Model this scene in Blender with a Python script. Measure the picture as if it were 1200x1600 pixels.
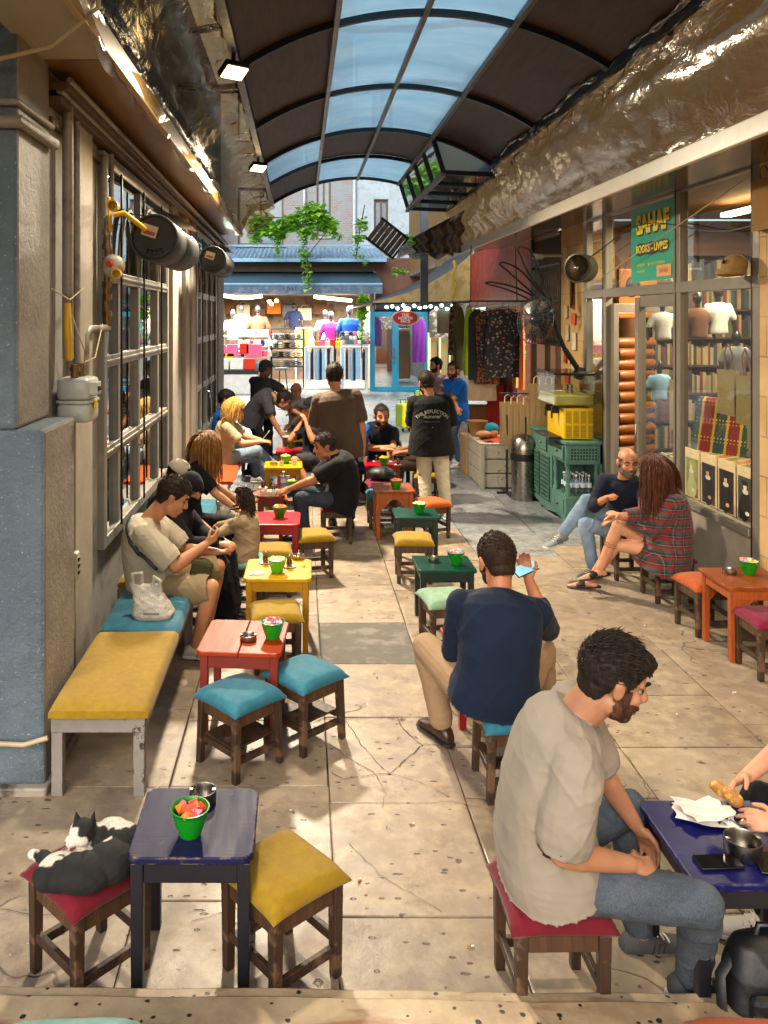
import bpy, bmesh, math, random
import numpy as np
from math import sin, cos, pi, radians as rad, sqrt
from mathutils import Vector as V, Matrix, Quaternion
random.seed(7); RNG = np.random.default_rng(7)
S = bpy.context.scene
for o in list(bpy.data.objects): bpy.data.objects.remove(o)
# ---------------------------------------------------------------- camera, sky, sun, exposure
cam = bpy.data.objects.new('camera', bpy.data.cameras.new('camera')); S.collection.objects.link(cam); S.camera = cam
cam.location = (0, 0, 2.4); cam.rotation_euler = (rad(90), 0, 0)
cam.data.sensor_fit = 'HORIZONTAL'; cam.data.sensor_width = 36; cam.data.lens = 1300/1200*36
cam.data.shift_x = 130/1200; cam.data.shift_y = -305/1200
cam.data.clip_start = .05; cam.data.clip_end = 400
W = bpy.data.worlds.new('World'); S.world = W; W.use_nodes = True
wn = W.node_tree; sky = wn.nodes.new('ShaderNodeTexSky'); sky.sky_type = 'NISHITA'; sky.sun_disc = False
SUN_EL, SUN_ROT = rad(32), rad(200)
sky.sun_elevation = SUN_EL; sky.sun_rotation = SUN_ROT; sky.air_density = 1.0; sky.dust_density = 3.0; sky.ozone_density = 1.0
bg = wn.nodes['Background']; bg.inputs['Strength'].default_value = 0.15
wn.links.new(sky.outputs[0], bg.inputs['Color'])
sun = bpy.data.objects.new('sun', bpy.data.lights.new('sun', 'SUN')); S.collection.objects.link(sun)
sun.data.energy = 0.6; sun.data.angle = rad(30); sun.data.color = (1, .96, .9)
sun.rotation_euler = (rad(90)-SUN_EL, 0, pi-SUN_ROT)
S.view_settings.view_transform = 'Standard'; S.view_settings.look = 'None'
S.view_settings.exposure = 1.05; S.view_settings.gamma = 1
S.render.engine = 'CYCLES'; S.cycles.max_bounces = 7; S.cycles.transparent_max_bounces = 14
S.cycles.diffuse_bounces = 4; S.cycles.glossy_bounces = 3; S.cycles.transmission_bounces = 5
S.cycles.caustics_reflective = False; S.cycles.caustics_refractive = False; S.cycles.sample_clamp_indirect = 5
EYE = 2.4
def U(px, py, Y): return V(((px-470)*Y/1300, Y, EYE-(py-495)*Y/1300))      # a point of the place seen at a photo pixel, Y metres away
def G(px, py, z=0.0):
    Y = 1300*(EYE-z)/(py-495); return V(((px-470)*Y/1300, Y, z))
# ---------------------------------------------------------------- object helpers
COL = S.collection
def tag(o, label=None, cat=None, group=None, kind=None):
    if label: o['label'] = label
    if cat: o['category'] = cat
    if group: o['group'] = group
    if kind: o['kind'] = kind
    return o
def thing(name, label, cat, loc=(0,0,0), rz=0, group=None):
    o = bpy.data.objects.new(name, None); COL.objects.link(o); o.empty_display_size = .1
    o.location = loc; o.rotation_euler = (0,0,rz); return tag(o, label, cat, group)
def wloc(o):
    p = V((0,0,0))
    while o is not None: p += o.location; o = o.parent
    return p
class MB:
    def __init__(s): s.v=[]; s.f=[]; s.m=[]; s.s=[]
    def add(s, vs, fs, mi=0, sm=False):
        b=len(s.v); s.v += [tuple(p) for p in vs]
        for f in fs: s.f.append(tuple(i+b for i in f)); s.m.append(mi); s.s.append(sm)
        return s
    def box(s, c, d, rz=0, mi=0, M=None):
        x,y,z=[k/2 for k in d]; c=V(c)
        R = M if M is not None else Matrix.Rotation(rz,3,'Z')
        vs=[c+R@V((a*x,b*y,e*z)) for a in(-1,1) for b in(-1,1) for e in(-1,1)]
        return s.add(vs,[(0,1,3,2),(4,6,7,5),(0,4,5,1),(2,3,7,6),(0,2,6,4),(1,5,7,3)],mi)
    def span(s, a, b, mi=0):   # axis box from corner a to b
        a=V(a);b=V(b); return s.box((a+b)/2,[abs(b[i]-a[i]) for i in range(3)],mi=mi)
    def beam(s, a, b, w, h, mi=0, up=(0,0,1)):
        a=V(a);b=V(b);y=(b-a); L=y.length; y.normalize(); x=y.cross(V(up))
        if x.length<1e-4: x=V((1,0,0))
        x.normalize(); z=x.cross(y); R=Matrix((x,y,z)).transposed()
        return s.box((a+b)/2,(w,L,h),M=R,mi=mi)
    def taper(s, a, b, w0, w1, mi=0, rz=0):
        a=V(a);b=V(b); R=Matrix.Rotation(rz,3,'Z')
        q=[(-1,-1),(1,-1),(1,1),(-1,1)]
        vs=[a+R@V((x*w0/2,y*w0/2,0)) for x,y in q]+[b+R@V((x*w1/2,y*w1/2,0)) for x,y in q]
        return s.add(vs,[(3,2,1,0),(4,5,6,7)]+[(i,(i+1)%4,4+(i+1)%4,4+i) for i in range(4)],mi)
    def tube(s, pts, r, n=8, mi=0, cap=True, closed=False, ell=None):
        pts=[V(p) for p in pts]; N=len(pts)
        if not hasattr(r,'__len__'): r=[r]*N
        t0=(pts[1]-pts[0]).normalized(); ref=V((0,0,1)) if abs(t0.z)<.9 else V((1,0,0))
        u=t0.cross(ref).normalized(); rings=[]
        for i in range(N):
            if closed: t=(pts[(i+1)%N]-pts[i-1])
            else: t=pts[min(i+1,N-1)]-pts[max(i-1,0)]
            if t.length<1e-9: t=t0
            t.normalize(); u=(u-t*u.dot(t))
            if u.length<1e-6: u=t.cross(V((0,1,.1)))
            u.normalize(); w=t.cross(u)
            e=1 if ell is None else ell
            rings.append([pts[i]+u*(cos(2*pi*k/n)*r[i])+w*(sin(2*pi*k/n)*r[i]*e) for k in range(n)])
        vs=[p for R in rings for p in R]; fs=[]
        for i in range(N if closed else N-1):
            j=(i+1)%N
            fs += [(i*n+k, i*n+(k+1)%n, j*n+(k+1)%n, j*n+k) for k in range(n)]
        s.add(vs,fs,mi,True)
        if cap and not closed:
            s.add(rings[0],[tuple(range(n))[::-1]],mi); s.add(rings[-1],[tuple(range(n))],mi)
        return s
    def lathe(s, prof, n=24, o=(0,0,0), mi=0, M=None):
        o=V(o); vs=[]
        for r,z in prof:
            for k in range(n):
                p=V((r*cos(2*pi*k/n),r*sin(2*pi*k/n),z)); vs.append(o+(M@p if M else p))
        fs=[]
        for i in range(len(prof)-1): fs += [(i*n+k,i*n+(k+1)%n,(i+1)*n+(k+1)%n,(i+1)*n+k) for k in range(n)]
        return s.add(vs,fs,mi,True)
    def ell(s, c, r, M=None, nu=14, nv=10, mi=0):
        c=V(c); vs=[]; fs=[]
        for i in range(nv+1):
            th=pi*i/nv
            for k in range(nu):
                p=V((r[0]*sin(th)*cos(2*pi*k/nu), r[1]*sin(th)*sin(2*pi*k/nu), r[2]*cos(th))); vs.append(c+(M@p if M else p))
        for i in range(nv): fs += [(i*nu+k,(i+1)*nu+k,(i+1)*nu+(k+1)%nu,i*nu+(k+1)%nu) for k in range(nu)]
        return s.add(vs,fs,mi,True)
    def cap(s, a, b, ra, rb, n=12, mi=0):     # tapered capsule
        a=V(a);b=V(b);d=b-a;L=d.length
        if L<1e-5: return s.ell(a,(ra,)*3,mi=mi)
        d/=L; pts=[];rr=[]
        for th in (.08,.5,1.0): pts.append(a-d*ra*cos(th)); rr.append(ra*sin(th))
        pts.append(a);rr.append(ra)
        for q in (.33,.67): pts.append(a+d*L*q); rr.append(ra+(rb-ra)*q)
        pts.append(b);rr.append(rb)
        for th in (1.0,.5,.08): pts.append(b+d*rb*cos(th)); rr.append(rb*sin(th))
        return s.tube(pts,rr,n,mi)
    def grid(s, fn, nu, nv, mi=0, sm=True):
        vs=[fn(i/nu,j/nv) for j in range(nv+1) for i in range(nu+1)]
        fs=[(j*(nu+1)+i,j*(nu+1)+i+1,(j+1)*(nu+1)+i+1,(j+1)*(nu+1)+i) for j in range(nv) for i in range(nu)]
        return s.add(vs,fs,mi,sm)
    def quad(s,a,b,c,d,mi=0): return s.add([a,b,c,d],[(0,1,2,3)],mi)
    def prism(s, pts, z0, z1, mi=0):
        n=len(pts); vs=[(x,y,z0) for x,y in pts]+[(x,y,z1) for x,y in pts]
        return s.add(vs,[tuple(range(n))[::-1],tuple(range(n,2*n))]+[(i,(i+1)%n,n+(i+1)%n,n+i) for i in range(n)],mi)
    def mesh(s, name):
        me=bpy.data.meshes.new(name); me.from_pydata(s.v,[],s.f)
        me.polygons.foreach_set('material_index',s.m); me.polygons.foreach_set('use_smooth',s.s); me.update()
        if any(s.s): me.set_sharp_from_angle(angle=rad(48))
        return me
def put(name, me, mats, parent=None, world=False, bevel=0, **kw):
    if not isinstance(mats,(list,tuple)): mats=[mats]
    for m in mats: me.materials.append(m)
    o=bpy.data.objects.new(name,me); COL.objects.link(o)
    if parent is not None:
        o.parent=parent
        if world: me.transform(Matrix.Translation(-wloc(parent)))
    if bevel:
        b=o.modifiers.new('bevel','BEVEL'); b.width=bevel; b.segments=2; b.limit_method='ANGLE'; b.angle_limit=rad(40)
    return tag(o,**kw) if kw else o
def obj(name, mb, mats, parent=None, world=False, bevel=0, **kw): return put(name, mb.mesh(name), mats, parent, world, bevel, **kw)
def single(name, mb, mats, label, cat, group=None, bevel=0, origin=None):
    o=obj(name, mb, mats, bevel=bevel); 
    if origin is not None:
        o.data.transform(Matrix.Translation(-V(origin))); o.location=origin
    return tag(o,label,cat,group)
def struct(name, mb, mats, bevel=0): return obj(name, mb, mats, bevel=bevel, kind='structure')
def dup(o, parent=None):
    c=o.copy(); COL.objects.link(c); c.parent=parent
    for ch in list(o.children): dup(ch,c)
    return c
def dupthing(o, loc, rz, label, mats=None, group=None):
    c=dup(o); c.location=loc; c.rotation_euler=(0,0,rz); c['label']=label
    if group: c['group']=group
    if mats:
        for ch in c.children:
            k=ch.name.split('.')[0]
            if k in mats:
                ch.data=ch.data.copy(); ch.data.materials[0]=mats[k]
    return c
# ---------------------------------------------------------------- numpy noise
def _h(ix,iy,iz,s):
    n=(ix*374761393+iy*668265263+iz*2147483647+s*1274126177)&0xffffffff
    n=((n^(n>>13))*1274126177)&0xffffffff; return ((n^(n>>16))&0xffff)/65535.0
def vnoise(P, f=(1,1,1), s=0):
    P=P*np.array(f)+np.array([13.7,7.1,3.3])*(s+1); i=np.floor(P).astype(np.int64); t=P-i; t=t*t*(3-2*t); r=0
    for a in(0,1):
        for b in(0,1):
            for c in(0,1):
                w=(t[:,0] if a else 1-t[:,0])*(t[:,1] if b else 1-t[:,1])*(t[:,2] if c else 1-t[:,2])
                r=r+w*_h(i[:,0]+a,i[:,1]+b,i[:,2]+c,s)
    return r
def mverts(me):
    a=np.empty(len(me.vertices)*3); me.vertices.foreach_get('co',a); return a.reshape(-1,3)
def mnorms(me):
    a=np.empty(len(me.vertices)*3,dtype=np.float32); me.vertex_normals.foreach_get('vector',a); return a.reshape(-1,3).astype(float)
def setv(me,a): me.vertices.foreach_set('co',a.ravel()); me.update()
def remesh(mb, vox, it=3, fac=.6):
    me=mb.mesh('tmp'); o=bpy.data.objects.new('tmp',me); COL.objects.link(o)
    r=o.modifiers.new('r','REMESH'); r.mode='VOXEL'; r.voxel_size=vox
    if it: q=o.modifiers.new('s','SMOOTH'); q.factor=fac; q.iterations=it
    dg=bpy.context.evaluated_depsgraph_get(); n=bpy.data.meshes.new_from_object(o.evaluated_get(dg))
    bpy.data.objects.remove(o); bpy.data.meshes.remove(me)
    n.polygons.foreach_set('use_smooth',[True]*len(n.polygons)); return n
def delfaces(me, keep):   # keep: fn(centers Nx3, normals Nx3)->bool mask
    n=len(me.polygons); c=np.empty(n*3); me.polygons.foreach_get('center',c); c=c.reshape(-1,3)
    q=np.empty(n*3); me.polygons.foreach_get('normal',q); k=keep(c,q.reshape(-1,3))
    bm=bmesh.new(); bm.from_mesh(me); bm.faces.ensure_lookup_table()
    bmesh.ops.delete(bm, geom=[bm.faces[i] for i in np.nonzero(~k)[0]], context='FACES'); bm.to_mesh(me); bm.free(); return me
# ---------------------------------------------------------------- materials
def C(h): 
    r=[int(h[i:i+2],16)/255 for i in (0,2,4)]
    return tuple((x/12.92 if x<=.04045 else ((x+.055)/1.055)**2.4) for x in r)+(1,)
class NT:
    def __init__(s,name):
        s.m=bpy.data.materials.new(name); s.m.use_nodes=True; s.t=s.m.node_tree; s.b=s.t.nodes['Principled BSDF']
        s.out=s.t.nodes['Material Output']; s._tc=None
    def n(s,t,inp=None,**p):
        k=s.t.nodes.new('ShaderNode'+t)
        for a,b in p.items(): setattr(k,a,b)
        for a,b in (inp or {}).items(): s.set(k.inputs[a],b)
        return k
    def set(s,sock,b):
        if isinstance(b,bpy.types.NodeSocket): s.t.links.new(b,sock)
        elif isinstance(b,bpy.types.Node): s.t.links.new(b.outputs[0],sock)
        else: sock.default_value=b
    def P(s,**k):
        for a,b in k.items(): s.set(s.b.inputs[a.replace('_',' ')],b)
    def co(s,scale=(1,1,1),rot=(0,0,0),loc=(0,0,0),kind='Object'):
        if not s._tc: s._tc=s.n('TexCoord')
        return s.n('Mapping',{0:s._tc.outputs[kind],'Scale':scale,'Rotation':rot,'Location':loc}).outputs[0]
    def noise(s,scale=5,detail=3,co=None,rough=.55,dist=0):
        return s.n('TexNoise',{'Vector':co if co is not None else s.co(),'Scale':scale,'Detail':detail,'Roughness':rough,'Distortion':dist}).outputs[0]
    def vor(s,scale=5,co=None,feat='F1',out=0,rnd=1):
        return s.n('TexVoronoi',{'Vector':co if co is not None else s.co(),'Scale':scale,'Randomness':rnd},feature=feat).outputs[out]
    def ramp(s,f,st):
        r=s.n('ValToRGB',{0:f}); e=r.color_ramp.elements
        while len(e)<len(st): e.new(.5)
        for i,(p,c) in enumerate(st): e[i].position=p; e[i].color=c if hasattr(c,'__len__') else (c,c,c,1)
        return r.outputs[0]
    def mix(s,f,a,b,bt='MIX'):
        k=s.n('Mix',{},data_type='RGBA',blend_type=bt); s.set(k.inputs[0],f); s.set(k.inputs[6],a); s.set(k.inputs[7],b); return k.outputs[2]
    def math(s,op,a,b=0,c=0): return s.n('Math',{0:a,1:b,2:c},operation=op).outputs[0]
    def bump(s,h,st=.3,d=.01,prev=None):
        k=s.n('Bump',{'Height':h,'Strength':st,'Distance':d})
        if prev is not None: s.set(k.inputs['Normal'],prev)
        return k.outputs[0]
    def sep(s,v): return s.n('SeparateXYZ',{0:v}).outputs
MC={}
def M(name,c,rough=.6,metal=0,var=.15,vs=6,bump=.15,bs=80,bd=.004,c2=None,t2=(.5,.62),s2=5,spec=.5,sheen=0,coat=0,stretch=(1,1,1),**kw):
    if name in MC: return MC[name]
    k=NT(name)
    if isinstance(c,str): c=C(c)
    co=k.co(stretch); nz=k.noise(vs,4,co)
    col=k.mix(k.ramp(nz,[(.25,0),(.75,1)]), tuple(x*(1-var) for x in c[:3])+(1,), tuple(min(1,x*(1+var)) for x in c[:3])+(1,))
    if c2:
        if isinstance(c2,str): c2=C(c2)
        col=k.mix(k.ramp(k.noise(s2,5,co,.6),[(t2[0],0),(t2[1],1)]),col,c2)
    k.P(Base_Color=col,Roughness=rough,Metallic=metal); k.b.inputs['Specular IOR Level'].default_value=spec
    if rough>.15: k.P(Roughness=k.n('MapRange',{0:k.noise(vs*2.3,3,co),3:max(.05,rough-.12),4:min(1,rough+.12)}).outputs[0])
    if sheen: k.P(Sheen_Weight=sheen,Sheen_Roughness=.4)
    if coat: k.P(Coat_Weight=coat,Coat_Roughness=.15)
    if bump: k.P(Normal=k.bump(k.noise(bs,4,co,.6),bump,bd))
    for a,b in kw.items(): k.P(**{a:b})
    MC[name]=k.m; return k.m
def emis(name,c,st):
    if name in MC: return MC[name]
    k=NT(name); c=C(c) if isinstance(c,str) else c
    k.P(Base_Color=c,Emission_Color=c,Emission_Strength=st); MC[name]=k.m; return k.m
def wood(name,c1,c2,rough=.5,scale=1,axis=2,wear=None):
    if name in MC: return MC[name]
    k=NT(name); sc=[14*scale]*3; sc[axis]=1.3*scale; co=k.co(tuple(sc))
    g=k.noise(2.2,6,co,.65,.6); col=k.ramp(g,[(.3,C(c1)),(.7,C(c2))])
    if wear: col=k.mix(k.ramp(k.noise(9,5,k.co()),[(.56,0),(.62,1)]),col,C(wear))
    k.P(Base_Color=col,Roughness=k.ramp(g,[(.3,rough+.15),(.7,rough-.05)]),Normal=k.bump(g,.35,.004)); MC[name]=k.m; return k.m
def paint(name,c,chip,rough=.35,amt=.66,coat=.15):
    if name in MC: return MC[name]
    k=NT(name); c=C(c); n1=k.noise(6,6,None,.65); n2=k.noise(40,4); st=k.noise(2.5,5,k.co((9,1,9)),.6)
    col=k.mix(k.ramp(n1,[(.3,0),(.8,1)]),tuple(x*.8 for x in c[:3])+(1,),tuple(min(1,x*1.25) for x in c[:3])+(1,))
    col=k.mix(k.math('MULTIPLY',k.ramp(n1,[(amt,0),(amt+.03,1)]),k.ramp(n2,[(.42,0),(.5,1)])),col,C(chip))
    bv=k.n('Bevel',{'Radius':.007},samples=4); gn=k.n('NewGeometry'); ed=k.n('MapRange',{0:k.n('VectorMath',{0:bv.outputs[0],1:gn.outputs['Normal']},operation='DOT_PRODUCT').outputs['Value'],1:.995,2:.93,3:0,4:1}).outputs[0]
    wear=k.math('MULTIPLY',ed,k.ramp(k.noise(22,5,None,.7),[(.5,0),(.58,1)])); col=k.mix(wear,col,C(chip)); sc_=k.vor(3,k.co((1,22,1),(0,0,.5)),'DISTANCE_TO_EDGE',0); col=k.mix(k.math('MULTIPLY',k.n('MapRange',{0:sc_,1:.0,2:.02,3:.35,4:0}).outputs[0],k.ramp(k.noise(7,3),[(.5,0),(.6,1)])),col,C(chip))
    k.P(Base_Color=col,Roughness=k.n('MapRange',{0:st,3:rough-.08,4:rough+.22}).outputs[0],Coat_Weight=coat*.4,Coat_Roughness=.25,
        Normal=k.bump(st,.12,.003,k.bump(n2,.12,.002))); k.b.inputs['Specular IOR Level'].default_value=.22; MC[name]=k.m; return k.m
def velvet(name,c,worn=None):
    if name in MC: return MC[name]
    k=NT(name); c=C(c); w=C(worn) if worn else tuple(min(1,x*1.35+.02) for x in c[:3])+(1,)
    n1=k.noise(5,5,None,.6,.8); n2=k.noise(260,2)
    n3=k.noise(28,4,None,.65)
    col=k.mix(k.ramp(n1,[(.35,0),(.72,.75)]),c,w); col=k.mix(k.ramp(n3,[(.4,.3),(.62,0)]),col,tuple(x*.6 for x in c[:3])+(1,)); col=k.mix(k.ramp(k.noise(2.6,5,k.co((1,1,1),(0,0,0),(3,1,0)),.7,.5),[(.5,0),(.68,.5)]),col,tuple(x*.55+.01 for x in c[:3])+(1,))
    k.P(Base_Color=col,Roughness=.85,Sheen_Weight=.12,Sheen_Roughness=.45,Normal=k.bump(n2,.25,.002,k.bump(n1,.4,.01,k.bump(n3,.25,.004)))); k.b.inputs['Specular IOR Level'].default_value=.25
    MC[name]=k.m; return k.m
def cloth(name,c,var=.12,rough=.85,weave=420,fold=.35,c2=None):
    if name in MC: return MC[name]
    k=NT(name); c=C(c); n1=k.noise(4,4,None,.55,.5); wv=k.noise(weave,2); fl=k.n('TexNoise',{'Vector':k.co((1,1,.7),(.4,.3,.2)),'Scale':4.2,'Detail':2.2,'Roughness':.4,'Distortion':.9},noise_type='RIDGED_MULTIFRACTAL').outputs[0]
    col=k.mix(k.ramp(n1,[(.3,0),(.75,1)]),tuple(x*(1-var) for x in c[:3])+(1,),tuple(min(1,x*(1+var)) for x in c[:3])+(1,))
    if c2: col=k.mix(k.ramp(k.noise(c2[1],3),[(.5,0),(.56,1)]),col,C(c2[0]))
    k.P(Base_Color=col,Roughness=rough,Sheen_Weight=.03,Normal=k.bump(wv,.2,.0015,k.bump(fl,fold*.9,.022))); k.b.inputs['Specular IOR Level'].default_value=.2
    MC[name]=k.m; return k.m
def denim(name,c,hi):
    if name in MC: return MC[name]
    k=NT(name); n1=k.noise(3.5,5,None,.65,.4); wv=k.noise(300,2,k.co((1,1,.35))); fl=k.noise(14,4,k.co((1,1,1)),.6,1.5)
    col=k.ramp(n1,[(.3,C(c)),(.7,C(hi))]); col=k.mix(k.ramp(wv,[(.4,0),(.7,.06)]),col,C('c3cbd2'))
    k.P(Base_Color=col,Roughness=.85,Normal=k.bump(wv,.1,.001,k.bump(fl,.45,.015))); k.b.inputs['Specular IOR Level'].default_value=.2
    MC[name]=k.m; return k.m
def skin(name,c):
    if name in MC: return MC[name]
    k=NT(name); c=C(c); n=k.noise(14,5,None,.6); n2=k.noise(220,3)
    col=k.mix(k.ramp(n,[(.3,0),(.75,1)]),(c[0]*.86,c[1]*.78,c[2]*.76,1),(min(1,c[0]*1.08),c[1]*1.02,c[2],1))
    k.P(Base_Color=col,Roughness=.5,Subsurface_Weight=.12,Subsurface_Radius=(.012,.005,.003),Normal=k.bump(n2,.15,.001)); k.b.inputs['Specular IOR Level'].default_value=.35
    MC[name]=k.m; return k.m
def hairm(name,c,hi):
    if name in MC: return MC[name]
    k=NT(name); g=k.noise(60,4,k.co((1,1,.18)),.7); k.P(Base_Color=k.ramp(g,[(.3,C(c)),(.7,C(hi))]),Roughness=.62,Normal=k.bump(g,.8,.004)); k.b.inputs['Specular IOR Level'].default_value=.16
    MC[name]=k.m; return k.m
def glass(name,tint='dfe8e6',gl=.12,rough=.02):
    if name in MC: return MC[name]
    k=NT(name); tr=k.n('BsdfTransparent',{0:C(tint)}); g=k.n('BsdfGlossy',{'Roughness':rough,0:(1,1,1,1)})
    lw=k.n('LayerWeight',{0:.5}); f=k.math('ADD',k.math('MULTIPLY',k.math('POWER',lw.outputs[1],4),.7),.03+gl*.45)
    mx=k.n('MixShader',{0:f,1:tr,2:g}); k.t.links.new(mx.outputs[0],k.out.inputs[0]); MC[name]=k.m; return k.m
# ---------------------------------------------------------------- lamps the photograph shows (each builder carries its own light)
def floodlight(loc, energy, aim, label, size=.30):
    t=thing('floodlight',label,'floodlight',loc,0,'floodlights along the roof edge')
    d=(V(aim)-V(loc)).normalized(); x=d.cross(V((0,0,1))).normalized(); z=x.cross(d); R=Matrix((x,d,z)).transposed()
    obj('housing',MB().box((0,0,0),(.2,.05,.15),M=R),mat_dark,t,bevel=.008)
    obj('lens',MB().box(d*.03,(.17,.008,.12),M=R),emis('lamp glow','ffdc96',14),t)
    obj('bracket',MB().beam((0,0,.05),(0,0,.22),.03,.01),mat_dark,t)
    l=bpy.data.objects.new('light',bpy.data.lights.new('light','AREA')); COL.objects.link(l); l.parent=t
    l.data.shape='RECTANGLE'; l.data.size=size; l.data.size_y=size; l.data.energy=energy; l.data.color=(1,.84,.62); l.data.spread=rad(135)
    l.location=d*.045; l.rotation_euler=d.to_track_quat('-Z','Y').to_euler(); return t
mat_dark=M('dark metal',C('1a1a1c'),.45,.4,bump=.05)
floodlight((-.50,6.2,4.24),58,(.8,4.4,0),'glowing floodlight on the near left edge of the roof, the larger of the two seen')
floodlight((-.53,10.3,4.26),230,(.4,8.6,0),'smaller glowing floodlight at the far left end of the roof edge')
floodlight((2.62,2.2,4.2),24,(.3,3.6,0),'floodlight on the right roof edge above the viewer, glinting in the plastic')
# ---------------------------------------------------------------- ground
def floor_mat(name, base, dark, wet=0):
    k=NT(name); at=k.n('Attribute',attribute_name='tone').outputs[2]
    gm=k.n('NewGeometry').outputs['Position']; mp=lambda sc,loc=(0,0,0):k.n('Mapping',{0:gm,'Scale':sc,'Location':loc}).outputs[0]
    n1=k.noise(1.7,6,gm,.6,.6); n2=k.noise(9,6,gm,.65); n3=k.noise(120,3,gm)
    col=k.mix(k.ramp(at,[(0,0),(1,1)]),C(base),C(dark)); col=k.mix(k.ramp(n1,[(.35,0),(.7,.55)]),col,C('9c8a70' if not wet else '6f7073'))
    col=k.mix(k.ramp(n2,[(.45,0),(.75,.45)]),col,C('bfae90' if not wet else 'b0b4b4'))
    st=k.ramp(k.noise(4.2,6,mp((1,1,1),(7,3,0)),.7),[(.55,0),(.66,.55)]); col=k.mix(st,col,C('5a4632'))
    # short slanted chisel pits in rows
    w=mp((15,28,1)); w=k.n('VectorMath',{0:w,1:k.n('Combine'+'XYZ',{0:k.math('MULTIPLY',k.noise(3,2,gm),3)}).outputs[0]},operation='ADD').outputs[0]
    vd=k.vor(1,w,'F1',0,.75); vc=k.vor(1,w,'F1',1,.75)
    sel=k.math('GREATER_THAN',k.sep(vc)[0],.60)
    zone=k.ramp(k.noise(.9,2,mp((1,1,1),(2,9,0))),[(.38,0),(.5,1)])
    pr=k.n('MapRange',{0:k.math('ADD',vd,k.math('MULTIPLY',k.math('SUBTRACT',k.noise(40,2,gm),.5),.22)),1:.15,2:.24,3:1,4:0}).outputs[0]
    pit=k.math('MULTIPLY',k.math('MULTIPLY',pr,sel),zone)
    # irregular larger chips
    cd=k.vor(5,gm,'F1',0); chip=k.math('MULTIPLY',k.n('MapRange',{0:k.math('ADD',cd,k.math('MULTIPLY',k.math('SUBTRACT',k.noise(25,3,gm),.5),.3)),1:.05,2:.11,3:1,4:0}).outputs[0],k.ramp(k.noise(2.2,2,mp((1,1,1),(5,5,0))),[(.5,0),(.56,1)]))
    pit=k.math('MAXIMUM',pit,chip)
    ce=k.vor(.8,k.n('VectorMath',{0:mp((1,1,1),(1.3,.4,0)),1:k.n('VectorMath',{0:k.n('TexNoise',{0:gm,'Scale':4.}).outputs[1],'Scale':.35},operation='SCALE').outputs[0]},operation='ADD').outputs[0],'DISTANCE_TO_EDGE',0)
    crack=k.math('MULTIPLY',k.n('MapRange',{0:ce,1:.002,2:.006,3:1,4:0}).outputs[0],k.ramp(k.noise(.8,2,mp((1,1,1),(3,1,0))),[(.56,0),(.6,.8)]))
    hole=k.math('MAXIMUM',pit,crack)
    col=k.mix(k.math('MULTIPLY',hole,.78),col,C('2e2218'))
    ro=k.ramp(k.noise(3,5,gm,.6),[(.3,.22 if wet else .3),(.7,.55 if wet else .62)])
    h=k.math('SUBTRACT',k.math('MULTIPLY',n2,.3),hole)
    k.P(Base_Color=col,Roughness=ro,Normal=k.bump(h,.8,.006,k.bump(n3,.12,.002,k.bump(n1,.4,.02)))); k.b.inputs['Specular IOR Level'].default_value=.5
    return k.m
fl_mats=[floor_mat('travertine slabs','86776a','695c4e'), M('mortar joint',C('4a4036'),.95,bump=.6,bs=120), M('dark cement patch',C('5b5650'),.8,bump=.8,bs=90,bd=.008,c2='77716a'), floor_mat('grey street slabs','76787a','5f6468',1)]
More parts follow.
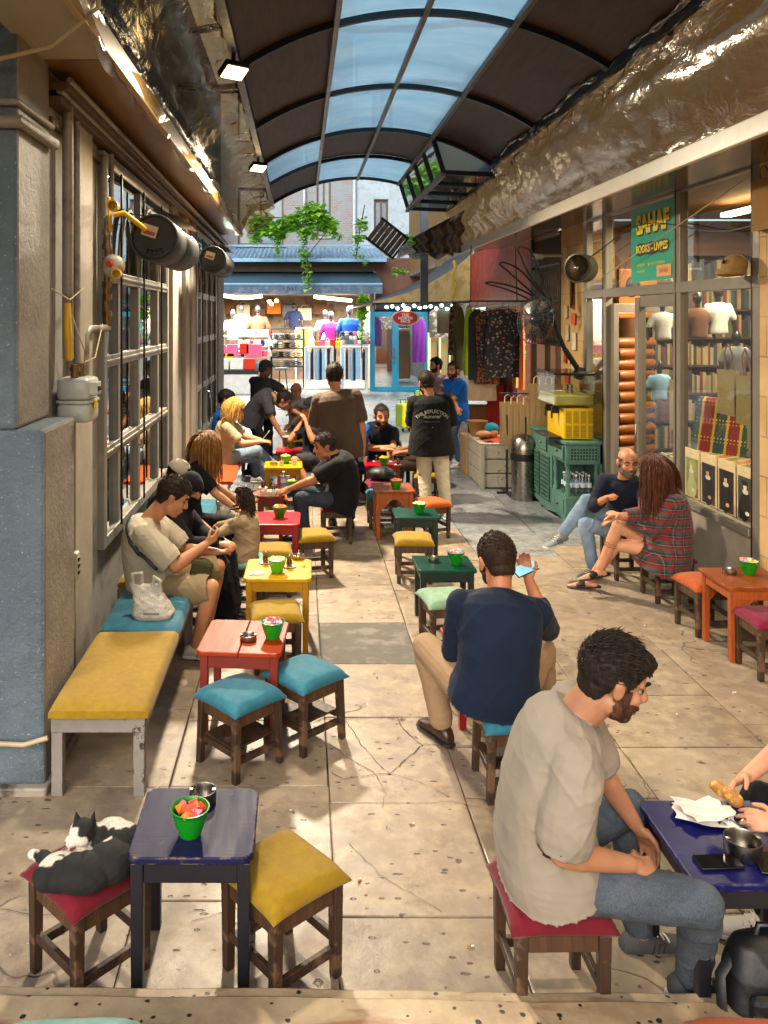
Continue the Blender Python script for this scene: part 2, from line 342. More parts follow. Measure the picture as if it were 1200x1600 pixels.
def floor():
    mb=MB(); tone=[]
    rnd=random.Random(3)
    def slab(x0,x1,y0,y1,mi,z=0,t=None,warp=True):
        g=.0035; 
        j=lambda:rnd.uniform(-.004,.004) if warp else 0
        p=[(x0+g+j(),y0+g+j()),(x1-g+j(),y0+g+j()),(x1-g+j(),y1-g+j()),(x0+g+j(),y1-g+j())]; b=.006
        cx,cy=(x0+x1)/2,(y0+y1)/2; q=[(cx+(x-cx)*(1-b/abs(x1-x0)*2),cy+(y-cy)*(1-b/abs(y1-y0)*2)) for x,y in p]
        dz=[z+rnd.uniform(-.0015,.0015) for _ in range(4)]
        vs=[(x,y,z-.012) for x,y in p]+[(x,y,dz[i]-.002) for i,(x,y) in enumerate(p)]+[(x,y,dz[i]) for i,(x,y) in enumerate(q)]
        mb.add(vs,[(8,9,10,11)]+[(4+i,4+(i+1)%4,8+(i+1)%4,8+i) for i in range(4)]+[(i,(i+1)%4,4+(i+1)%4,4+i) for i in range(4)],mi)
        tone.extend([rnd.random() if t is None else t]*9)
    cols=[(-3.2,-1.5),(-1.5,-.67),(-.67,.142),(.142,.82),(.82,1.78),(1.78,2.6),(2.6,3.5),(3.5,4.3),(4.3,5.2)]
    cuts={1:[1.6,2.6,4.25,5.1,6.2],2:[1.5,2.55,3.42,4.25,4.95,5.9,6.7],3:[1.4,2.4,3.33,4.11,4.99,5.75,6.53,7.45,8.4],4:[1.2,2.3,3.35,4.15,4.64,5.5,6.5,7.3],5:[1.6,2.7,3.9,4.64,5.28,6.25,7.1],6:[1.5,2.6,3.6,4.9,6.0,7.2]}
    for i,(x0,x1) in enumerate(cols):
        ys=[.3]+cuts.get(i,[1.5,3.]) 
        while ys[-1]<13.5: ys.append(ys[-1]+rnd.uniform(.65,1.25))
        for a,b in zip(ys,ys[1:]):
            patch=(i==3 and abs(a-5.75)<.01)
            far=a>8.3+ (0 if x0>.5 else 2.8)
            slab(x0,x1,a,b,2 if patch else (3 if far else 0),0,None)
    # far street: smaller grey setts in courses
    y=ys_end=13.2
    y=14.6
    while y<30:
        h=rnd.uniform(.5,.75); x=-9
        while x<14:
            w=rnd.uniform(.5,1.3); slab(x,x+w,y,y+h,3,.002 if y<15.5 else 0); x+=w
        y+=h
    mb.add([(-60,-20,-.02),(60,-20,-.02),(60,90,-.02),(-60,90,-.02)],[(0,1,2,3)],1); tone.append(0)
    o=struct('floor',mb,fl_mats)
    a=o.data.attributes.new('tone','FLOAT','FACE'); a.data.foreach_set('value',tone[:len(o.data.polygons)])
floor()
def crack(pl,w,seed):
    r=random.Random(seed); mb=MB(); P=[G(*p) for p in pl]; Q=[]
    for a,b in zip(P,P[1:]):
        n=max(3,int((b-a).length/.03))
        for i in range(n): Q.append(a.lerp(b,i/n)+V((r.gauss(0,.0035),r.gauss(0,.0035),0)))
    Q.append(P[-1]); L=[];R_=[]
    for i,q in enumerate(Q):
        t_=(Q[min(i+1,len(Q)-1)]-Q[max(i-1,0)]).normalized(); s_=V((-t_.y,t_.x,0))*w*.65*r.uniform(.4,1.3); L.append((q.x+s_.x,q.y+s_.y,.0032)); R_.append((q.x-s_.x,q.y-s_.y,.0032))
    n=len(Q); mb.add(L+R_,[(i,n+i,n+i+1,i+1) for i in range(n-1)]); return mb
mb=MB()
for pl,w in (([(520,1124),(620,1122),(632,1140),(639,1149),(660,1164),(609,1209)],.0035),([(540,1126),(566,1165),(597,1201),(609,1209)],.0025),([(513,1161),(551,1189),(588,1210),(609,1209)],.003),([(515,1207),(536,1218),(588,1210)],.0025),([(588,1210),(601,1240),(598,1262)],.0018),([(609,1209),(655,1222),(700,1245)],.0015),([(660,1164),(738,1166)],.003),([(545,1320),(600,1372),(690,1425)],.0015),([(860,1030),(905,1012),(935,990)],.0015),([(300,1440),(380,1418),(515,1412)],.002),([(700,860),(742,905),(760,930)],.002),([(760,800),(800,812),(842,800),(880,815)],.003),([(720,830),(765,842),(800,838),(850,860)],.003),([(980,1180),(1015,1240),(1008,1260)],.002),([(0,1420),(60,1432),(110,1428)],.0025)):
    c_=crack(pl,w,int(pl[0][0])); mb.add(c_.v,c_.f)
struct('floor_cracks',mb,M('crack dirt',C('2b231b'),.95,bump=0))
# stone ledge and step in the foreground
k=NT('speckled ledge stone'); gm=k.n('NewGeometry').outputs['Position']
v=k.vor(26,gm,'F1',0); vc=k.vor(26,gm,'F1',1); nn=k.noise(30,3,gm)
fl=k.math('MULTIPLY',k.n('MapRange',{0:k.math('ADD',v,k.math('MULTIPLY',nn,.6)),1:.46,2:.52,3:1,4:0}).outputs[0],k.math('GREATER_THAN',k.sep(vc)[0],.48))
n1=k.noise(5,5,gm,.65); col=k.mix(k.ramp(n1,[(.35,0),(.65,1)]),C('c0ad8c'),C('98836a'))
col=k.mix(k.ramp(k.noise(3,4,k.n('Mapping',{0:gm,'Scale':(1,4,4)}).outputs[0]),[(.55,0),(.65,.7)]),col,C('7d4a22'))
col=k.mix(fl,col,C('2b241d')); k.P(Base_Color=col,Roughness=.5,Normal=k.bump(k.math('SUBTRACT',n1,fl),.6,.004)); m_ledge=k.m
def ledge(x0,x1,yb0,yb1,y0,z0,z1):
    mb=MB(); N=40
    for i in range(N):
        a,b=i/N,(i+1)/N; xa,xb=x0+(x1-x0)*a,x0+(x1-x0)*b; ya,yb=yb0+(yb1-yb0)*a,yb0+(yb1-yb0)*b
        w=lambda t:.004*sin(t*37)+.003*sin(t*91)
        ya+=w(a);yb+=w(b); r=.012
        vs=[(xa,y0,z1),(xb,y0,z1),(xb,yb-r,z1),(xa,ya-r,z1),(xb,yb-r*.3,z1-r*.3),(xa,ya-r*.3,z1-r*.3),(xb,yb,z1-r),(xa,ya,z1-r),(xb,yb,z0),(xa,ya,z0)]
        mb.add(vs,[(0,1,2,3),(3,2,4,5),(5,4,6,7),(7,6,8,9)],0,True)
    return mb
struct('step',ledge(-3.2,5.2,2.85,2.73,-1,-.01,.14),m_ledge)
struct('upper_step',ledge(-3.2,5.2,2.79,2.665,-1,.13,.162),m_ledge)
# ---------------------------------------------------------------- left side of the passage
def stucco(name,c,c2,big=.9):
    k=NT(name); n1=k.noise(3,5); n2=k.noise(26,5,None,.65,.8); n3=k.noise(11,4,None,.6)
    col=k.mix(k.ramp(n1,[(.35,0),(.7,1)]),C(c),C(c2)); col=k.mix(k.ramp(k.noise(60,2),[(.66,0),(.7,.5)]),col,C('b7bcc0'))
    col=k.mix(k.ramp(k.noise(1.1,6,k.co((1,1,2),(0,0,0),(2,5,1)),.7,.4),[(.5,0),(.7,.45)]),col,C('3a3834')); k.P(Base_Color=col,Roughness=.62,Normal=k.bump(n2,big,.012,k.bump(n3,.35,.02))); return k.m
m_blue=stucco('daylight tinted blue grey stucco','45545f','56646e'); m_beige=stucco('beige stucco paint','78716a','8a8378',.6)  # blue grey of the front is part paint, part cool daylight put into the colour
m_plaster=M('cream plaster',C('908e88'),.75,var=.1,bump=.25,bs=30,c2='7b776e',bd=.006)
t=thing('pillar','thick stucco pillar at the left edge, blue grey front and beige side','pillar',(-2.0,4.45,0))
def pil(x1,y1,z0,z1):
    mb=MB(); N=1
    mb.span((-2.75,4.2,z0),(x1,y1,z1)); mb.m=[0]*6
    mb.m[2]=0; # -y face front
    for i,f in enumerate(mb.f):
        c=sum((V(mb.v[j]) for j in f),V())/4
        mb.m[i]=1 if abs(c.x-x1)<.01 else 0
    return mb
obj('shaft',pil(-1.43,4.74,1.83,4.6),[m_blue,m_beige],t,True,bevel=.02)
obj('base',pil(-1.293,4.76,.03,1.83),[m_blue,m_beige],t,True,bevel=.02)
obj('band',MB().tube([(-2.75,4.17,3.38),(-1.405,4.17,3.38),(-1.405,4.74,3.38)],.035,8).tube([(-2.75,4.18,3.48),(-1.42,4.18,3.48),(-1.42,4.74,3.48)],.02,8),m_beige,t,True)
obj('plinth',MB().span((-2.75,4.16,-.01),(-1.27,4.8,.04)),M('worn skirting stone',C('8d8578'),.6,c2='3d3830',bump=.5,bs=40),t,True,bevel=.01)
m_frame=M('grey window metal',C('8b877d'),.42,.15,var=.12,bump=.12,bs=60,c2='a09a8c',t2=(.55,.7)); m_glass=glass('window glass','8fa0a6',.8)
m_barsb=M('black bars',C('101012'),.4,.5,bump=0)
# wall pieces around two windows
mb=MB(); X0=-1.46
W1=(5.98,8.9); W2=(11.3,14.0)
for y0,y1,z0,z1 in [(4.76,W1[0],0,3.86),(W1[1],W2[0],0,3.86),(W2[1],15.2,0,3.86),(W1[0],W1[1],0,.72),(W1[0],W1[1],3.62,3.86),(W2[0],W2[1],0,.72),(W2[0],W2[1],3.62,3.86)]:
    mb.span((X0-.3,y0,z0),(X0,y1,z1))
t=thing('left_wall','cream plastered wall with two tall barred windows behind the benches','wall',(X0,10,0))
obj('plaster',mb,m_plaster,t,True)
mb=MB()
for y0,y1 in ((5.2,5.62),(9.15,9.55),(10.2,10.5),(10.75,11.15),(14.2,15.2)): mb.span((X0,y0,0),(X0+.055,y1,3.8))
obj('pilaster',mb,M('warm plaster strip',C('989082'),.7,bump=.25,bs=30,bd=.006),t,True,bevel=.008)
obj('skirting',MB().span((X0,5.0,0),(X0+.03,15.2,.12)),M('dark skirting',C('3f3a34'),.6),t,True)
mb=MB()
for z in (3.70,3.62,3.5): mb.span((X0,4.76,z),(X0+.04+(z-3.5)*.45,15.2,z+.05))
obj('cornice',mb,M('brown cornice',C('54412c'),.55,bump=.1),t,True,bevel=.006)
def barred(y0,y1,label,muls,rails=(.78,1.4,2.07,2.7)):
    t=thing('barred_window',label,'window',(X0,(y0+y1)/2,.72),0,'windows of the left wall')
    x=X0+.02; mb=MB()
    mb.span((x-.06,y0,.72),(x+.03,y0+.09,3.6)).span((x-.06,y1-.09,.72),(x+.03,y1,3.6)).span((x-.06,y0+.09,3.5),(x+.03,y1-.09,3.6)).span((x-.06,y0+.09,.72),(x+.03,y1-.09,.8))
    for z in rails[1:]: mb.span((x-.05,y0+.09,z-.045),(x+.022,y1-.09,z+.045)); mb.span((x+.02,y0+.09,z-.012),(x+.034,y1-.09,z+.012))
    obj('frame',mb,m_frame,t,True,bevel=.006)
    mb=MB()
    for y in muls: mb.span((x-.045,y-.04,.8),(x+.018,y+.04,2.655))
    obj('mullion',mb,m_frame,t,True,bevel=.006)
    mb=MB(); n=10
    for a,b in zip([y0+.09]+muls,muls+[y1-.09]):
        if b-a<.5: continue
        c=(a+b)/2; r=(b-a)/2-.05
        mb.tube([(x+.01,c-r*cos(pi*i/n),2.75+min(.72,r*1.5)*sin(pi*i/n)) for i in range(n+1)],.022,6)
    mb.span((x-.03,(y0+y1)/2-.02,2.745),(x+.01,(y0+y1)/2+.02,3.5))
    obj('arch_bars',mb,m_frame,t,True)
    mb=MB()
    for i in range(3): y=y0+.45+i*(y1-y0-.7)/2.4; mb.tube([(x+.055,y,.8),(x+.055,y,3.5)],.009,6)
    obj('security_bars',mb,m_barsb,t,True)
    cells=[y0+.09]+muls+[y1-.09]; zz=list(rails)+[3.5]
    for a,b in zip(cells,cells[1:]):
        for c,d in zip(zz,zz[1:]): obj('pane',MB().quad((x-.02,a,c),(x-.02,b,c),(x-.02,b,d),(x-.02,a,d)),m_glass,t,True)
    obj('handle',MB().tube([(x+.02,muls[1]-.06,1.28),(x+.07,muls[1]-.06,1.28),(x+.07,muls[1]-.06,1.15)],.012,6),M('bright steel',C('b8b8b8'),.25,1,bump=0),t,True)
barred(*W1,'tall grey metal window nearest the pillar, beside the gas pipes',[6.52,7.33,8.3])
barred(*W2,'tall grey metal window further along the left wall, past the heaters',[11.9,12.6,13.3])
# dim room behind the left windows
struct('left_room',MB().span((-4.6,5.0,-.02),(-4.5,15.2,3.8)).span((-4.5,5,3.7),(X0-.31,15.2,3.8)).span((-4.5,4.95,0),(X0-.31,5.05,3.7)).span((-4.5,15.1,0),(X0-.31,15.2,3.7)),M('dim room wall',C('4d4438'),.9))
single('upper_left_wall',MB().span((X0-.3,.5,3.9),(X0,15.2,6.5)),M('dark brown upper wall',C('33271b'),.85,bump=.3,bs=20),'dark brown wall above the left soffit, behind the plastic','wall')
struct('left_ceiling',MB().span((-4,.5,3.87),(X0-.31,4.19,3.95)),M('dark ceiling',C('2a2c2c'),.8))
# soffit and fascia on the left
k=NT('varnished soffit board'); g=k.noise(2,6,k.co((3,.35,3)),.6,.4); k.P(Base_Color=k.ramp(g,[(.3,C('6e4d27')),(.75,C('93703f'))]),Roughness=.42,Coat_Weight=.2,Normal=k.bump(g,.15,.004)); m_soffit=k.m
t=thing('left_canopy','brown soffit board with a cream front edge running under the plastic on the left','canopy',(-1.2,8,3.83))
obj('soffit',MB().span((X0,4.64,3.83),(-1.06,14.6,3.86)),m_soffit,t,True)
obj('soffit_sheet',MB().span((X0,.5,3.83),(-1.06,4.62,3.86)),M('pale soffit sheet',C('a59c84'),.5,var=.08,bump=.08),t,True)
obj('fascia',MB().span((-1.06,.5,3.80),(-1.02,14.6,3.94)),M('cream fascia',C('a58f63'),.45,bump=.08,var=.1),t,True,bevel=.005)
# ---------------------------------------------------------------- right side of the passage
k=NT('travertine wall blocks'); gm=k.co(); br=k.n('TexBrick',{'Vector':k.n('Mapping',{0:gm,'Rotation':(0,pi/2,pi/2)}).outputs[0],'Color1':C('b18e5c'),'Color2':C('a5824f'),'Mortar':C('6f5532'),'Scale':1.0,'Mortar Size':.006,'Brick Width':.62,'Row Height':.3,'Bias':.1})
n1=k.noise(4,6,gm,.65); n2=k.noise(70,4,gm); col=k.mix(k.ramp(n1,[(.35,0),(.7,.6)]),br.outputs[0],C('c4a672'))
k.P(Base_Color=col,Roughness=.75,Normal=k.bump(n2,.35,.004,k.bump(br.outputs[1],-.6,.006,k.bump(n1,.3,.01)))); m_stone=k.m
X1=3.5
def wallthing(name,label,cat,spans,m): 
    mb=MB()
    for a,b in spans: mb.span(a,b)
    return single(name,mb,m,label,cat,bevel=.01)
wallthing('stone_wall','honey coloured stone block wall at the right edge, beside the bookshop window','wall',[((X1-.03,-1,0),(X1+.35,6.3,3.9))],m_stone)
wallthing('stone_pier','narrow honey coloured stone pier between bookshop and iron grille','pier',[((X1-.03,10.2,0),(X1+.35,11.1,3.9))],m_stone)
wallthing('upper_wall','brown wall above the shopfronts, behind the clear plastic','wall',[((X1-.02,-1,3.9),(X1+.35,16.9,6.6))],M('brown upper wall',C('7d6236'),.7,bump=.3,bs=20))
t=thing('right_canopy','white edged canopy with mirror like soffit above the shopfronts','canopy',(3.1,7,3.5))
obj('soffit',MB().span((2.79,.3,3.56),(X1,14.3,3.6)),M('glossy brown soffit',C('6b5a45'),.18,.35,bump=.05),t,True)
obj('fascia',MB().span((2.75,.3,3.49),(2.79,14.3,3.62)),M('white fascia paint',C('cfc7b4'),.35,bump=.05,var=.06),t,True,bevel=.006)
# ---------------------------------------------------------------- roof
RXC,RHW,REZ,RRI=1.0,1.5,4.4,.45; RR=(RHW**2+RRI**2)/(2*RRI)
def rz_(x): return REZ+RRI-RR+sqrt(max(0,RR*RR-(x-RXC)**2))
ARCH=[.25,2.4,4.55,6.7,8.84,10.9,12.7,14.7]
m_rail=M('aluminium rail',C('6a6660'),.45,.6,bump=.05); m_arch=M('dark arch rib',C('0f1420'),.45,.4,bump=.05)
k=NT('brown roof sheet'); g=k.noise(3,5,k.co((6,1,6))); lr=k.n('TexWave',{0:k.co(),'Scale':26.},bands_direction='Y'); k.P(Base_Color=k.ramp(g,[(.3,C('2a1a12')),(.75,C('48321f'))]),Roughness=.6,Normal=k.bump(lr.outputs[1],.15,.002)); m_tarp=k.m
k=NT('translucent roof sheet'); g=k.noise(1.3,5,k.co((1,2.2,1)),.6); lr=k.n('TexWave',{0:k.co(),'Scale':34.},bands_direction='X')
c1=k.ramp(g,[(.3,C('c4dce6')),(.75,C('f0f8fa'))]); tl=k.n('BsdfTranslucent',{0:c1}); tp=k.n('BsdfTransparent',{0:C('b4d2dc')}); mx=k.n('MixShader',{0:.62,1:tl,2:tp}); gl=k.n('BsdfGlossy',{'Roughness':.25,'Normal':k.bump(lr.outputs[1],.2,.002)}); m2=k.n('MixShader',{0:.06,1:mx,2:gl})
k.t.links.new(m2.outputs[0],k.out.inputs[0]); m_poly=k.m
roof=thing('arched_roof','long arched roof of brown sheets with a blue translucent strip down its middle','roof',(RXC,8,REZ))
xs=[RXC-RHW,.285,1.0,1.715,RXC+RHW]
def sheet(a,b,y0,y1,m,dz=0):
    n=8; mb=MB()
    mb.grid(lambda u,v:(a+(b-a)*u,y0+(y1-y0)*v,rz_(a+(b-a)*u)+dz),n,1); mb.grid(lambda u,v:(a+(b-a)*u,y0+(y1-y0)*v,rz_(a+(b-a)*u)+dz+.012),n,1)
    obj('roof_panel',mb,m,roof,True)
for i,(a,b) in enumerate(zip(ARCH,ARCH[1:])):
    for j in range(4):
        if i==5: m=[m_poly,m_tarp,m_tarp,None][j]
        elif i==6: m=[m_tarp,m_poly,m_poly,None][j]
        else: m=m_poly if j in(1,2) else m_tarp
        if m: sheet(xs[j],xs[j+1],a+.012,b-.012,m,.03)
for y in ARCH:
    p=[(RXC-RHW+2*RHW*i/24,y,rz_(RXC-RHW+2*RHW*i/24)) for i in range(25)]
    mb=MB()
    for a,b in zip(p,p[1:]): mb.beam(a,b,.055,.05)
    obj('rib',mb,m_arch,roof,True)
for x in xs[1:4]: obj('rail',MB().span((x-.022,.25,rz_(x)-.045),(x+.022,14.7,rz_(x)+.0)),m_rail,roof,True,bevel=.004)
for x in (xs[0],xs[4]): obj('edge_rail',MB().span((x-.03,.25,REZ-.05),(x+.03,14.72,REZ+.03)),m_arch,roof,True)
# roof seen through the sheets: cables lying above
for i,(y,zz) in enumerate(((7.7,.2),(9.9,.25),(10.35,.3))):
    single('overhead_cable',MB().tube([(-2+.5*j,y+.1*sin(j*1.3+i),4.9+zz+.04*sin(j*2.1)) for j in range(13)],.035 if i<2 else .02,6),mat_dark,['thick cable seen as a shadow through the nearer blue roof panes','thick cable seen as a shadow through the farther blue roof panes','thin cable seen just behind the thicker one through the farther blue roof panes'][i],'cable','cables above the roof')
t=thing('roof_hatch','open framed glass hatch hanging under the right edge of the roof at its far end','roof hatch',(2.1,12.7,4.3))
A=V((1.74,0,rz_(1.74))); B=V((1.88,0,4.3)); Cc=V((2.56,0,4.27)); mb=MB()
ys=[10.95,11.85,12.75,13.65,14.6]
for y in ys:
    mb.beam(A+V((0,y,0)),B+V((0,y,0)),.05,.06); mb.beam(B+V((0,y,0)),Cc+V((0,y,0)),.05,.06)
    
mb.beam(B+V((0,10.9,0)),B+V((0,14.65,0)),.05,.05); mb.beam(Cc+V((0,10.9,0)),Cc+V((0,14.65,0)),.05,.05); mb.beam(V((2.5,10.95,4.4)),Cc+V((0,10.95,0)),.05,.05)
obj('frame',mb,m_arch,t,True,bevel=.004)
obj('sill_rail',MB().span((1.84,10.9,4.24),(1.9,14.65,4.28)),m_rail,t,True)
m_smoke=glass('smoked hatch glass','5b6570',.18,.08)
for a,b in zip(ys,ys[1:]):
    obj('pane',MB().quad(A+V((0,a,0)),A+V((0,b,0)),B+V((0,b,0)),B+V((0,a,0))),m_glass,t,True)
    obj('pane',MB().quad(B+V((0,a,0)),B+V((0,b,0)),Cc+V((0,b,0)),Cc+V((0,a,0))),m_smoke,t,True)
obj('end_pane',MB().add([A+V((0,10.93,0)),B+V((0,10.93,0)),Cc+V((0,10.93,0)),(2.5,10.93,4.4),(2.1,10.93,rz_(2.1))],[(0,1,2,3,4)]),m_poly,t,True)
# ---------------------------------------------------------------- crumpled clear plastic curtains rolled along both roof edges
def plastic_mat(name,tint,gl):
    k=NT(name); n1=k.noise(2.2,4,k.co((2,1,2)),.6,1.2); n2=k.noise(9,4,k.co((1.6,.8,1.6)),.55,1.5)
    cr=k.n('Attribute',attribute_name='crumple').outputs[2]; nb=k.bump(k.math('MULTIPLY',n2,cr),.25,.03,k.bump(k.math('MULTIPLY',n1,k.math('ADD',cr,.1)),.45,.12)); tr=k.n('BsdfTransparent',{0:C(tint)}); g=k.n('BsdfGlossy',{'Roughness':.16,'Normal':nb,0:(1,.96,.9,1)})
    df=k.n('BsdfDiffuse',{0:C('8a7b62'),'Normal':nb})
    m=k.n('MixShader',{0:gl,1:tr,2:g}); m2=k.n('MixShader',{0:.03,1:m.outputs[0],2:df}); k.t.links.new(m2.outputs[0],k.out.inputs[0]); return k.m
m_plast=plastic_mat('crumpled clear plastic','d2c09a',.19)
m_plast_l=plastic_mat('brownish clear plastic','94805f',.10)
def curtain(name,label,A,B,y0,y1,seed,amp,roll=True):
    A=V(A);B=V(B); nu,nv=34,300; n=(B-A).cross(V((0,1,0))).normalized(); P=[]
    for j in range(nv+1):
        for i in range(nu+1):
            u=i/nu; p=A+(B-A)*u; P.append((p.x,y0+(y1-y0)*j/nv,p.z,u))
    P=np.array(P); q=P[:,:3]; u=P[:,3]
    d=(vnoise(q,(5,2.2,5),seed)-.5)*2*amp+(vnoise(q,(14,5,14),seed+1)-.5)*amp*.8+(1-np.abs(2*vnoise(q,(9,3.5,9),seed+2)-1))**3*amp*.9+(1-np.abs(2*vnoise(q,(26,11,26),seed+3)-1))**3*amp*.35
    env=np.sin(np.pi*np.clip(u,0,1))**.5; big=np.exp(-((u-.12)/.16)**2)*1.5+.5*np.exp(-((u-.95)/.07)**2)+.10+np.clip((q[:,1]-8)/5,0,1)*.32
    off=d*env*big-np.sin(np.pi*u)*.10
    q=q+off[:,None]*np.array(n)[None,:]; q[:,2]+= (vnoise(q,(0,3,0),seed+7)-.5)*.1*(u<.05)
    me=bpy.data.meshes.new(name); fs=[(j*(nu+1)+i,j*(nu+1)+i+1,(j+1)*(nu+1)+i+1,(j+1)*(nu+1)+i) for j in range(nv) for i in range(nu)]
    me.from_pydata(q.tolist(),[],fs); me.polygons.foreach_set('use_smooth',[True]*len(fs))
    at=me.attributes.new('crumple','FLOAT','POINT'); at.data.foreach_set('value',np.clip(big,.08,1).astype(np.float32))
    t=thing(name,label,'plastic sheet',(A.x,(y0+y1)/2,A.z))
    put('sheet',me,m_plast if A.x>0 else m_plast_l,t,True)
    if roll:
        pts=[(A.x+.02*sin(y*3.1),y,A.z+.0+.02*sin(y*5.3)) for y in np.arange(y0,y1,.12)]
        mb=MB().tube(pts,[.03+.014*sin(i*1.7)+.008*sin(i*4.1) for i in range(len(pts))],10)
        obj('rolled_edge',mb,m_plast,t,True)
curtain('plastic_curtain','crumpled clear plastic sheet between the roof and the white canopy edge on the right',(2.48,0,4.42),(2.77,0,3.63),.3,14.2,3,.07)
curtain('plastic_curtain','crumpled clear plastic sheet between the roof and the soffit board on the left',(-.52,0,4.42),(-1.03,0,3.95),.5,14.8,11,.05)
# hanging loose plastic at the left far end
mb=MB(); mb.grid(lambda u,v:(-1.0+.5*u+.05*sin(v*9),14.75+.06*sin(u*14+v*5)+.04*sin(v*23),4.4-.62*v*(1-.55*u)+.0),20,20)
single('plastic_flap',mb,m_plast,'loose flap of clear plastic hanging at the far left end of the roof','plastic sheet',None)
mb=MB(); mb.grid(lambda u,v:(-1.02+.03*sin(v*40)+.02*sin(u*9+v*31),1+13.4*v,3.95-.18*u-.03*sin(v*55)),6,140)
single('plastic_flap',mb,m_plast,'narrow strip of clear plastic drooping below the cream edge on the left','plastic sheet',None)
# ---------------------------------------------------------------- stools, tables, benches and what stands on the tables
m_leg=wood('dark walnut wood','1d120a','402a1a',.5,wear='5c4430'); m_leg2=wood('warm walnut wood','2c1a0f','54371f',.5)
VC={'yellow':velvet('yellow velvet','8a6c0c','967a1a'),'teal':velvet('teal velvet','225e74','357a8a'),'red':velvet('crimson cloth','5c0818','70101f'),'orange':velvet('orange cloth','9c420a','a8500f'),
    'sage':velvet('sage cloth','6f8f76','86a58a'),'palegreen':velvet('pale teal cloth','6f9c96','84aca6'),'crimson':velvet('wine cloth','680a28','7c1434')}
def cushion_mb(w,d,h,pinch=.018,n=22,dome=1.0,seed=0,z0=0):
    r=random.Random(seed); ph=[r.uniform(0,6) for _ in range(6)]; mb=MB()
    def top(u,v):
        a,b=2*u-1,2*v-1; m=max(abs(a),abs(b),1e-6); cut=.80
        k=min(1,m/cut); A,B=a/m*k,b/m*k; c=(abs(A)*abs(B))**4
        sx=1-.04*(1-B*B)*abs(A)**3; sy=1-.04*(1-A*A)*abs(B)**3
        x=A*w/2*sx*(1+pinch*c); y=B*d/2*sy*(1+pinch*c); ed=h*(.62-.26*c)
        if m<=cut:
            e=(1-A**4)*(1-B**4); z=ed+h*.42*(max(0,e)**.55)
            rr=max(0,(k-.9)/.1); x*=1-.012*rr; y*=1-.012*rr; z-=h*.05*rr
            z+=.003*(sin(7*u+ph[0])*sin(6*v+ph[1])+.6*sin(13*u+ph[2]+5*v))*(1-k**4)
        else:
            s=(m-cut)/(1-cut); bul=sin(pi*min(1,s*1.05))*.006; x+=bul*A; y+=bul*B; z=(ed-h*.05)*(1-s)-.004
            if s>.9: x*=.975; y*=.975
        return (x,y,z0+z)
    mb.grid(top,n,n); return mb
STG='low stools with padded seats'
def make_stool(w=.335,h=.335,shelf=False,style=0):
    t=thing('stool','stool','stool',(0,0,0),0,STG)
    a=w/2-.028; lw=.042
    for sx in(-1,1):
        for sy in(-1,1):
            o=.012 if style else .0
            obj('leg',MB().taper((sx*(a+o),sy*(a+o),0),(sx*a,sy*a,h),lw*.82,lw),m_leg,t,bevel=.004)
    mb=MB()
    for s in(-1,1): mb.box((0,s*a,h-.03),(2*a-lw,.022,.06)).box((s*a,0,h-.03),(.022,2*a-lw,.06))
    obj('apron',mb,m_leg2,t,bevel=.003)
    mb=MB()
    for s in(-1,1): mb.box((0,s*a,.10),(2*a-lw+.004,.022,.035)).box((s*a,0,.135),(.022,2*a-lw+.004,.035))
    obj('stretcher',mb,m_leg,t,bevel=.003)
    if shelf: obj('shelf',MB().box((0,0,.158),(2*a+.0,2*a-.03,.012)),m_leg,t,bevel=.002)
    obj('seat_board',MB().box((0,0,h+.006),(w-.02,w-.02,.012)),m_leg,t)
    obj('cushion',cushion_mb(w+.012,w+.012,.062,z0=h+.010),VC['yellow'],t)
    return t
stoolA=make_stool(); stoolB=make_stool(shelf=True,style=1); used={}
def stool(x,y,deg,col,label,kind='A',z=0,sc=1,sid=None,dark=False):
    src=stoolA if kind=='A' else stoolB
    if kind not in used: c=src; used[kind]=1; c.location=(x,y,z); c.rotation_euler=(0,0,rad(deg)); c['label']=label
    else: c=dupthing(src,(x,y,z),rad(deg),label)
    for ch in c.children:
        if ch.name.startswith('cushion'):
            ch.data=cushion_mb(.347,.347,.062,seed=int(abs(x)*50)+int(y*9),z0=.345).mesh('cushion'); ch.data.materials.append(VC[col])
    if sc!=1: c.scale=(sc,sc,1)
    return c
stool(-.775,3.06,46.5,'red','low stool with the crimson seat on which the cat lies curled')
stool(-.07,3.05,40,'yellow','yellow cushioned stool standing at the corner of the worn dark blue table by the step')
stool(-.33,4.49,44,'teal','teal stool in front of the orange table, the nearer of the pair',kind='B')
stool(.02,4.75,43,'teal','teal stool half behind the right corner of the orange table',kind='B')
stool(-.17,5.74,6,'yellow','yellow stool tucked between the orange table and the bright yellow table')
stool(-.25,7.25,4,'yellow','mustard stool behind the yellow table, beside the child in beige')
stool(.11,7.75,14,'yellow','yellow stool at the right of the pinkish red table')
stool(1.03,7.62,-3,'yellow','yellow stool between the two dark green tables')
stool(1.05,6.02,8,'sage','faded sage green stool pushed against the near dark green table')
stool(1.08,4.26,2,'teal','teal stool under the man in the navy shirt',kind='B')
stool(.875,2.93,1,'red','red stool under the man in the off white tee shirt')
stool(3.12,7.1,2,'red','dark wooden stool under the woman in the plaid shirt')
stool(3.0,7.72,5,'teal','teal stool under the bald man by the bookshop door')
stool(3.10,6.38,6,'orange','orange stool behind the brown table at the right edge')
stool(3.17,5.62,0,'crimson','wine red stool in front of the brown table at the right edge')
stool(.38,8.92,2,'red','red stool under the seated man in the black tee shirt',)
stool(1.42,9.1,20,'orange','orange stool between the light brown table and the standing man in cream trousers')
stool(.93,9.55,0,'teal','stool with a teal corner showing behind the light brown table')
stool(.98,10.15,5,'crimson','dark red stool below the red table with the tea glasses, black bag on it')
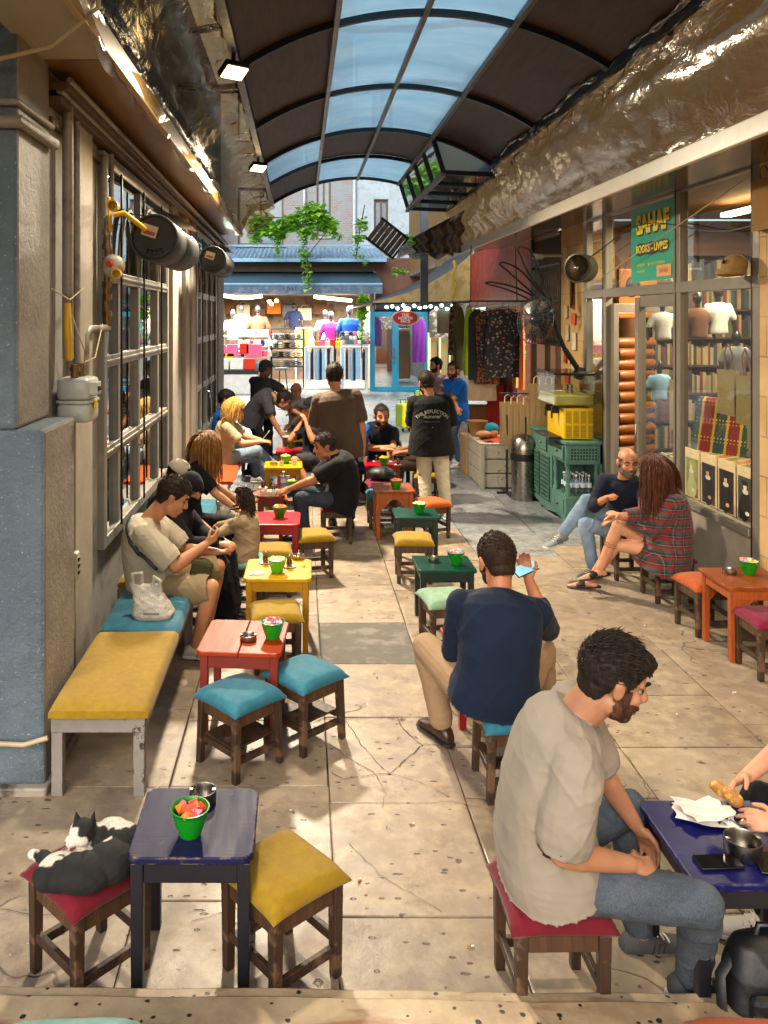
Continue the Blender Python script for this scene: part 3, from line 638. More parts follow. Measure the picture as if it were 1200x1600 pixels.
stool(1.62,10.75,0,'yellow','yellow stool of the sitter hidden behind the standing man in cream trousers')
stool(.62,11.0,0,'red','red stool under the seated person in the blue shirt')
stool(.95,11.35,0,'teal','stool under the bearded man with folded arms')
stool(.15,11.5,0,'red','stool under the man in black cap and shorts')
stool(-.1,14.0,0,'orange','far stool under the bald man in the white tee shirt')
stool(-.33,9.45,3,'orange','orange stool between the yellow table and the red tea tray table')
stool(-.47,6.93,0,'palegreen','small pale teal stool under the child in beige')
stool(-.60,2.03,3,'palegreen','green stool on the step at the lower left corner of the view')
stool(1.19,2.03,-4,'orange','orange stool on the step at the lower right corner of the view')
for o in list(S.objects):
    if o.name.startswith('stool') and o.parent is None and o.location.y<2.5: o.location.z=.162; 
TBG='small painted cafe tables'
def table(x,y,w,d,h,deg,mt,ml,label,chamf=.03,brace=False,lw=.045,overhang=.02,gap=False,splay=0):
    t=thing('table',label,'table',(x,y,0),rad(deg),TBG)
    hw,hd=w/2,d/2; c=chamf
    P=[(-hw+c,-hd),(hw-c,-hd),(hw,-hd+c),(hw,hd-c),(hw-c,hd),(-hw+c,hd),(-hw,hd-c),(-hw,-hd+c)]
    if gap:
        mb=MB().prism([(-.0015,-hd),(-.0015,hd),(-hw+c,hd),(-hw,hd-c),(-hw,-hd+c),(-hw+c,-hd)][::-1],h-.026,h).prism([(.0015,-hd),(hw-c,-hd),(hw,-hd+c),(hw,hd-c),(hw-c,hd),(.0015,hd)],h-.026,h)
    else: mb=MB().prism(P,h-.026,h)
    obj('tabletop',mb,mt,t,bevel=.005)
    a,b=hw-lw/2-overhang,hd-lw/2-overhang
    for sx in(-1,1):
        for sy in(-1,1): obj('leg',MB().taper((sx*(a+splay),sy*(b+splay),0),(sx*a,sy*b,h-.028),lw*.9,lw),ml,t,bevel=.004)
    mb=MB()
    for s in(-1,1): mb.box((0,s*(b+.004),h-.028-.037),(2*a-lw+.002,.02,.074)).box((s*(a+.004),0,h-.028-.037),(.02,2*b-lw+.002,.074))
    obj('apron',mb,ml,t,bevel=.003)
    if brace:
        for sx in(-1,1):
            for s in(-1,1):
                mb=MB().prism([(0,0),(.13,0),(0,-.13)],-.009,.009); 
                M_=Matrix(((sx*1,0,0),(0,0,1),(0,1,0)))
                pts=[V((sx*(-a)+sx*(lw/2+p[0]),s*b+p[2],h-.1+p[1])) for p in mb.v]; mb.v=[tuple(p) for p in pts]
                obj('brace',mb,ml,t,bevel=.002)
    return t
pb=paint('worn dark blue paint','10123a','8a7458',.5,.80,.0); pbl=M('black blue leg paint',C('0f1018'),.45,bump=.1,c2='3a2a1c',t2=(.66,.7))
po=paint('orange red paint','932e03','5d2008',.42,.8); pol=M('deep red leg paint',C('6e1f10'),.45,bump=.1)
py=paint('bright yellow paint','b98c06','7a5205',.33,.78); pyl=paint('ochre leg paint','a0730a','5a3a08',.45,.68,0)
pr=paint('raspberry red paint','a80f22','5c0810',.25,.85); prl=M('red leg paint',C('8c0c12'),.4,bump=.08)
pg=paint('dark green paint','0c3a30','27170d',.25,.8); pgl=M('green black leg paint',C('0d1f1c'),.4,bump=.1)
pw=paint('varnished brown wood','7c3a18','c07a45',.3,.72); pwl=wood('varnished orange leg wood','7a3510','a5521c',.35)
pn=paint('glossy navy paint','080b48','5b5b66',.3,.9)
T_blue=table(-.385,3.09,.44,.43,.53,0,pb,pbl,'worn dark blue table by the step, bowl of sweets on it',.03,overhang=.012)
T_or=table(-.33,4.88,.48,.50,.53,-4.5,po,pol,'orange table with one board seam, ashtray and bowl on it',.025,gap=True)
T_ye=table(-.165,6.18,.49,.50,.53,-1,py,pyl,'bright yellow table with tea glasses and a folded napkin',.03)
T_re=table(-.22,7.74,.43,.5,.53,-1,pr,prl,'raspberry red table behind the child in beige',.03)
T_g1=table(1.12,6.53,.45,.40,.47,0,pg,pgl,'near dark green table with steel ashtray and bowl',.02)
T_g2=table(1.13,8.2,.43,.42,.47,-1,pg,pgl,'far dark green table with one bowl, before the man in cream trousers',.02)
T_rn=table(1.12,5.05,.46,.46,.44,3,pr,prl,'red table almost hidden in front of the man in the navy shirt',.02)
T_ow=table(1.01,9.15,.44,.46,.53,0,pw,pwl,'light brown table with corner braces and a single green bowl',.01,brace=True)
T_br=table(3.2,5.98,.48,.46,.53,0,pw,pwl,'brown table with corner braces at the right edge',.008,brace=True)
T_r3=table(1.04,10.72,.46,.5,.53,0,pr,pol,'red table crowded with tea glasses and a bottle before the bearded man',.02)
T_y2=table(-.22,10.55,.48,.46,.53,0,py,pyl,'second yellow table, further up the row, with a green bowl',.02)
T_rd=table(-.32,8.98,.30,.36,.50,0,po,pol,'red table carrying a round tray of used cups beside the seated man in black',.03)
T_r4=table(-.14,11.75,.42,.42,.53,0,pr,prl,'dark red table far up the row beside the bending waiter',.02)
T_nv=table(1.56,2.98,.52,.48,.53,0,pn,pbl,'glossy navy table at the lower right with the wrapped food',.03)
T_y4=table(-.1,13.3,.42,.42,.53,0,py,pyl,'far yellow table between the waiter and the bald man in white',.02)
# bowls of sweets, ashtrays, tea glasses
m_gr=M('green plastic',C('0c7a12'),.28,var=.05,bump=0,spec=.6); m_lg=M('lime plastic',C('4a9a1c'),.3,var=.05,bump=0)
m_steel=M('brushed steel',C('9a958c'),.28,1,var=.1,bump=.08,bs=200); m_ash=M('ash',C('3a352f'),.9)
CD=[M('candy '+n,C(c),.35,var=.05,bump=.2,bs=200) for n,c in (('coral','e0543a'),('pink','e2708c'),('orange','ec8a3a'),('cream','e8d8b0'),('lilac','9a86c8'),('blue','5a86c8'),('yellow','e0c040'))]
def wrap(c,s,rnd):
    R=Matrix.Rotation(rnd.uniform(0,6.3),3,'Z')@Matrix.Rotation(rnd.uniform(-.7,.7),3,'X')@Matrix.Rotation(rnd.uniform(-.7,.7),3,'Y'); c=V(c)
    return R,c
def bowl(x,y,z,mix,label,lime=False,near=False,sc=1):
    t=thing('sweet_bowl',label,'bowl',(x,y,z),0,'green plastic bowls of sweets')
    r0,r1,h=.041*sc,.068*sc,.098*sc
    prof=[(0,.001),(r0*.9,.001),(r0,.008),(r0*1.08,.02)]+[(r0*1.08+(r1-r0*1.08)*u**.8,.02+(h-.02)*u) for u in (.25,.5,.75,1)]+[(r1+.003,h+.002),(r1-.002,h+.003)]+[(r1-.004-(r1-r0)*(1-u)*1,.012+(h-.012)*u) for u in (.85,.5,.1)]+[(0,.012)]
    obj('bowl',MB().lathe(prof,28),m_lg if lime else m_gr,t)
    rnd=random.Random(int(x*991+y*77)); pal=[CD[i] for i in mix]
    if near:
        for i in range(13):
            a=rnd.uniform(0,6.28); r=r1*.68*sqrt((i+.5)/13); s=.019
            mb=MB(); R,c=wrap((0,0,0),s,rnd); q=[(-s,-s*.8,-s*.5),(s,-s*.7,-s*.5),(s*.9,s*.8,-s*.5),(-s,s,-s*.4),(-s*.2,-s*.1,s*.9),(s*.5,0,s*.7)]
            mb.add([R@V(p) for p in q],[(3,2,1,0),(0,1,5,4),(1,2,5),(2,3,4,5),(3,0,4)])
            o=obj('wrapped_sweet',mb,pal[i%len(pal)]); o.location=(x+r*cos(a),y+r*sin(a),z+h-.012+.012*(1-r/r1)); tag(o,'wrapped sweet in the green bowl on the worn dark blue table','sweet','sweets in the nearest green bowl')
    else:
        mb=MB()
        for i in range(46):
            a=rnd.uniform(0,6.28); r=(r1-.016)*sqrt(rnd.random()); s=rnd.uniform(.010,.015)*sc
            R,c=wrap((r*cos(a),r*sin(a),h-.012+.022*(1-r/r1)+rnd.uniform(-.004,.006)),s,rnd)
            mb.box(c,(s*2,s*1.5,s),M=R,mi=i%len(pal))
        mb.lathe([(0,h*.6),(r1*.82,h*.6)],12)
        o=obj('wrapped_sweets',mb,pal); o.location=(x,y,z); tag(o,'heap of small wrapped sweets filling the '+label.replace('green bowl','bowl'),'sweets',kind='stuff')
        if len(o['label'].split())>16: o['label']=' '.join(o['label'].split()[:16])
    return t
def ashtray(x,y,z,label,r=.048,h=.032,g='steel ashtrays'):
    t=thing('ashtray',label,'ashtray',(x,y,z),0,g)
    obj('dish',MB().lathe([(0,.0),(r*.95,0),(r,.003),(r,h),(r-.003,h+.001),(r-.005,h-.004),(r-.006,.006),(0,.005)],26),m_steel,t)
    obj('rest',MB().span((-r+.002,-.006,h-.008),(-r+.014,.006,h+.002)).span((r-.014,-.006,h-.008),(r-.002,.006,h+.002)),m_steel,t)
    return t
bowl(*G(297,1304,.53),(0,0,1,2),'green bowl of coral wrapped sweets on the worn dark blue table',near=True)
bowl(*G(426,997,.53),(4,1,5,0,3),'green bowl of lilac and pink sweets on the orange table')
bowl(*G(433,894,.53),(3,6,3),'lime green bowl with pale sweets on the bright yellow table',True)
bowl(*G(437,808,.53),(2,6,0),'green bowl with orange sweets on the raspberry red table')
bowl(*G(712,882,.47),(1,3,5),'green bowl on the near dark green table')
bowl(*G(655,802,.47),(6,3,3),'green bowl of yellow sweets on the far dark green table')
bowl(*G(619,764,.53),(1,2,0),'green bowl standing alone on the light brown table')
bowl(*G(1170,897,.53),(1,6,4,3),'green bowl with egg coloured sweets on the brown table at right')
bowl(*G(600,727,.53),(6,2),'green bowl between tea glasses on the crowded red table')
bowl(*G(446,724,.53),(6,3),'lime green bowl on the second yellow table',True)
bowl(.955,4.98,.44,(5,1,3),'lime green bowl beside the navy shirt man on the hidden red table',True)
bowl(*G(455,700,.53),(0,3),'green bowl on the dark red table by the waiter')
bowl(*G(456,762,.50),(3,6),'small green bowl on the table with the tea tray',True,sc=.8)
p=G(316,1256,.53); ashtray(p.x,p.y+.02,p.z,'deep steel ashtray behind the bowl on the worn dark blue table',.052,.045)
ashtray(*G(388,1000,.53),'steel ashtray in the middle of the orange table')
ashtray(*G(466,873,.53),'steel ashtray at the back corner of the bright yellow table')
ashtray(*G(677,877,.47),'steel ashtray on the near dark green table')
ashtray(*G(1140,896,.53),'steel ashtray on the brown table at the right edge')
ashtray(*G(1161,1334,.53),'steel bowl beside the phone on the glossy navy table',.062,.055)
m_tea=M('red tea',C('6a1206'),.12,var=.05,bump=0,Transmission_Weight=.4); m_gl=glass('clear glass','e8efee',.1); m_por=M('white porcelain',C('cfc8ba'),.2,bump=0,var=.03)
def tea(x,y,z,label):
    t=thing('tea_glass',label,'tea glass',(x,y,z),0,'tulip shaped tea glasses on saucers')
    obj('saucer',MB().lathe([(0,.0),(.03,.0),(.05,.008),(.05,.010),(.03,.004),(0,.004)],20),m_por,t)
    obj('glass',MB().lathe([(.018,.006),(.025,.02),(.021,.045),(.018,.058),(.026,.088),(.025,.088),(.017,.058)],18),m_gl,t)
    obj('tea',MB().lathe([(0,.008),(.0165,.008),(.023,.02),(.0195,.045),(.0165,.058),(.021,.074),(0,.074)],18),m_tea,t)
    obj('spoon',MB().tube([(.03,-.01,.014),(-.03,-.036,.014)],.002,5),m_steel,t)
tea(*G(415,880,.53),'tea glass at the left of the lime bowl on the bright yellow table')
tea(*G(452,886,.53),'tea glass at the right of the lime bowl on the bright yellow table')
for i,(x,y,l) in enumerate([(588,722,'left of the green bowl'),(614,722,'right of the green bowl'),(622,727,'at the right corner')]): tea(*G(x,y,.53),'tea glass on the crowded red table, '+l)
for x,y,l in ((411,763,'left'),(430,768,'front')): tea(*G(x,y,.515),'tea glass on the round tray, at its %s side'%l)
def bottle(x,y,z,label,h=.2,grp='plastic water bottles'):
    t=thing('water_bottle',label,'bottle',(x,y,z),0,grp)
    obj('body',MB().lathe([(0,0),(.03,0),(.032,.01),(.029,h*.3),(.032,h*.35),(.032,h*.7),(.014,h*.9),(.013,h*.95)],16),glass('pet plastic','dce6ea',.15),t)
    obj('cap',MB().lathe([(.014,h*.94),(.015,h*.94),(.015,h),(0,h)],14),M('white cap',C('d8dce0'),.4,bump=0),t)
    obj('label',MB().lathe([(.0325,h*.4),(.0325,h*.62)],16),M('bottle label',C('b9c6d4'),.5,bump=0),t)
bottle(*G(443,765,.5),'water bottle standing on the table with the tea tray')
bottle(*G(594,712,.53),'water bottle on the crowded red table',.24)
# paper napkin, lighter, tray
m_paper=M('white paper',C('cfccc4'),.8,bump=.15,bs=30,var=.04)
t=single('folded_napkin',MB().box((0,0,.004),(.11,.06,.008)).box((.01,.004,.011),(.10,.05,.006),rz=.2),m_paper,'folded white napkin on the front left corner of the bright yellow table','napkin',bevel=.002); t.location=G(400,897,.53); t.rotation_euler=(0,0,.15)
t=thing('serving_tray','round steel tray of used cups on the small red table','tray',G(422,772,.505)); 
obj('rim',MB().lathe([(0,.003),(.17,.003),(.18,.012),(.183,.012),(.17,0),(0,0)],32),M('pinkish tray',C('a85f50'),.3,.4,bump=.05),t)
rr=random.Random(5)
for i in range(7):
    a=rr.uniform(0,6.28); r=rr.uniform(.04,.13); p=G(422,772,.508)
    o=single('paper_cup',MB().lathe([(0,.0),(.022,0),(.03,.05),(.028,.05),(.02,.004)],14),m_por,'small white cup on the round tray','cup','cups on the round tray'); o.location=(p.x+r*cos(a),p.y+r*sin(a),p.z)
t=thing('side_table','pale round metal table holding a tray of tea behind the standing man in cream trousers','table',(1.5,11.65,0))
obj('tabletop',MB().lathe([(0,.56),(.33,.56),(.34,.57),(.34,.59),(.32,.585),(0,.58)],36),M('pale blue metal',C('9fb0bb'),.3,.5,bump=.05),t)
obj('pedestal',MB().tube([(0,0,.02),(0,0,.56)],.03,10).lathe([(0,.0),(.2,0),(.19,.02),(.03,.04)],24),mat_dark,t)
tea(1.38,11.55,.59,'tea glass alone on the pale round metal table')
# benches along the left wall
m_greyp=paint('worn grey bench paint','7d7872','3a332c',.5,.6,0)
def bench(y0,y1,x0,x1,label,h=.39):
    t=thing('bench',label,'bench',((x0+x1)/2,(y0+y1)/2,0),0,'benches along the left wall')
    for x in (x0+.03,x1-.03):
        for y in (y0+.03,y1-.04): obj('leg',MB().span((x-.028,y-.03,0),(x+.028,y+.03,h-.07)),m_greyp,t,True,bevel=.003)
    mb=MB().span((x0,y0,h-.07),(x1,y0+.03,h)).span((x0,y1-.03,h-.07),(x1,y1,h)).span((x0,y0+.03,h-.07),(x0+.03,y1-.03,h)).span((x1-.03,y0+.03,h-.07),(x1,y1-.03,h))
    obj('rail',mb,m_greyp,t,True,bevel=.003)
    obj('seat_board',MB().span((x0+.005,y0+.005,h),(x1-.005,y1-.005,h+.012)),m_greyp,t,True)
    return t
bench(4.16,6.05,-1.25,-.78,'grey painted bench nearest the pillar')
bench(6.12,8.9,-1.35,-.88,'grey painted bench under the seated couple, hidden by them')
bench(9.0,12.9,-1.35,-.86,'grey painted bench far along the left wall under the orange cushion')
def pad(name,x0,x1,y0,y1,z,h,m,label,rz=0,seed=0):
    w,d=x1-x0,y1-y0; P=[]
    def shp(u,v,top):
        a,b=2*u-1,2*v-1; e=(1-abs(a)**14)*(1-abs(b)**8*.9); k=.97+.03*e
        zz=(h*(.35+.65*max(0,e)**.4)+.003*sin(5*u+seed)*sin(11*v+seed)) if top else 0
        rx=1-.02*abs(b)**10; ry=1-.012*abs(a)**10
        return (a*w/2*rx,b*d/2*ry,zz)
    mb=MB(); n=28
    mb.grid(lambda u,v:shp(u,v,1),n,n); mb.grid(lambda u,v:shp(v,u,0),n,n)
    N=n+1;b2=N*N
    ring=[(i,0) for i in range(n)]+[(n,i) for i in range(n)]+[(n-i,n) for i in range(n)]+[(0,n-i) for i in range(n)]
    for p,q in zip(ring,ring[1:]+ring[:1]): mb.f.append((b2+p[0]*N+p[1],b2+q[0]*N+q[1],q[1]*N+q[0],p[1]*N+p[0])); mb.m.append(0); mb.s.append(True)
    o=single(name,mb,m,label,'cushion','cushions on the wall benches'); o.location=((x0+x1)/2,(y0+y1)/2,z); o.rotation_euler=(0,0,rz); return o
pad('bench_cushion',-1.262,-.755,4.13,5.18,.404,.062,VC['yellow'],'long yellow bench cushion nearest the pillar')
pad('bench_cushion',-1.27,-.76,5.19,6.08,.404,.062,VC['teal'],'long teal bench cushion under the white plastic bag',0,2)
pad('bench_cushion',-1.36,-.86,6.14,7.3,.404,.06,VC['yellow'],'yellow bench cushion under the woman in the black veil',0,3)
pad('bench_cushion',-1.36,-.87,7.32,7.95,.404,.06,VC['palegreen'],'pale teal bench cushion under the paper and white bag',0,4)
pad('bench_cushion',-1.36,-.87,7.97,8.9,.404,.06,VC['teal'],'bench cushion under the long haired woman in black',0,4)
pad('bench_cushion',-1.35,-.80,9.9,11.3,.404,.06,VC['orange'],'orange bench cushion beside the blonde woman',0,5)
pad('bench_cushion',-1.35,-.84,11.32,12.9,.404,.06,VC['teal'],'far teal bench cushion below the blonde woman',0,6)
# ---------------------------------------------------------------- people
UP=V((0,0,1))
def perp(v,a): v=V(v)-V(a)*V(v).dot(a); return v.normalized()
def ik(a,b,l1,l2,pole):
    a=V(a);b=V(b);d=b-a;L=min(d.length,(l1+l2)*.995); d.normalize(); b=a+d*L
    x=(l1*l1-l2*l2+L*L)/(2*L); h=sqrt(max(1e-6,l1*l1-x*x)); p=perp(pole,d); return a+d*x+p*h, b
def loftrings(mb,rings,sm=True,cap=True):
    n=len(rings[0]); vs=[p for r in rings for p in r]; fs=[]
    for i in range(len(rings)-1): fs+=[(i*n+k,i*n+(k+1)%n,(i+1)*n+(k+1)%n,(i+1)*n+k) for k in range(n)]
    mb.add(vs,fs,0,sm)
    if cap: mb.add(rings[0],[tuple(range(n))[::-1]]); mb.add(rings[-1],[tuple(range(n))])
def torso(mb,pel,neck,rp,rc,secs,bend,off=0,down=0,n=24,s=1):
    up=(neck-pel).normalized(); mid=(pel+neck)/2+bend
    def cen(t):
        if t<0: return pel+((mid-pel).normalized()*(t*(neck-pel).length))
        return pel*(1-t)**2+mid*2*t*(1-t)+neck*t*t
    rings=[]
    for t,w,d,fo in secs:
        c=cen(t); tg=(cen(t+.02)-cen(t-.02)).normalized(); r=perp(rp.lerp(rc,min(1,max(0,t))),tg); f=tg.cross(r)*1
        ww=(w*s+off); dd=(d*s+off); c=c+f*fo*s
        rings.append([c+r*(math.copysign(abs(cos(a))**.85,cos(a))*ww)+f*(math.copysign(abs(sin(a))**.85,sin(a))*dd) for a in [2*pi*k/n for k in range(n)]])
    loftrings(mb,rings)
def head_parts(mb,hc,R,s,off=0,ears=True,nose=True):
    def e(c,r): mb.ell(hc+R@(V(c)*s),[x*s+off for x in r],M=R,nu=20,nv=14)
    def cp(a,b,ra,rb): mb.cap(hc+R@(V(a)*s),hc+R@(V(b)*s),ra*s+off,rb*s+off)
    e((0,-.014,.030),(.076,.096,.090)); e((0,.034,.05),(.062,.052,.055)); e((0,.030,-.028),(.061,.058,.085))
    e((0,.058,-.088),(.030,.028,.026)); 
    for sx in(-1,1):
        e((sx*.044,.012,-.062),(.022,.038,.032)); e((sx*.036,.062,-.022),(.024,.022,.026)); cp((0,.079,.026),(sx*.042,.068,.026),.014,.012)
        if ears: e((sx*.079,-.006,-.004),(.008,.018,.031)); e((sx*.084,-.012,.008),(.007,.014,.02))
    if nose:
        cp((0,.088,.018),(0,.108,-.022),.009,.0125); 
        for sx in(-1,1): e((sx*.012,.098,-.027),(.009,.010,.008))
        e((0,.088,-.054),(.026,.012,.0065)); e((0,.086,-.067),(.021,.012,.0075)); e((0,.078,-.045),(.02,.012,.012))
def hand(mb,w,d,pn,side,curl=.5,s=1,spread=1.0,thumb=.5,fc=None):
    w=V(w);d=V(d).normalized(); pn=perp(pn,d); x=d.cross(pn)*side
    M_=Matrix((x,d,pn)).transposed()
    mb.ell(w+d*.046*s,(.036*s,.052*s,.0145*s),M=M_,nu=14,nv=10); mb.ell(w+d*.07*s,(.038*s,.026*s,.012*s),M=M_,nu=14,nv=10); mb.ell(w+d*.03*s+x*.022*s+pn*.006*s,(.018*s,.03*s,.013*s),M=M_)
    mb.cap(w-d*.02*s,w+d*.03*s,.024*s,.022*s)
    for i,(bx,bd,L) in enumerate(((.0295,.084,.074),(.0098,.089,.084),(-.0102,.085,.077),(-.029,.075,.060))):
        p=w+d*bd*s+x*bx*s*spread; a=.12; cu=curl if fc is None else fc[i]
        q=d
        for k,(fr,r0,r1) in enumerate(((.45,.0092,.0085),(.30,.0085,.0078),(.25,.0078,.0065))):
            a+=cu*(.55,1.0,.7)[k]; dr=(d*cos(a)+pn*sin(a)+x*(bx*spread*(2.2 if k==0 else 1.2))).normalized()
            e=p+dr*L*fr*s; mb.cap(p,e,r0*s,r1*s,10); p=e
    p=w+d*.028*s+x*.030*s; dr=(d*.62+x*.62+pn*(.25+.4*thumb)).normalized(); e=p+dr*.042*s; mb.cap(p,e,.0125*s,.0105*s,10)
    dr=(d*.85+x*(.25-.3*thumb)+pn*(.2+.5*thumb)).normalized(); mb.cap(e,e+dr*.032*s,.0105*s,.008*s,10)
def folds(me,amp,seed,pts=(),f=1.0,base=.45,sag=0,scale=(7,7,13)):
    a=mverts(me); n=mnorms(me); m=np.full(len(a),base)
    for p,r in pts: m+=np.exp(-(((a-np.array(p))**2).sum(1))/(r*r))*1.0
    m=np.minimum(m,1.6); wq=a+ .05*(vnoise(a,(5,5,5),seed+5)-.5)[:,None]*np.array([1,1,-1])
    rs=np.random.default_rng(seed); th=rs.uniform(.5,1.0); c_,s_=math.cos(th),math.sin(th); Rz=np.array([[c_,0,-s_],[0,1,0],[s_,0,c_]]); w2=wq@Rz; w3=wq@Rz.T
    rg=lambda P,sc,sd,e: (1-np.abs(2*vnoise(P,[x*f for x in sc],sd)-1))**e
    h=rg(w2,(3.2,3.2,15),seed,3.2)*1.0+rg(w3,(3.6,3.6,19),seed+1,3.5)*.8+rg(wq,(9,9,34),seed+2,3)*.35+(vnoise(wq,(3,3,3),seed+3)-.5)*.7-.42
    a=a+n*(h*m*amp*.55)[:,None]; setv(me,a)
TS=[(-.16,.155,.115,0),(-.02,.172,.125,0),(.1,.168,.122,0),(.3,.150,.110,0),(.5,.152,.112,.004),(.7,.168,.118,.006),(.85,.172,.108,0),(.94,.145,.088,0),(1.0,.095,.066,0),(1.03,.06,.055,0)]
def person(label, pel, neck, hc, face, facing, hands, feet, s=1.0, vox=.0075, skin_c='c08a66', shirt=None, sleeve=.55, trousers=None, tlen=1.0, shoe=None, hair=None, elbow_pole=None, knee_pole=None, chest=None, bend=None, hs=1.0, hemdown=.10, off=.018, loose=.0, hand_kw=None, toes=None, beard=None, group=None, fat=1.0, fold=.012, skirt=None, headup=None, name='person', neckr=.056, toedir=None, hdir=None, seed=0, eyes=True, lookup=None, thighr=1.0, sleever=1.0, cat='person', collar=True):
    pel,neck,hc=V(pel),V(neck),V(hc); facing=V(facing).normalized(); rp=facing.cross(UP).normalized()
    cf=V(chest).normalized() if chest else facing; rc=cf.cross(UP).normalized(); up=(neck-pel).normalized()
    root=thing(name,label,cat,(pel.x,pel.y,0),0,group)
    rc=perp(rc,up); bend=V(bend) if bend is not None else -facing*.06*s
    SH=[neck-up*.062*s+rc*k*.172*s*(.5+.5*fat) for k in(-1,1)]; HP=[pel+rp*k*.088*s for k in(-1,1)]
    fd=V(face).normalized(); ru=V(headup) if headup else UP; hr=fd.cross(ru).normalized(); hu=hr.cross(fd); R=Matrix((hr,fd,hu)).transposed(); H=hs*s
    la,lf,lt,ls=.285*s,.255*s,.43*s,.42*s
    EL=[];WR=[]
    for i,k in enumerate((-1,1)):
        ep=V(elbow_pole[i]) if elbow_pole and elbow_pole[i] else (-UP*1.0+rc*k*.5-cf*.4)
        e,w=ik(SH[i],hands[i],la,lf,ep); EL.append(e); WR.append(w)
    KN=[];AN=[]
    for i,k in enumerate((-1,1)):
        kp=V(knee_pole[i]) if knee_pole and knee_pole[i] else (UP*.9+facing*.8+rp*k*.25)
        e,w=ik(HP[i],feet[i],lt,ls,kp); KN.append(e); AN.append(w)
    # --- body
    mb=MB(); thin=-.012 if shirt else 0
    torso(mb,pel,neck,rp,rc,[(t,w*fat,d*fat,o) for t,w,d,o in TS[1:]],bend,thin,s=s)
    mb.ell(pel-up*.03*s,(.15*s,.11*s,.10*s))
    head_parts(mb,hc,R,H)
    hb=hc+R@(V((0,-.018,-.055))*H); mb.cap(hb,neck-up*.01,neckr*s*.98,neckr*s*1.08,16); mb.cap(hc+R@(V((0,-.03,-.03))*H),neck,neckr*s*.9,neckr*s,16)
    for i,k in enumerate((-1,1)):
        mb.cap(neck-up*.02*s+rc*k*.03*s,SH[i],.042*s,.048*s); mb.ell(SH[i],(.056*s,)*3)
        fa=fat**.6
        mb.cap(SH[i],EL[i],.047*s*fa,.040*s*fa,14); m=EL[i].lerp(WR[i],.25); mb.cap(EL[i],m,.039*s*fa,.043*s*fa,14); mb.cap(m,WR[i],.042*s*fa,.0265*s,14)
        kw=dict(curl=.5,s=s*.98); 
        if hand_kw and hand_kw[i]: kw.update(hand_kw[i])
        hd=(V(hdir[i]) if hdir and hdir[i] else (WR[i]-EL[i])).normalized(); pn=kw.pop('pn',-UP*.8-rc*k*.5); sd=kw.pop('side',None)
        sd=sd or k
        hand(mb,WR[i],hd,pn,sd,**kw)
        mb.cap(HP[i],KN[i],.082*s,.054*s,16); c=KN[i].lerp(AN[i],.28); mb.cap(KN[i],c,.052*s,.054*s,14); mb.cap(c,AN[i],.053*s,.036*s,14)
        mb.ell(KN[i],(.055*s,)*3); 
        if not shoe or shoe[i] is None or shoe[i][0]=='sandal':
            td=V(toedir[i]).normalized() if toedir and toedir[i] else facing
            mb.cap(AN[i]-UP*.035,AN[i]+td*.12*s-UP*.055,.034*s,.026*s); mb.cap(AN[i]+td*.1*s-UP*.055,AN[i]+td*.19*s-UP*.062,.035*s,.018*s); mb.ell(AN[i]-td*.03-UP*.05,(.032*s,)*3)
    me=remesh(mb,vox,3); body=put('body',me,skin(('skin ' +skin_c),skin_c),root,True)
    L=lambda p:hc+R@(V(p)*H)
    # --- face details
    if eyes:
        for k in(-1,1): obj('eye',MB().ell(L((k*.031,.0695,.004)),(.0125*H,.0122*H,.0075*H),M=R),M('eye white',C('857a6e'),.3,bump=0),root,True)
        for k in(-1,1):
            m=MB(); m.ell(L((k*.031,.0802,.003)),(.0058*H,.004*H,.0055*H),M=R); m.tube([L((k*.045,.0735,.0065)),L((k*.031,.0842,.0095)),L((k*.018,.079,.005))],.0022*H,5)
            obj('iris',m,M('dark iris',C('1c110a'),.4,bump=0),root,True)
        for k in(-1,1):
            m=MB(); m.tube([L((k*.05,.074,.029)),L((k*.032,.0925,.037)),L((k*.013,.0945,.030))],[.003*H,.0052*H,.004*H],6)
            obj('eyebrow',m,hairm('brow hair','120c08','241811'),root,True)
        m=MB().tube([L((-.022,.0865,-.0605)),L((-.008,.0985,-.0598)),L((0,.099,-.061)),L((.008,.0985,-.0598)),L((.022,.0865,-.0605))],[.001*H,.0022*H,.0022*H,.0022*H,.001*H],6)
        obj('lips',m,M('lip line',C('6d3528'),.45,bump=0),root,True)
    # --- hair
    if hair and hair.get('cap',1): hair_cap(root,hc,R,H,hair,vox,seed)
    if hair and hair.get('long'): long_hair(root,hc,R,H,hair,neck,up,rc,cf,seed)
    if beard:
        mb=MB(); head_parts(mb,hc,R,H,max(.0022,.0035+(beard.get('t',0))),False,True); me=remesh(mb,max(.0045,vox*.8),2)
        a=mverts(me); n=mnorms(me)
        def keep(c,nn):
            l=(c-np.array(hc))@np.array(R)/H; x,y,z=l.T; jt=(vnoise(c,(70,70,70),3)-.5)*.014
            m=(z+jt<-.036-.35*np.maximum(0,.035-y)*0)&(y+jt>.0)&(z>-.13)&((np.abs(x)>.050-(z+.03)*.0)|(z<-.045+jt*0)|(np.abs(x)<.032))
            side=(np.abs(x)>.045)&(z<.0+jt)&(y<.045)&(y+jt>-.002)
            lip=(np.abs(x)<.021)&(z<-.053)&(z>-.073)&(y>.078); nose=(np.abs(x)<.024)&(z>-.041)&(y>.085)
            return (m|side)&~lip&~nose
        delfaces(me,keep); a=mverts(me); n=mnorms(me); setv(me,a+n*((vnoise(a,(160,160,160),2)-.4)*.0018)[:,None]); put('beard',me,hairm('beard '+beard['c'],beard['c'],beard.get('hi','2a1d14')),root,True)
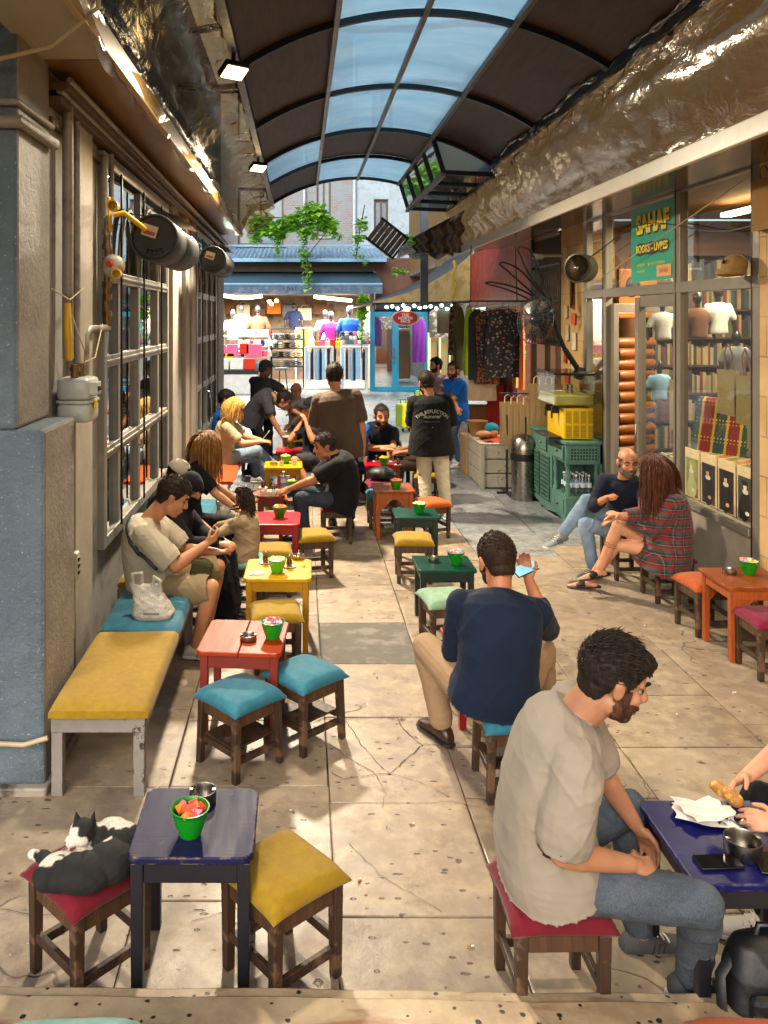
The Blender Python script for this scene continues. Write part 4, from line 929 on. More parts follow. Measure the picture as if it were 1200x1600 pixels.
    # --- clothes
    if shirt:
        mb=MB(); td=-hemdown/(neck-pel).length
        secs=[(td,.178,.135,0)]+[(t,w*fat,d*fat,o) for t,w,d,o in TS[1:-1]]+[(1.02,.068,.062,0)]
        secs=[(t,w*(fat if i==0 else 1)+(loose*max(0,.75-t) ),d*(fat if i==0 else 1)+loose*max(0,.75-t),o) for i,(t,w,d,o) in enumerate(secs)]
        torso(mb,pel,neck,rp,rc,secs,bend,off,s=s)
        ends=[]
        for i,k in enumerate((-1,1)):
            r0=.062*s*sleever*(.5+.5*fat)+off*.4; sl=sleeve[i] if hasattr(sleeve,'__len__') else sleeve
            mb.cap(neck-up*.03*s+rc*k*.05*s,SH[i],.05*s+off*.5,.058*s+off*.5)
            if sl<=1:
                e=SH[i].lerp(EL[i],sl); mb.cap(SH[i],e,r0,r0*1.12 if sl<.8 else r0*.95,16); ends.append((e,(EL[i]-SH[i]).normalized(),r0*1.12))
            else:
                f=min(1,(sl-1)); e=EL[i].lerp(WR[i],f); r1=.050*s+off*.6
                mb.cap(SH[i],EL[i],r0,r1,16); mb.cap(EL[i],e,r1,r1*(.78 if f>.6 else .95),16); ends.append((e,(WR[i]-EL[i]).normalized(),r1))
        me=remesh(mb,vox,4)
        def keep(c,nn):
            m=np.ones(len(c),bool)
            for e,d,r in ends:
                q=c-np.array(e); al=q@np.array(d); m&=~((al>.0)&(np.linalg.norm(q,axis=1)<r*1.5)&(nn@np.array(d)>.3))
            q=c-np.array(pel); al=q@np.array(up); m&=~((al<-.5*hemdown)&(nn@np.array(up)<-.75)&(hemdown>.125)); return m
        delfaces(me,keep)
        folds(me,fold,seed+3,[(SH[0]-up*.08,.12),(SH[1]-up*.08,.12),(pel+up*.08,.16),(EL[0],.07),(EL[1],.07)])
        so=me.copy() if False else None
        o=put('shirt',me,shirt,root,True); sd=o.modifiers.new('thick','SOLIDIFY'); sd.thickness=.004; sd.offset=-1
        if collar: 
            mb=MB(); c0=neck+up*.012; f2=up.cross(rc); mb.tube([c0+rc*(.070*s*cos(a))+f2*(.064*s*sin(a))-up*(.012*(-sin(a)) if sin(a)*1<0 else 0)*0 for a in [2*pi*q/20 for q in range(20)]],.009*s,8,closed=True)
            obj('collar',mb,shirt,root,True)
    if trousers:
        mb=MB(); torso(mb,pel,neck,rp,rc,[(-.2,.12,.10,0),(-.1,.155,.12,0),(0,.170*fat,.124*fat,0),(.12,.160*fat,.118*fat,0),(.2,.15*fat,.112*fat,0)],bend*0,.012,s=s)
        ends=[]
        for i,k in enumerate((-1,1)):
            th=.092*s*thighr; kn=.066*s*thighr
            if tlen>=1:
                mb.cap(HP[i],KN[i],th,kn,18); mb.ell(KN[i],(kn*1.02,)*3); e=KN[i].lerp(AN[i],tlen-.1 if tlen<1.1 else .99); mb.cap(KN[i],e,kn*.98,.053*s*thighr,16); ends.append((e,(AN[i]-KN[i]).normalized(),.06))
            else:
                e=HP[i].lerp(KN[i],tlen); mb.cap(HP[i],e,th*1.06,kn*1.25,18); ends.append((e,(KN[i]-HP[i]).normalized(),.1))
        me=remesh(mb,vox,3)
        def keep2(c,nn):
            m=np.ones(len(c),bool)
            for e,d,r in ends: q=c-np.array(e); al=q@np.array(d); m&=~((al>.0)&(np.linalg.norm(q,axis=1)<r*1.5)&(nn@np.array(d)>.5))
            return m
        delfaces(me,keep2); folds(me,fold*.9,seed+9,[(KN[0],.12),(KN[1],.12),(AN[0],.12),(AN[1],.12),(pel,.15)],1.15)
        put('trousers',me,trousers,root,True)
    if shoe:
        for i in (0,1):
            if shoe[i] is None: continue
            kind,mu,ms=shoe[i]; td=V(toedir[i]).normalized() if toedir and toedir[i] else facing
            make_shoe(root,AN[i],td,s,kind,mu,ms,vox)
    return dict(root=root,SH=SH,EL=EL,WR=WR,KN=KN,AN=AN,HP=HP,R=R,up=up,rc=rc,cf=cf,pel=pel,neck=neck,hc=hc,H=H,rp=rp,body=body)
def make_shoe(root,an,td,s,kind,mu,ms,vox):
    x=td.cross(UP).normalized(); u=x.cross(td); b=an-u*.075*s
    def sec(p,w,h,h0,n=14):
        c=b+td*p*s; return [c+x*(w*s*math.copysign(abs(cos(a))**.75,cos(a)))+u*(h0*s+(h-h0)*s*(.5+.5*sin(a))) for a in [2*pi*k/n for k in range(n)]]
    if kind!='sandal':
        mb=MB(); loftrings(mb,[sec(p,w,h,.012) for p,w,h in ((-.075,.012,.045),(-.07,.026,.072),(-.04,.037,.094),(0,.040,.102),(.04,.041,.086),(.09,.044,.062),(.14,.048,.052),(.175,.042,.044),(.195,.026,.034),(.2,.01,.025))])
        obj('shoe_upper',mb,mu,root,True)
        if kind=='sneaker':
            mb=MB()
            for j in range(4): c=b+td*(.035+.022*j)*s+u*(.092-.011*j)*s; mb.tube([c-x*.022*s,c+u*.005,c+x*.022*s],.003*s,5)
            obj('laces',mb,M('white laces',C('cfcbc2'),.8,bump=0),root,True)
            mb=MB()
            for sd in(-1,1):
                for j in range(3): c=b+td*(.02+.02*j)*s+x*sd*.0425*s; mb.beam(c+u*.02*s,c+u*.07*s+td*.018*s-x*sd*.004,.003,.007)
                obj('side_stripes',mb,M('shoe stripes',C('34383c'),.6,bump=0),root,True); mb=MB()
    h=.02 if kind!='sneaker' else .028
    mb=MB(); loftrings(mb,[sec(p,w,h,0) for p,w in ((-.082,.014),(-.076,.03),(-.045,.041),(0,.043),(.05,.044),(.1,.049),(.15,.052),(.185,.045),(.205,.026),(.211,.01))])
    obj('shoe_sole',mb,ms,root,True)
    if kind=='sandal':
        mb=MB(); loftrings(mb,[sec(p,w,h2,.018) for p,w,h2 in ((.05,.044,.06),(.07,.048,.062),(.1,.052,.052),(.125,.053,.045))],cap=False); obj('strap',mb,mu,root,True)
def hair_cap(root,hc,R,H,hair,vox,seed):
    mb=MB(); th=hair.get('t',.012)
    def e(c,r): mb.ell(hc+R@(V(c)*H),[x*H for x in r],M=R,nu=22,nv=16)
    e((0,-.014,.032),(.078+th*.6,.097+th*.8,.092+th)); e((0,.036,.055),(.064+th*.5,.054+th*.7,.058+th)); e((0,-.04,-.03),(.064+th*.3,.062+th*.4,.06))
    if hair.get('quiff'): e((0,.055,.088),(.05,.05,.03))
    me=remesh(mb,max(.0045,vox*.7),2); fh=hair.get('line',.062); bald=hair.get('bald',0)
    def keep(c,nn):
        l=(c-np.array(hc))@np.array(R)/H; x,y,z=l.T; j=(vnoise(c,(90,90,90),4)-.5)*.012
        T=np.interp(y,[-.13,-.05,-.03,-.012,.012,.02,.045,.06,.12],[hair.get('nape',-.07),hair.get('nape',-.07),-.03,.028,.016,-.004 if hair.get('burn',1) else .02,.03,fh,fh])
        m=(z+j>T)
        if bald: m&=(z<.04+.045*(1-bald))&~((y>.03)&(np.abs(x)<.058))
        return m
    delfaces(me,keep); a=mverts(me); n=mnorms(me); l=(a-np.array(hc))@np.array(R)/H
    tp=np.clip((l[:,2]-.01)/.06,0,1); fade=np.clip((l[:,2]+.08)/.12,0,1)
    a=a+n*(((1-np.abs(2*vnoise(l,(55,22,45),seed)-1))**1.5-.5)*hair.get('amp',.008)*(.3+.7*tp)-.007*(1-fade)*H)[:,None]; setv(me,a)
    m=hairm('hair '+hair['c'],hair['c'],hair.get('hi','2a1d15')); put('hair',me,m,root,True)
    nt=hair.get('tufts',260 if (vox<.0098 and not hair.get('bald') and not hair.get('long')) else 0)
    if nt:
        rnd=random.Random(seed+4); mb=MB(); k=0
        while k<nt:
            th_=rnd.uniform(0,2*pi); ph=math.acos(rnd.uniform(-.2,1)); d=V((sin(ph)*cos(th_),sin(ph)*sin(th_),cos(ph))); p=V((0,-.012,.036))+V((d.x*(.080+th*.5),d.y*(.101+th*.6),d.z*(.094+th)))
            if p.y>.03: p.y=max(p.y,.03)
            if p.z<np.interp(p.y,[-.13,-.03,0,.03,.06],[-.03,-.02,.03,.03,.072]): continue
            k+=1; fl=V(hair.get('flow',(.1,.6,.15))); t=(fl-d*fl.dot(d)).normalized(); up_=d*.16; ln=hair.get('tl',.03)*rnd.uniform(.6,1.2)*(.55+.6*max(0,d.z))
            t=(t+V([rnd.gauss(0,.25) for _ in range(3)])+up_).normalized(); q0=p-d*.004; q1=q0+t*ln*.5+d*.003; q2=q1+(t-d*.35)*ln*.5
            mb.tube([hc+R@(x*H) for x in (q0,q1,q2)],[.0024,.0019,.0003],4)
        obj('hair_tufts',mb,m,root,True)
def long_hair(root,hc,R,H,hair,neck,up,rc,cf,seed):
    rnd=random.Random(seed+2); mb=MB(); n=int(hair.get('n',230)*2.3); ln=hair['long']; wv=hair.get('wave',.008); back=-cf
    axis=neck-V((0,0,.1)); lat=hair.get('front',.25)
    for k in range(n):
        a=rnd.uniform(0,2*pi); ph=math.acos(rnd.uniform(-.25,1)); d=V((sin(ph)*cos(a),sin(ph)*sin(a),cos(ph)))
        if d.y>.30+.5*d.z*0 and d.z<.75: continue
        p=V((0,-.014,.03))+V((d.x*.086,d.y*.106,d.z*.100)); P=[hc+R@(p*H)]; out=R@d
        side=R@V((1 if d.x>0 else -1,-.35,-.15)); v=(out*.25+side*.75*min(1,.25+abs(d.z))); v.normalize(); L=ln*rnd.uniform(.72,1.05); st=L/11; ph2=rnd.uniform(0,6.28); fq=rnd.uniform(.7,1.15)
        for i in range(11):
            g=min(1,.3+i*.22); v=(v*(1-g*.6)+V((0,0,-1))*g*.75); v.normalize(); q=P[-1]+v*st
            # keep off head, neck and back
            l=R.transposed()@(q-hc)/H; e=V((l.x/.088,(l.y+.014)/.108,(l.z-.02)/.112)) 
            if e.length<1 and l.z>-.1: l2=V((e.x/e.length*.088,e.y/e.length*.108-.014,e.z/e.length*.112+.02)); q=hc+R@(l2*H)
            if q.z<neck.z+.05:
                rel=q-neck; h=V((rel.x,rel.y,0)); tr=min(.2,.075+(neck.z+.05-q.z)*.9); b=h.dot(back); s_=h.dot(rc)
                mn=min(.12,.05+(neck.z+.05-q.z)*.45)
                if b<mn and abs(s_)<.17 and b>-.02: q=q+back*(mn-b)
                if b<=-.02 and b>-.12 and abs(s_)<.15: q=q+cf*(.12+b)
            w=wv*(.2+i/11); q=q+rc*(sin(i*fq+ph2)*w)+cf*(cos(i*fq*1.2+ph2)*w*.6); P.append(q)
        r=hair.get('r',.0062)*.58*rnd.uniform(.5,1.3); mb.tube(P,[r*.8]+[r*x for x in (1,1.05,1.1,1.1,1.05,1,.95,.85,.7,.5,.15)],5)
    obj('long_hair',mb,hairm('hair '+hair['c'],hair['c'],hair.get('hi','2a1d15')),root,True)
m_tee=cloth('off white tee cotton','887f72',fold=.7); m_navy=cloth('navy linen','0d1a2e',.18,weave=300,fold=.5); m_beige_t=cloth('beige tee cotton','a8977a'); m_black=cloth('black tee cotton','0c0c10',.1,fold=.3)
m_brown_t=cloth('taupe tee cotton','4e4136'); m_grey_t=cloth('charcoal tee cotton','34353c'); m_dnavy=cloth('dark navy cotton','0e1424'); m_bluet=cloth('bright blue tee cotton','0b52a0'); m_whitet=cloth('white tee cotton','b4b8c0')
m_cream=cloth('cream trouser cotton','b3a78e',fold=.45); m_khaki=cloth('khaki chino cotton','8f765a',fold=.45); m_cargo=cloth('sand cargo cotton','8d7a5a',fold=.6); m_blackp=cloth('black trouser cotton','0e0e12')
d_grey=denim('grey blue denim','2c323a','4c5560'); d_light=denim('light blue denim','50667f','8ba0b2'); d_dark=denim('dark denim','151c28','2b3646'); d_blue=denim('mid blue denim','1f3550','3f6084')
m_brsh=M('brown shoe leather',C('2e1c12'),.35,bump=.2,bs=60); m_soleb=M('black rubber sole',C('14120f'),.7,bump=.1); m_solew=M('white rubber sole',C('b9b6ae'),.6,bump=.05); m_greysh=M('grey sneaker mesh',C('6d7678'),.8,bump=.4,bs=300); m_whsh=M('white sneaker leather',C('b9b5ac'),.5,bump=.1); m_tealsh=M('teal grey sneaker',C('45484a'),.7,bump=.2,bs=200)
SH_B=('loafer',m_brsh,m_soleb); SH_G=('sneaker',m_greysh,m_solew); SH_W=('sneaker',m_whsh,m_solew); SH_K=('loafer',M('black shoe',C('111113'),.5),m_soleb); SH_T=('sneaker',m_tealsh,m_solew)
BLK=dict(c='0a0807',hi='2a201a')
# 1 foreground man, off white tee
P1=person('man in off white tee shirt and grey jeans at the lower right, looking right',U(858,1345,2.95),U(900,1116,2.88),U(958,1062,2.84),(1,-.05,-.36),(1,.02,0),
  [U(1010,1320,3.15),U(985,1350,2.78)],[U(1000,1462,3.17),U(1080,1530,2.92)],s=1.05,vox=.0055,skin_c='9e7356',shirt=m_tee,sleeve=.78,trousers=d_grey,shoe=[SH_T,SH_T],
  hair=dict(BLK,t=.013,amp=.010,tufts=1800,tl=.03,quiff=1,flow=(.05,.7,.1)),beard=dict(c='20140d',hi='5a3a28',t=-.0013),hs=1.05,elbow_pole=[None,(-.6,-.1,-1)],knee_pole=[(.5,.5,1),(.35,-.7,1.15)],bend=(-.13,-.02,.05),hemdown=.02,off=.024,loose=.02,
  hand_kw=[dict(curl=.6),dict(curl=.8,pn=(0,.5,-1))],toedir=[(.9,.1,0),(.95,-.1,0)],chest=(1,-.28,0),fat=1.04,fold=.015,sleever=1.12,seed=1,neckr=.06)
# 2 navy shirt man from behind
P2=person('broad man in navy shirt seen from behind, phone raised in his right hand',U(772,1088,4.26),U(780,930,4.36),U(776,878,4.44),(-.25,1,-.3),(.0,1,0),
  [U(722,985,4.72),U(826,905,4.74)],[V((.80,4.70,.085)),V((1.40,4.76,.085))],s=1.1,vox=.006,skin_c='a87250',shirt=m_navy,sleeve=1.45,trousers=m_khaki,shoe=[SH_B,SH_B],
  hair=dict(c='120b08',hi='33231a',t=.007,amp=.003,tufts=900,tl=.014,flow=(0,-.6,.2),nape=-.06),beard=dict(c='120c08',t=-.0015),hs=1.08,elbow_pole=[(-.35,-.5,-1),(.45,.0,-1)],knee_pole=[(-.4,.5,1),(.35,.5,1)],bend=(0,-.11,.02),hemdown=.02,off=.02,loose=.02,
  hand_kw=[None,dict(curl=.6,pn=(-.3,-.8,.3))],toedir=[(-.45,1,0),(.35,1,0)],fat=1.04,fold=.012,seed=2,sleever=1.05,hdir=[None,(-.2,.3,1)],thighr=1.08)
# 3 right partial person
P3=person('person in grey sleeves at the right edge, hands unwrapping food over the navy table',(2.22,3.1,.47),(2.12,3.12,1.0),(2.03,3.12,1.2),(-1,0,-.45),(-1,.05,0),
  [U(1222,1292,2.98),U(1168,1212,3.26)],[(1.83,2.86,.085),(1.80,3.2,.085)],s=1.0,vox=.0042,skin_c='c08f70',shirt=cloth('grey jersey','6d7274'),sleeve=.95,trousers=m_blackp,shoe=[SH_W,SH_W],hair=dict(BLK,t=.016),hs=1.05,
  elbow_pole=[(.6,-.8,-.6),(.6,.8,-.6)],hand_kw=[dict(curl=.55,pn=(-.1,.5,-.4)),dict(curl=.62,pn=(-.1,-.6,-.5),thumb=.8)],bend=(.08,0,0),hdir=[(-1,.18,.12),(-1,-.35,-.25)],toedir=[(-1,-.1,0),(-1,.15,0)],seed=3,sleever=1.1)
# 4 bald man by the bookshop
P4=person('bald bearded man in open navy shirt and light jeans, legs crossed, by the bookshop door',(3.0,7.72,.42),(2.93,7.55,.93),(2.93,7.46,1.09),(-.05,-1,-.15),(-1,-.35,0),
  [U(965,812,7.35),U(948,778,7.35)],[V((2.68,7.62,.085)),U(876,838,7.75)],s=.98,vox=.0075,skin_c='b07c5a',shirt=m_dnavy,sleeve=1.5,trousers=d_light,shoe=[SH_G,SH_G],
  hair=dict(c='2a2420',hi='5d5650',t=.003,amp=.002,bald=.8),beard=dict(c='2a221e',hi='7a7068',t=0),hs=1.1,elbow_pole=[(0,-1,-.7),(-.6,-.5,-.9)],knee_pole=[(-1,0,.8),(-1,-.3,1.2)],bend=(.08,.03,0),hemdown=.06,hand_kw=[dict(curl=.3),dict(curl=1.3,pn=(.3,0,-1))],toedir=[(-.9,-.5,0),(-.9,-.4,-.15)],chest=(-.7,-.8,0),fat=1.05,seed=4)
# 5 woman in plaid
k=NT('red black plaid'); g=k.sep(k.co((1,1,1))); 
def band(v,f,ph,w): return k.math('LESS_THAN',k.math('FRACT',k.math('ADD',k.math('MULTIPLY',v,f),ph)),w)
a=k.math('ADD',g[0],k.math('MULTIPLY',g[1],.9)); b=g[2]; c=k.mix(.5,C('191416'),C('2b2426')); 
t1=band(a,13,0,.42); t2=band(b,13,0,.42); c=k.mix(k.math('MULTIPLY',k.math('ADD',t1,t2),.32),c,C('544c4a')); c=k.mix(k.math('MULTIPLY',band(a,13,.62,.13),.8),c,C('6e0f14')); c=k.mix(band(b,13,.62,.17),c,C('7e1016')); c=k.mix(k.math('MULTIPLY',band(b,13,.28,.06),.35),c,C('9a908a')); c=k.mix(k.math('MULTIPLY',band(a,13,.28,.06),.25),c,C('9a908a'))
k.P(Base_Color=c,Roughness=.9,Sheen_Weight=.1,Normal=k.bump(k.noise(12,4),.4,.01)); m_plaid=k.m
P5=person('woman with long wavy brown hair in a red and black plaid shirt, bare legs crossed',(3.09,7.05,.43),(3.03,7.0,.94),(2.97,7.02,1.10),(-.8,.75,-.2),(-1,.08,0),
  [U(972,808,7.05),U(968,806,6.93)],[V((2.55,7.32,.09)),U(938,888,7.2)],s=.98,vox=.0065,skin_c='bf8d6c',shirt=m_plaid,sleeve=1.72,shoe=[('sandal',mat_dark,m_soleb),('sandal',mat_dark,m_soleb)],
  hair=dict(c='24120a',hi='5f3420',t=.016,long=.50,n=280,wave=.014,r=.0068),hs=1.08,elbow_pole=[None,(0,-1,-.8)],knee_pole=[(-1,.4,.9),(-1,-.2,1.3)],bend=(.10,-.02,0),hemdown=.16,off=.034,loose=.05,fat=1.1,toedir=[(-.9,.35,-.1),(-.95,-.1,-.15)],hand_kw=[None,dict(curl=.25)],seed=5,sleever=1.2,chest=(-1,-.1,0))
kn,an=P5['KN'][1],P5['AN'][1]; dd=(an-kn).normalized(); c0=kn.lerp(an,.42); q=perp((0,0,1),dd); w=dd.cross(q); mb=MB()
for row in (-.012,.012): mb.tube([c0+dd*(row+.008*sin(i*1.9))+q*cos(2*pi*i/28)*.0555+w*sin(2*pi*i/28)*.0555 for i in range(28)],.0022,5,closed=True)
obj('tattoo',mb,M('tattoo ink',C('241c20'),.6,bump=0),P5['root'],True)
# 6 man in beige tee on the bench
P6=person('man in beige tee shirt and cargo shorts on the bench, looking at his phone',U(243,918,6.03),U(232,812,6.03),U(270,776,6.03),(1,.1,-.55),(1,0,0),
  [U(338,862,6.12),U(322,850,5.95)],[V((-.70,6.22,.085)),V((-.74,5.83,.085))],s=1.06,vox=.0065,skin_c='b5825e',shirt=cloth('pale cream tee cotton','aaa08c'),sleeve=.75,trousers=m_cargo,tlen=.88,shoe=[SH_W,SH_W],
  hair=dict(c='120c09',hi='2f221a',t=.014,amp=.008,tufts=400,tl=.025),hs=1.08,elbow_pole=[None,(-.1,-.6,-1)],bend=(-.10,0,.02),hemdown=.12,off=.026,loose=.02,hand_kw=[dict(curl=.6,pn=(-.2,.3,.8)),dict(curl=.6,pn=(-.2,.6,.4))],toedir=[(1,0,0),(1,-.1,0)],fat=1.12,fold=.014,seed=6,thighr=1.15,sleever=1.1)
# 7 veiled woman, 8 capped head behind
P7=person('woman in black face veil and robe beside the man with the phone',(-1.06,6.55,.5),(-.98,6.55,.93),(-.86,6.53,1.05),(.75,-.8,-.4),(1,-.15,0),
  [(-.62,6.45,.64),(-.62,6.35,.66)],[(-.62,6.62,.085),(-.62,6.45,.085)],s=.95,vox=.008,skin_c='b98a68',shirt=m_blackp,sleeve=1.9,trousers=m_blackp,shoe=[SH_K,SH_K],hair=None,hs=1.05,bend=(-.1,0,0),off=.04,loose=.05,hemdown=.16,seed=7,thighr=1.35)
def veil(P,mt,name,cut_eye=True,t=.014):
    hc,R,H=P['hc'],P['R'],P['H']; mb=MB(); e=lambda c,r: mb.ell(hc+R@(V(c)*H),[x*H for x in r],M=R,nu=20,nv=14)
    e((0,-.014,.032),(.088+t*.3,.108,.104)); e((0,.03,.02),(.078,.078,.1)); e((0,.03,-.07),(.075,.082,.09)); e((0,-.01,-.1),(.09,.09,.1))
    nk=P['neck']; torso(mb,nk-P['up']*.22,nk+P['up']*.02,P['rp'],P['rc'],[(-.05,.24,.16,0),(.5,.22,.15,0),(.9,.14,.12,0),(1.0,.10,.10,0)],V((0,0,0)),0)
    me=remesh(mb,.007,4)
    def keep(c,nn):
        l=(c-np.array(hc))@np.array(R)/H; x,y,z=l.T
        return ~((y>.055)&(np.abs(x)<.052)&(z>-.018)&(z<.032)) if cut_eye else ~((y>.03)&(np.abs(x)<.055)&(z<.06)&(z>-.1))
    delfaces(me,keep); folds(me,.010,21,base=.5); put(name,me,mt,P['root'],True)
m_veil=cloth('black navy veil','0b0d18',.15,fold=.5); veil(P7,m_veil,'veil')
mb=MB(); torso(mb,V((-1.03,6.55,.5)),V((-1.0,6.55,.9)),V((0,-1,0)),V((0,-1,0)),[(-.1,.25,.2,0),(.5,.22,.17,0),(1,.12,.1,0)],V((-.08,0,0)),0)
for k in(0,1): mb.cap(P7['HP'][k],P7['KN'][k],.15,.13); mb.cap(P7['KN'][k],P7['AN'][k]+V((0,0,.02)),.13,.15)
me=remesh(mb,.009,4); folds(me,.016,23,base=.8); put('robe',me,m_veil,P7['root'],True)
P8=person('person in white cap bent low between the window and the veiled woman',(-1.15,7.12,.5),(-1.15,7.1,.9),(-1.04,7.05,1.06),(1,-.2,-.6),(1,0,0),[(-.7,7.0,.55),(-.7,6.9,.55)],[(-.7,7.2,.085),(-.7,7.0,.085)],s=.95,vox=.009,skin_c='a87a5c',shirt=m_black,trousers=m_blackp,shoe=[SH_K,SH_K],hair=dict(BLK,t=.012),bend=(-.08,0,0),seed=8)
def capp(P,mt,t=.02,brim=True,name='cap'):
    hc,R,H=P['hc'],P['R'],P['H']; mb=MB(); mb.ell(hc+R@(V((0,-.012,.045))*H),[x*H for x in (.09+t*.2,.110,.10)],M=R,nu=24,nv=16); me=remesh(mb,.006,2)
    delfaces(me,lambda c,nn: ((c-np.array(hc))@np.array(R)/H)[:,2]>.045); put(name,me,mt,P['root'],True)
    if brim:
        mb=MB(); mb.grid(lambda u,v:hc+R@(V(((u-.5)*.15*(1-.25*v*v),.085+.085*v-.05*(2*u-1)**2,.055-.02*v-.03*(2*u-1)**2))*H),10,6); o=obj('brim',mb,mt,P['root'],True); o.modifiers.new('t','SOLIDIFY').thickness=.004
capp(P8,cloth('off white cap','a59a86'))
# 9 child
P9=person('small child with dark curly hair in a beige sweater, facing the bench',(-.47,6.93,.46),(-.46,6.92,.77),(-.485,6.90,.90),(-1,.1,.1),(-1,.1,0),[(-.72,7.08,.62),(-.72,6.8,.6)],[(-.72,7.02,.085),(-.72,6.85,.085)],s=.66,vox=.0065,skin_c='c0906c',shirt=cloth('beige knit','a08a6a',fold=.5),sleeve=1.9,trousers=m_cargo,shoe=[SH_W,SH_W],
  hair=dict(c='140b07',hi='3a251a',t=.03,amp=.03,long=.16,n=200,wave=.02,r=.008),hs=.88,bend=(.04,0,0),off=.022,loose=.03,hemdown=.07,seed=9,neckr=.05)
# 10 long haired woman in black
P10=person('woman with long light brown hair and black tee on the left bench',(-1.08,7.85,.5),(-1.0,7.88,1.02),(-.88,7.92,1.17),(.85,.45,-.45),(1,.2,0),[U(386,792,8.1),U(375,800,7.7)],[(-.45,8.3,.085),(-.5,7.9,.085)],s=.98,vox=.008,skin_c='c4946f',shirt=m_black,sleeve=.7,trousers=m_blackp,shoe=[SH_W,SH_K],
  hair=dict(c='4a2d14',hi='9a6b3a',t=.016,long=.52,n=280,wave=.010,r=.0066),hs=1.08,bend=(-.08,0,0),off=.022,loose=.02,seed=10,hand_kw=[dict(curl=.5,pn=(0,0,1)),dict(curl=.5,pn=(0,0,1))])
# 11 blonde woman, 12 behind her
P11=person('blonde woman in beige tee and pale jeans, legs crossed, on the far bench',(-1.0,11.1,.53),(-.97,11.08,1.02),(-.88,11.05,1.17),(1,-.25,-.45),(1,0,0),[U(410,688,11.1),U(408,690,10.95)],[V((-.42,11.3,.085)),U(438,735,11.2)],s=1.02,vox=.009,skin_c='c89a78',shirt=m_beige_t,sleeve=.7,trousers=d_light,shoe=[SH_W,SH_W],
  hair=dict(c='8a6630',hi='d3a95c',t=.018,long=.30,n=200,wave=.008,r=.008),hs=1.15,bend=(-.08,0,0),seed=11,knee_pole=[None,(.4,-.1,1.4)])
P12=person('dark haired sitter at the far end of the left bench behind the blonde woman',(-1.15,12.1,.53),(-1.12,12.1,1.03),(-1.08,12.05,1.2),(1,-.1,-.3),(1,0,0),[(-.7,12,.6),(-.7,11.9,.6)],[(-.65,12.2,.085),(-.65,12,.085)],s=1.0,vox=.010,skin_c='a87a5c',shirt=m_bluet,trousers=d_dark,shoe=[SH_W,SH_W],hair=dict(BLK,t=.02),hs=1.1,seed=12)
# 13 far standing man, 14 bending waiter
P13=person('standing man in charcoal tee with grey cap hair at the shop table on the left',(-.62,13.3,.92),(-.60,13.25,1.42),(-.56,13.2,1.57),(.8,.5,-.35),(.5,1,0),[(-.3,13.55,.98),(-.2,13.2,.95)],[(-.72,13.35,.085),(-.5,13.3,.085)],s=1.0,vox=.010,skin_c='8a6048',shirt=m_grey_t,trousers=m_blackp,shoe=[SH_K,SH_K],hair=dict(c='2c2a2c',hi='4a484a',t=.010),hs=1.12,knee_pole=[(.1,1,0),(.1,1,0)],seed=13,loose=.02,fat=1.05,elbow_pole=[(-1,0,-.6),(1,-.3,-.5)])
P14=person('waiter with glasses in charcoal tee bending over a table, dish in hand',(-.72,12.35,.90),(-.42,12.25,1.24),(-.25,12.2,1.17),(1,-.1,-.5),(1,-.1,0),[U(492,662,12.1),U(445,690,11.95)],[(-.78,12.55,.085),(-.62,12.2,.085)],s=1.03,vox=.0095,skin_c='96694e',shirt=m_grey_t,sleeve=.6,trousers=m_blackp,shoe=[SH_K,SH_K],hair=dict(BLK,t=.008,amp=.003),hs=1.12,bend=(-.06,0,.12),knee_pole=[(1,0,0),(1,0,0)],seed=14,fat=1.08,loose=.02,elbow_pole=[(0,.2,-1),(-.1,-.4,-1)])
mb=MB()
for k in(-1,1): mb.tube([P14['hc']+P14['R']@(V((k*.032+.022*cos(a),.095,.004+.017*sin(a)))*P14['H']) for a in [2*pi*i/14 for i in range(14)]],.0022,5,closed=True)
mb.tube([P14['hc']+P14['R']@(V(p)*P14['H']) for p in ((.054,.095,.008),(.082,.0,.006))],.002,5); mb.tube([P14['hc']+P14['R']@(V(p)*P14['H']) for p in ((-.054,.095,.008),(-.082,.0,.006))],.002,5)
obj('glasses',mb,mat_dark,P14['root'],True)
P15=person('bald man in white tee shirt seated far up the row',(-.02,14.1,.5),(-.04,14.05,1.0),(-.08,14.0,1.15),(-.5,-1,-.3),(-.2,-1,0),[(-.2,13.7,.6),(.15,13.65,.6)],[(-.15,13.6,.085),(.15,13.6,.085)],s=1.0,vox=.011,skin_c='c08f70',shirt=m_whitet,trousers=d_blue,shoe=[SH_K,SH_K],hair=dict(c='6d6560',hi='8d857d',t=.002,bald=.9),hs=1.15,fat=1.1,seed=15)
P16=person('man in black tee and cap leaning back among the tables, hand raised to his face',(.2,11.35,.47),(.16,11.45,.98),(.14,11.42,1.14),(-.9,-.4,0),(-.8,-.6,0),[U(478,660,11.2),U(470,662,11.5)],[(-.12,11.1,.085),(.16,10.95,.085)],s=1.03,vox=.0095,skin_c='b88462',shirt=m_dnavy,sleeve=.6,trousers=m_grey_t,tlen=.85,shoe=[SH_K,SH_K],hair=dict(BLK,t=.008),hs=1.12,fat=1.15,bend=(.05,.05,0),seed=16)
capp(P16,cloth('black cap','0d0f18'))
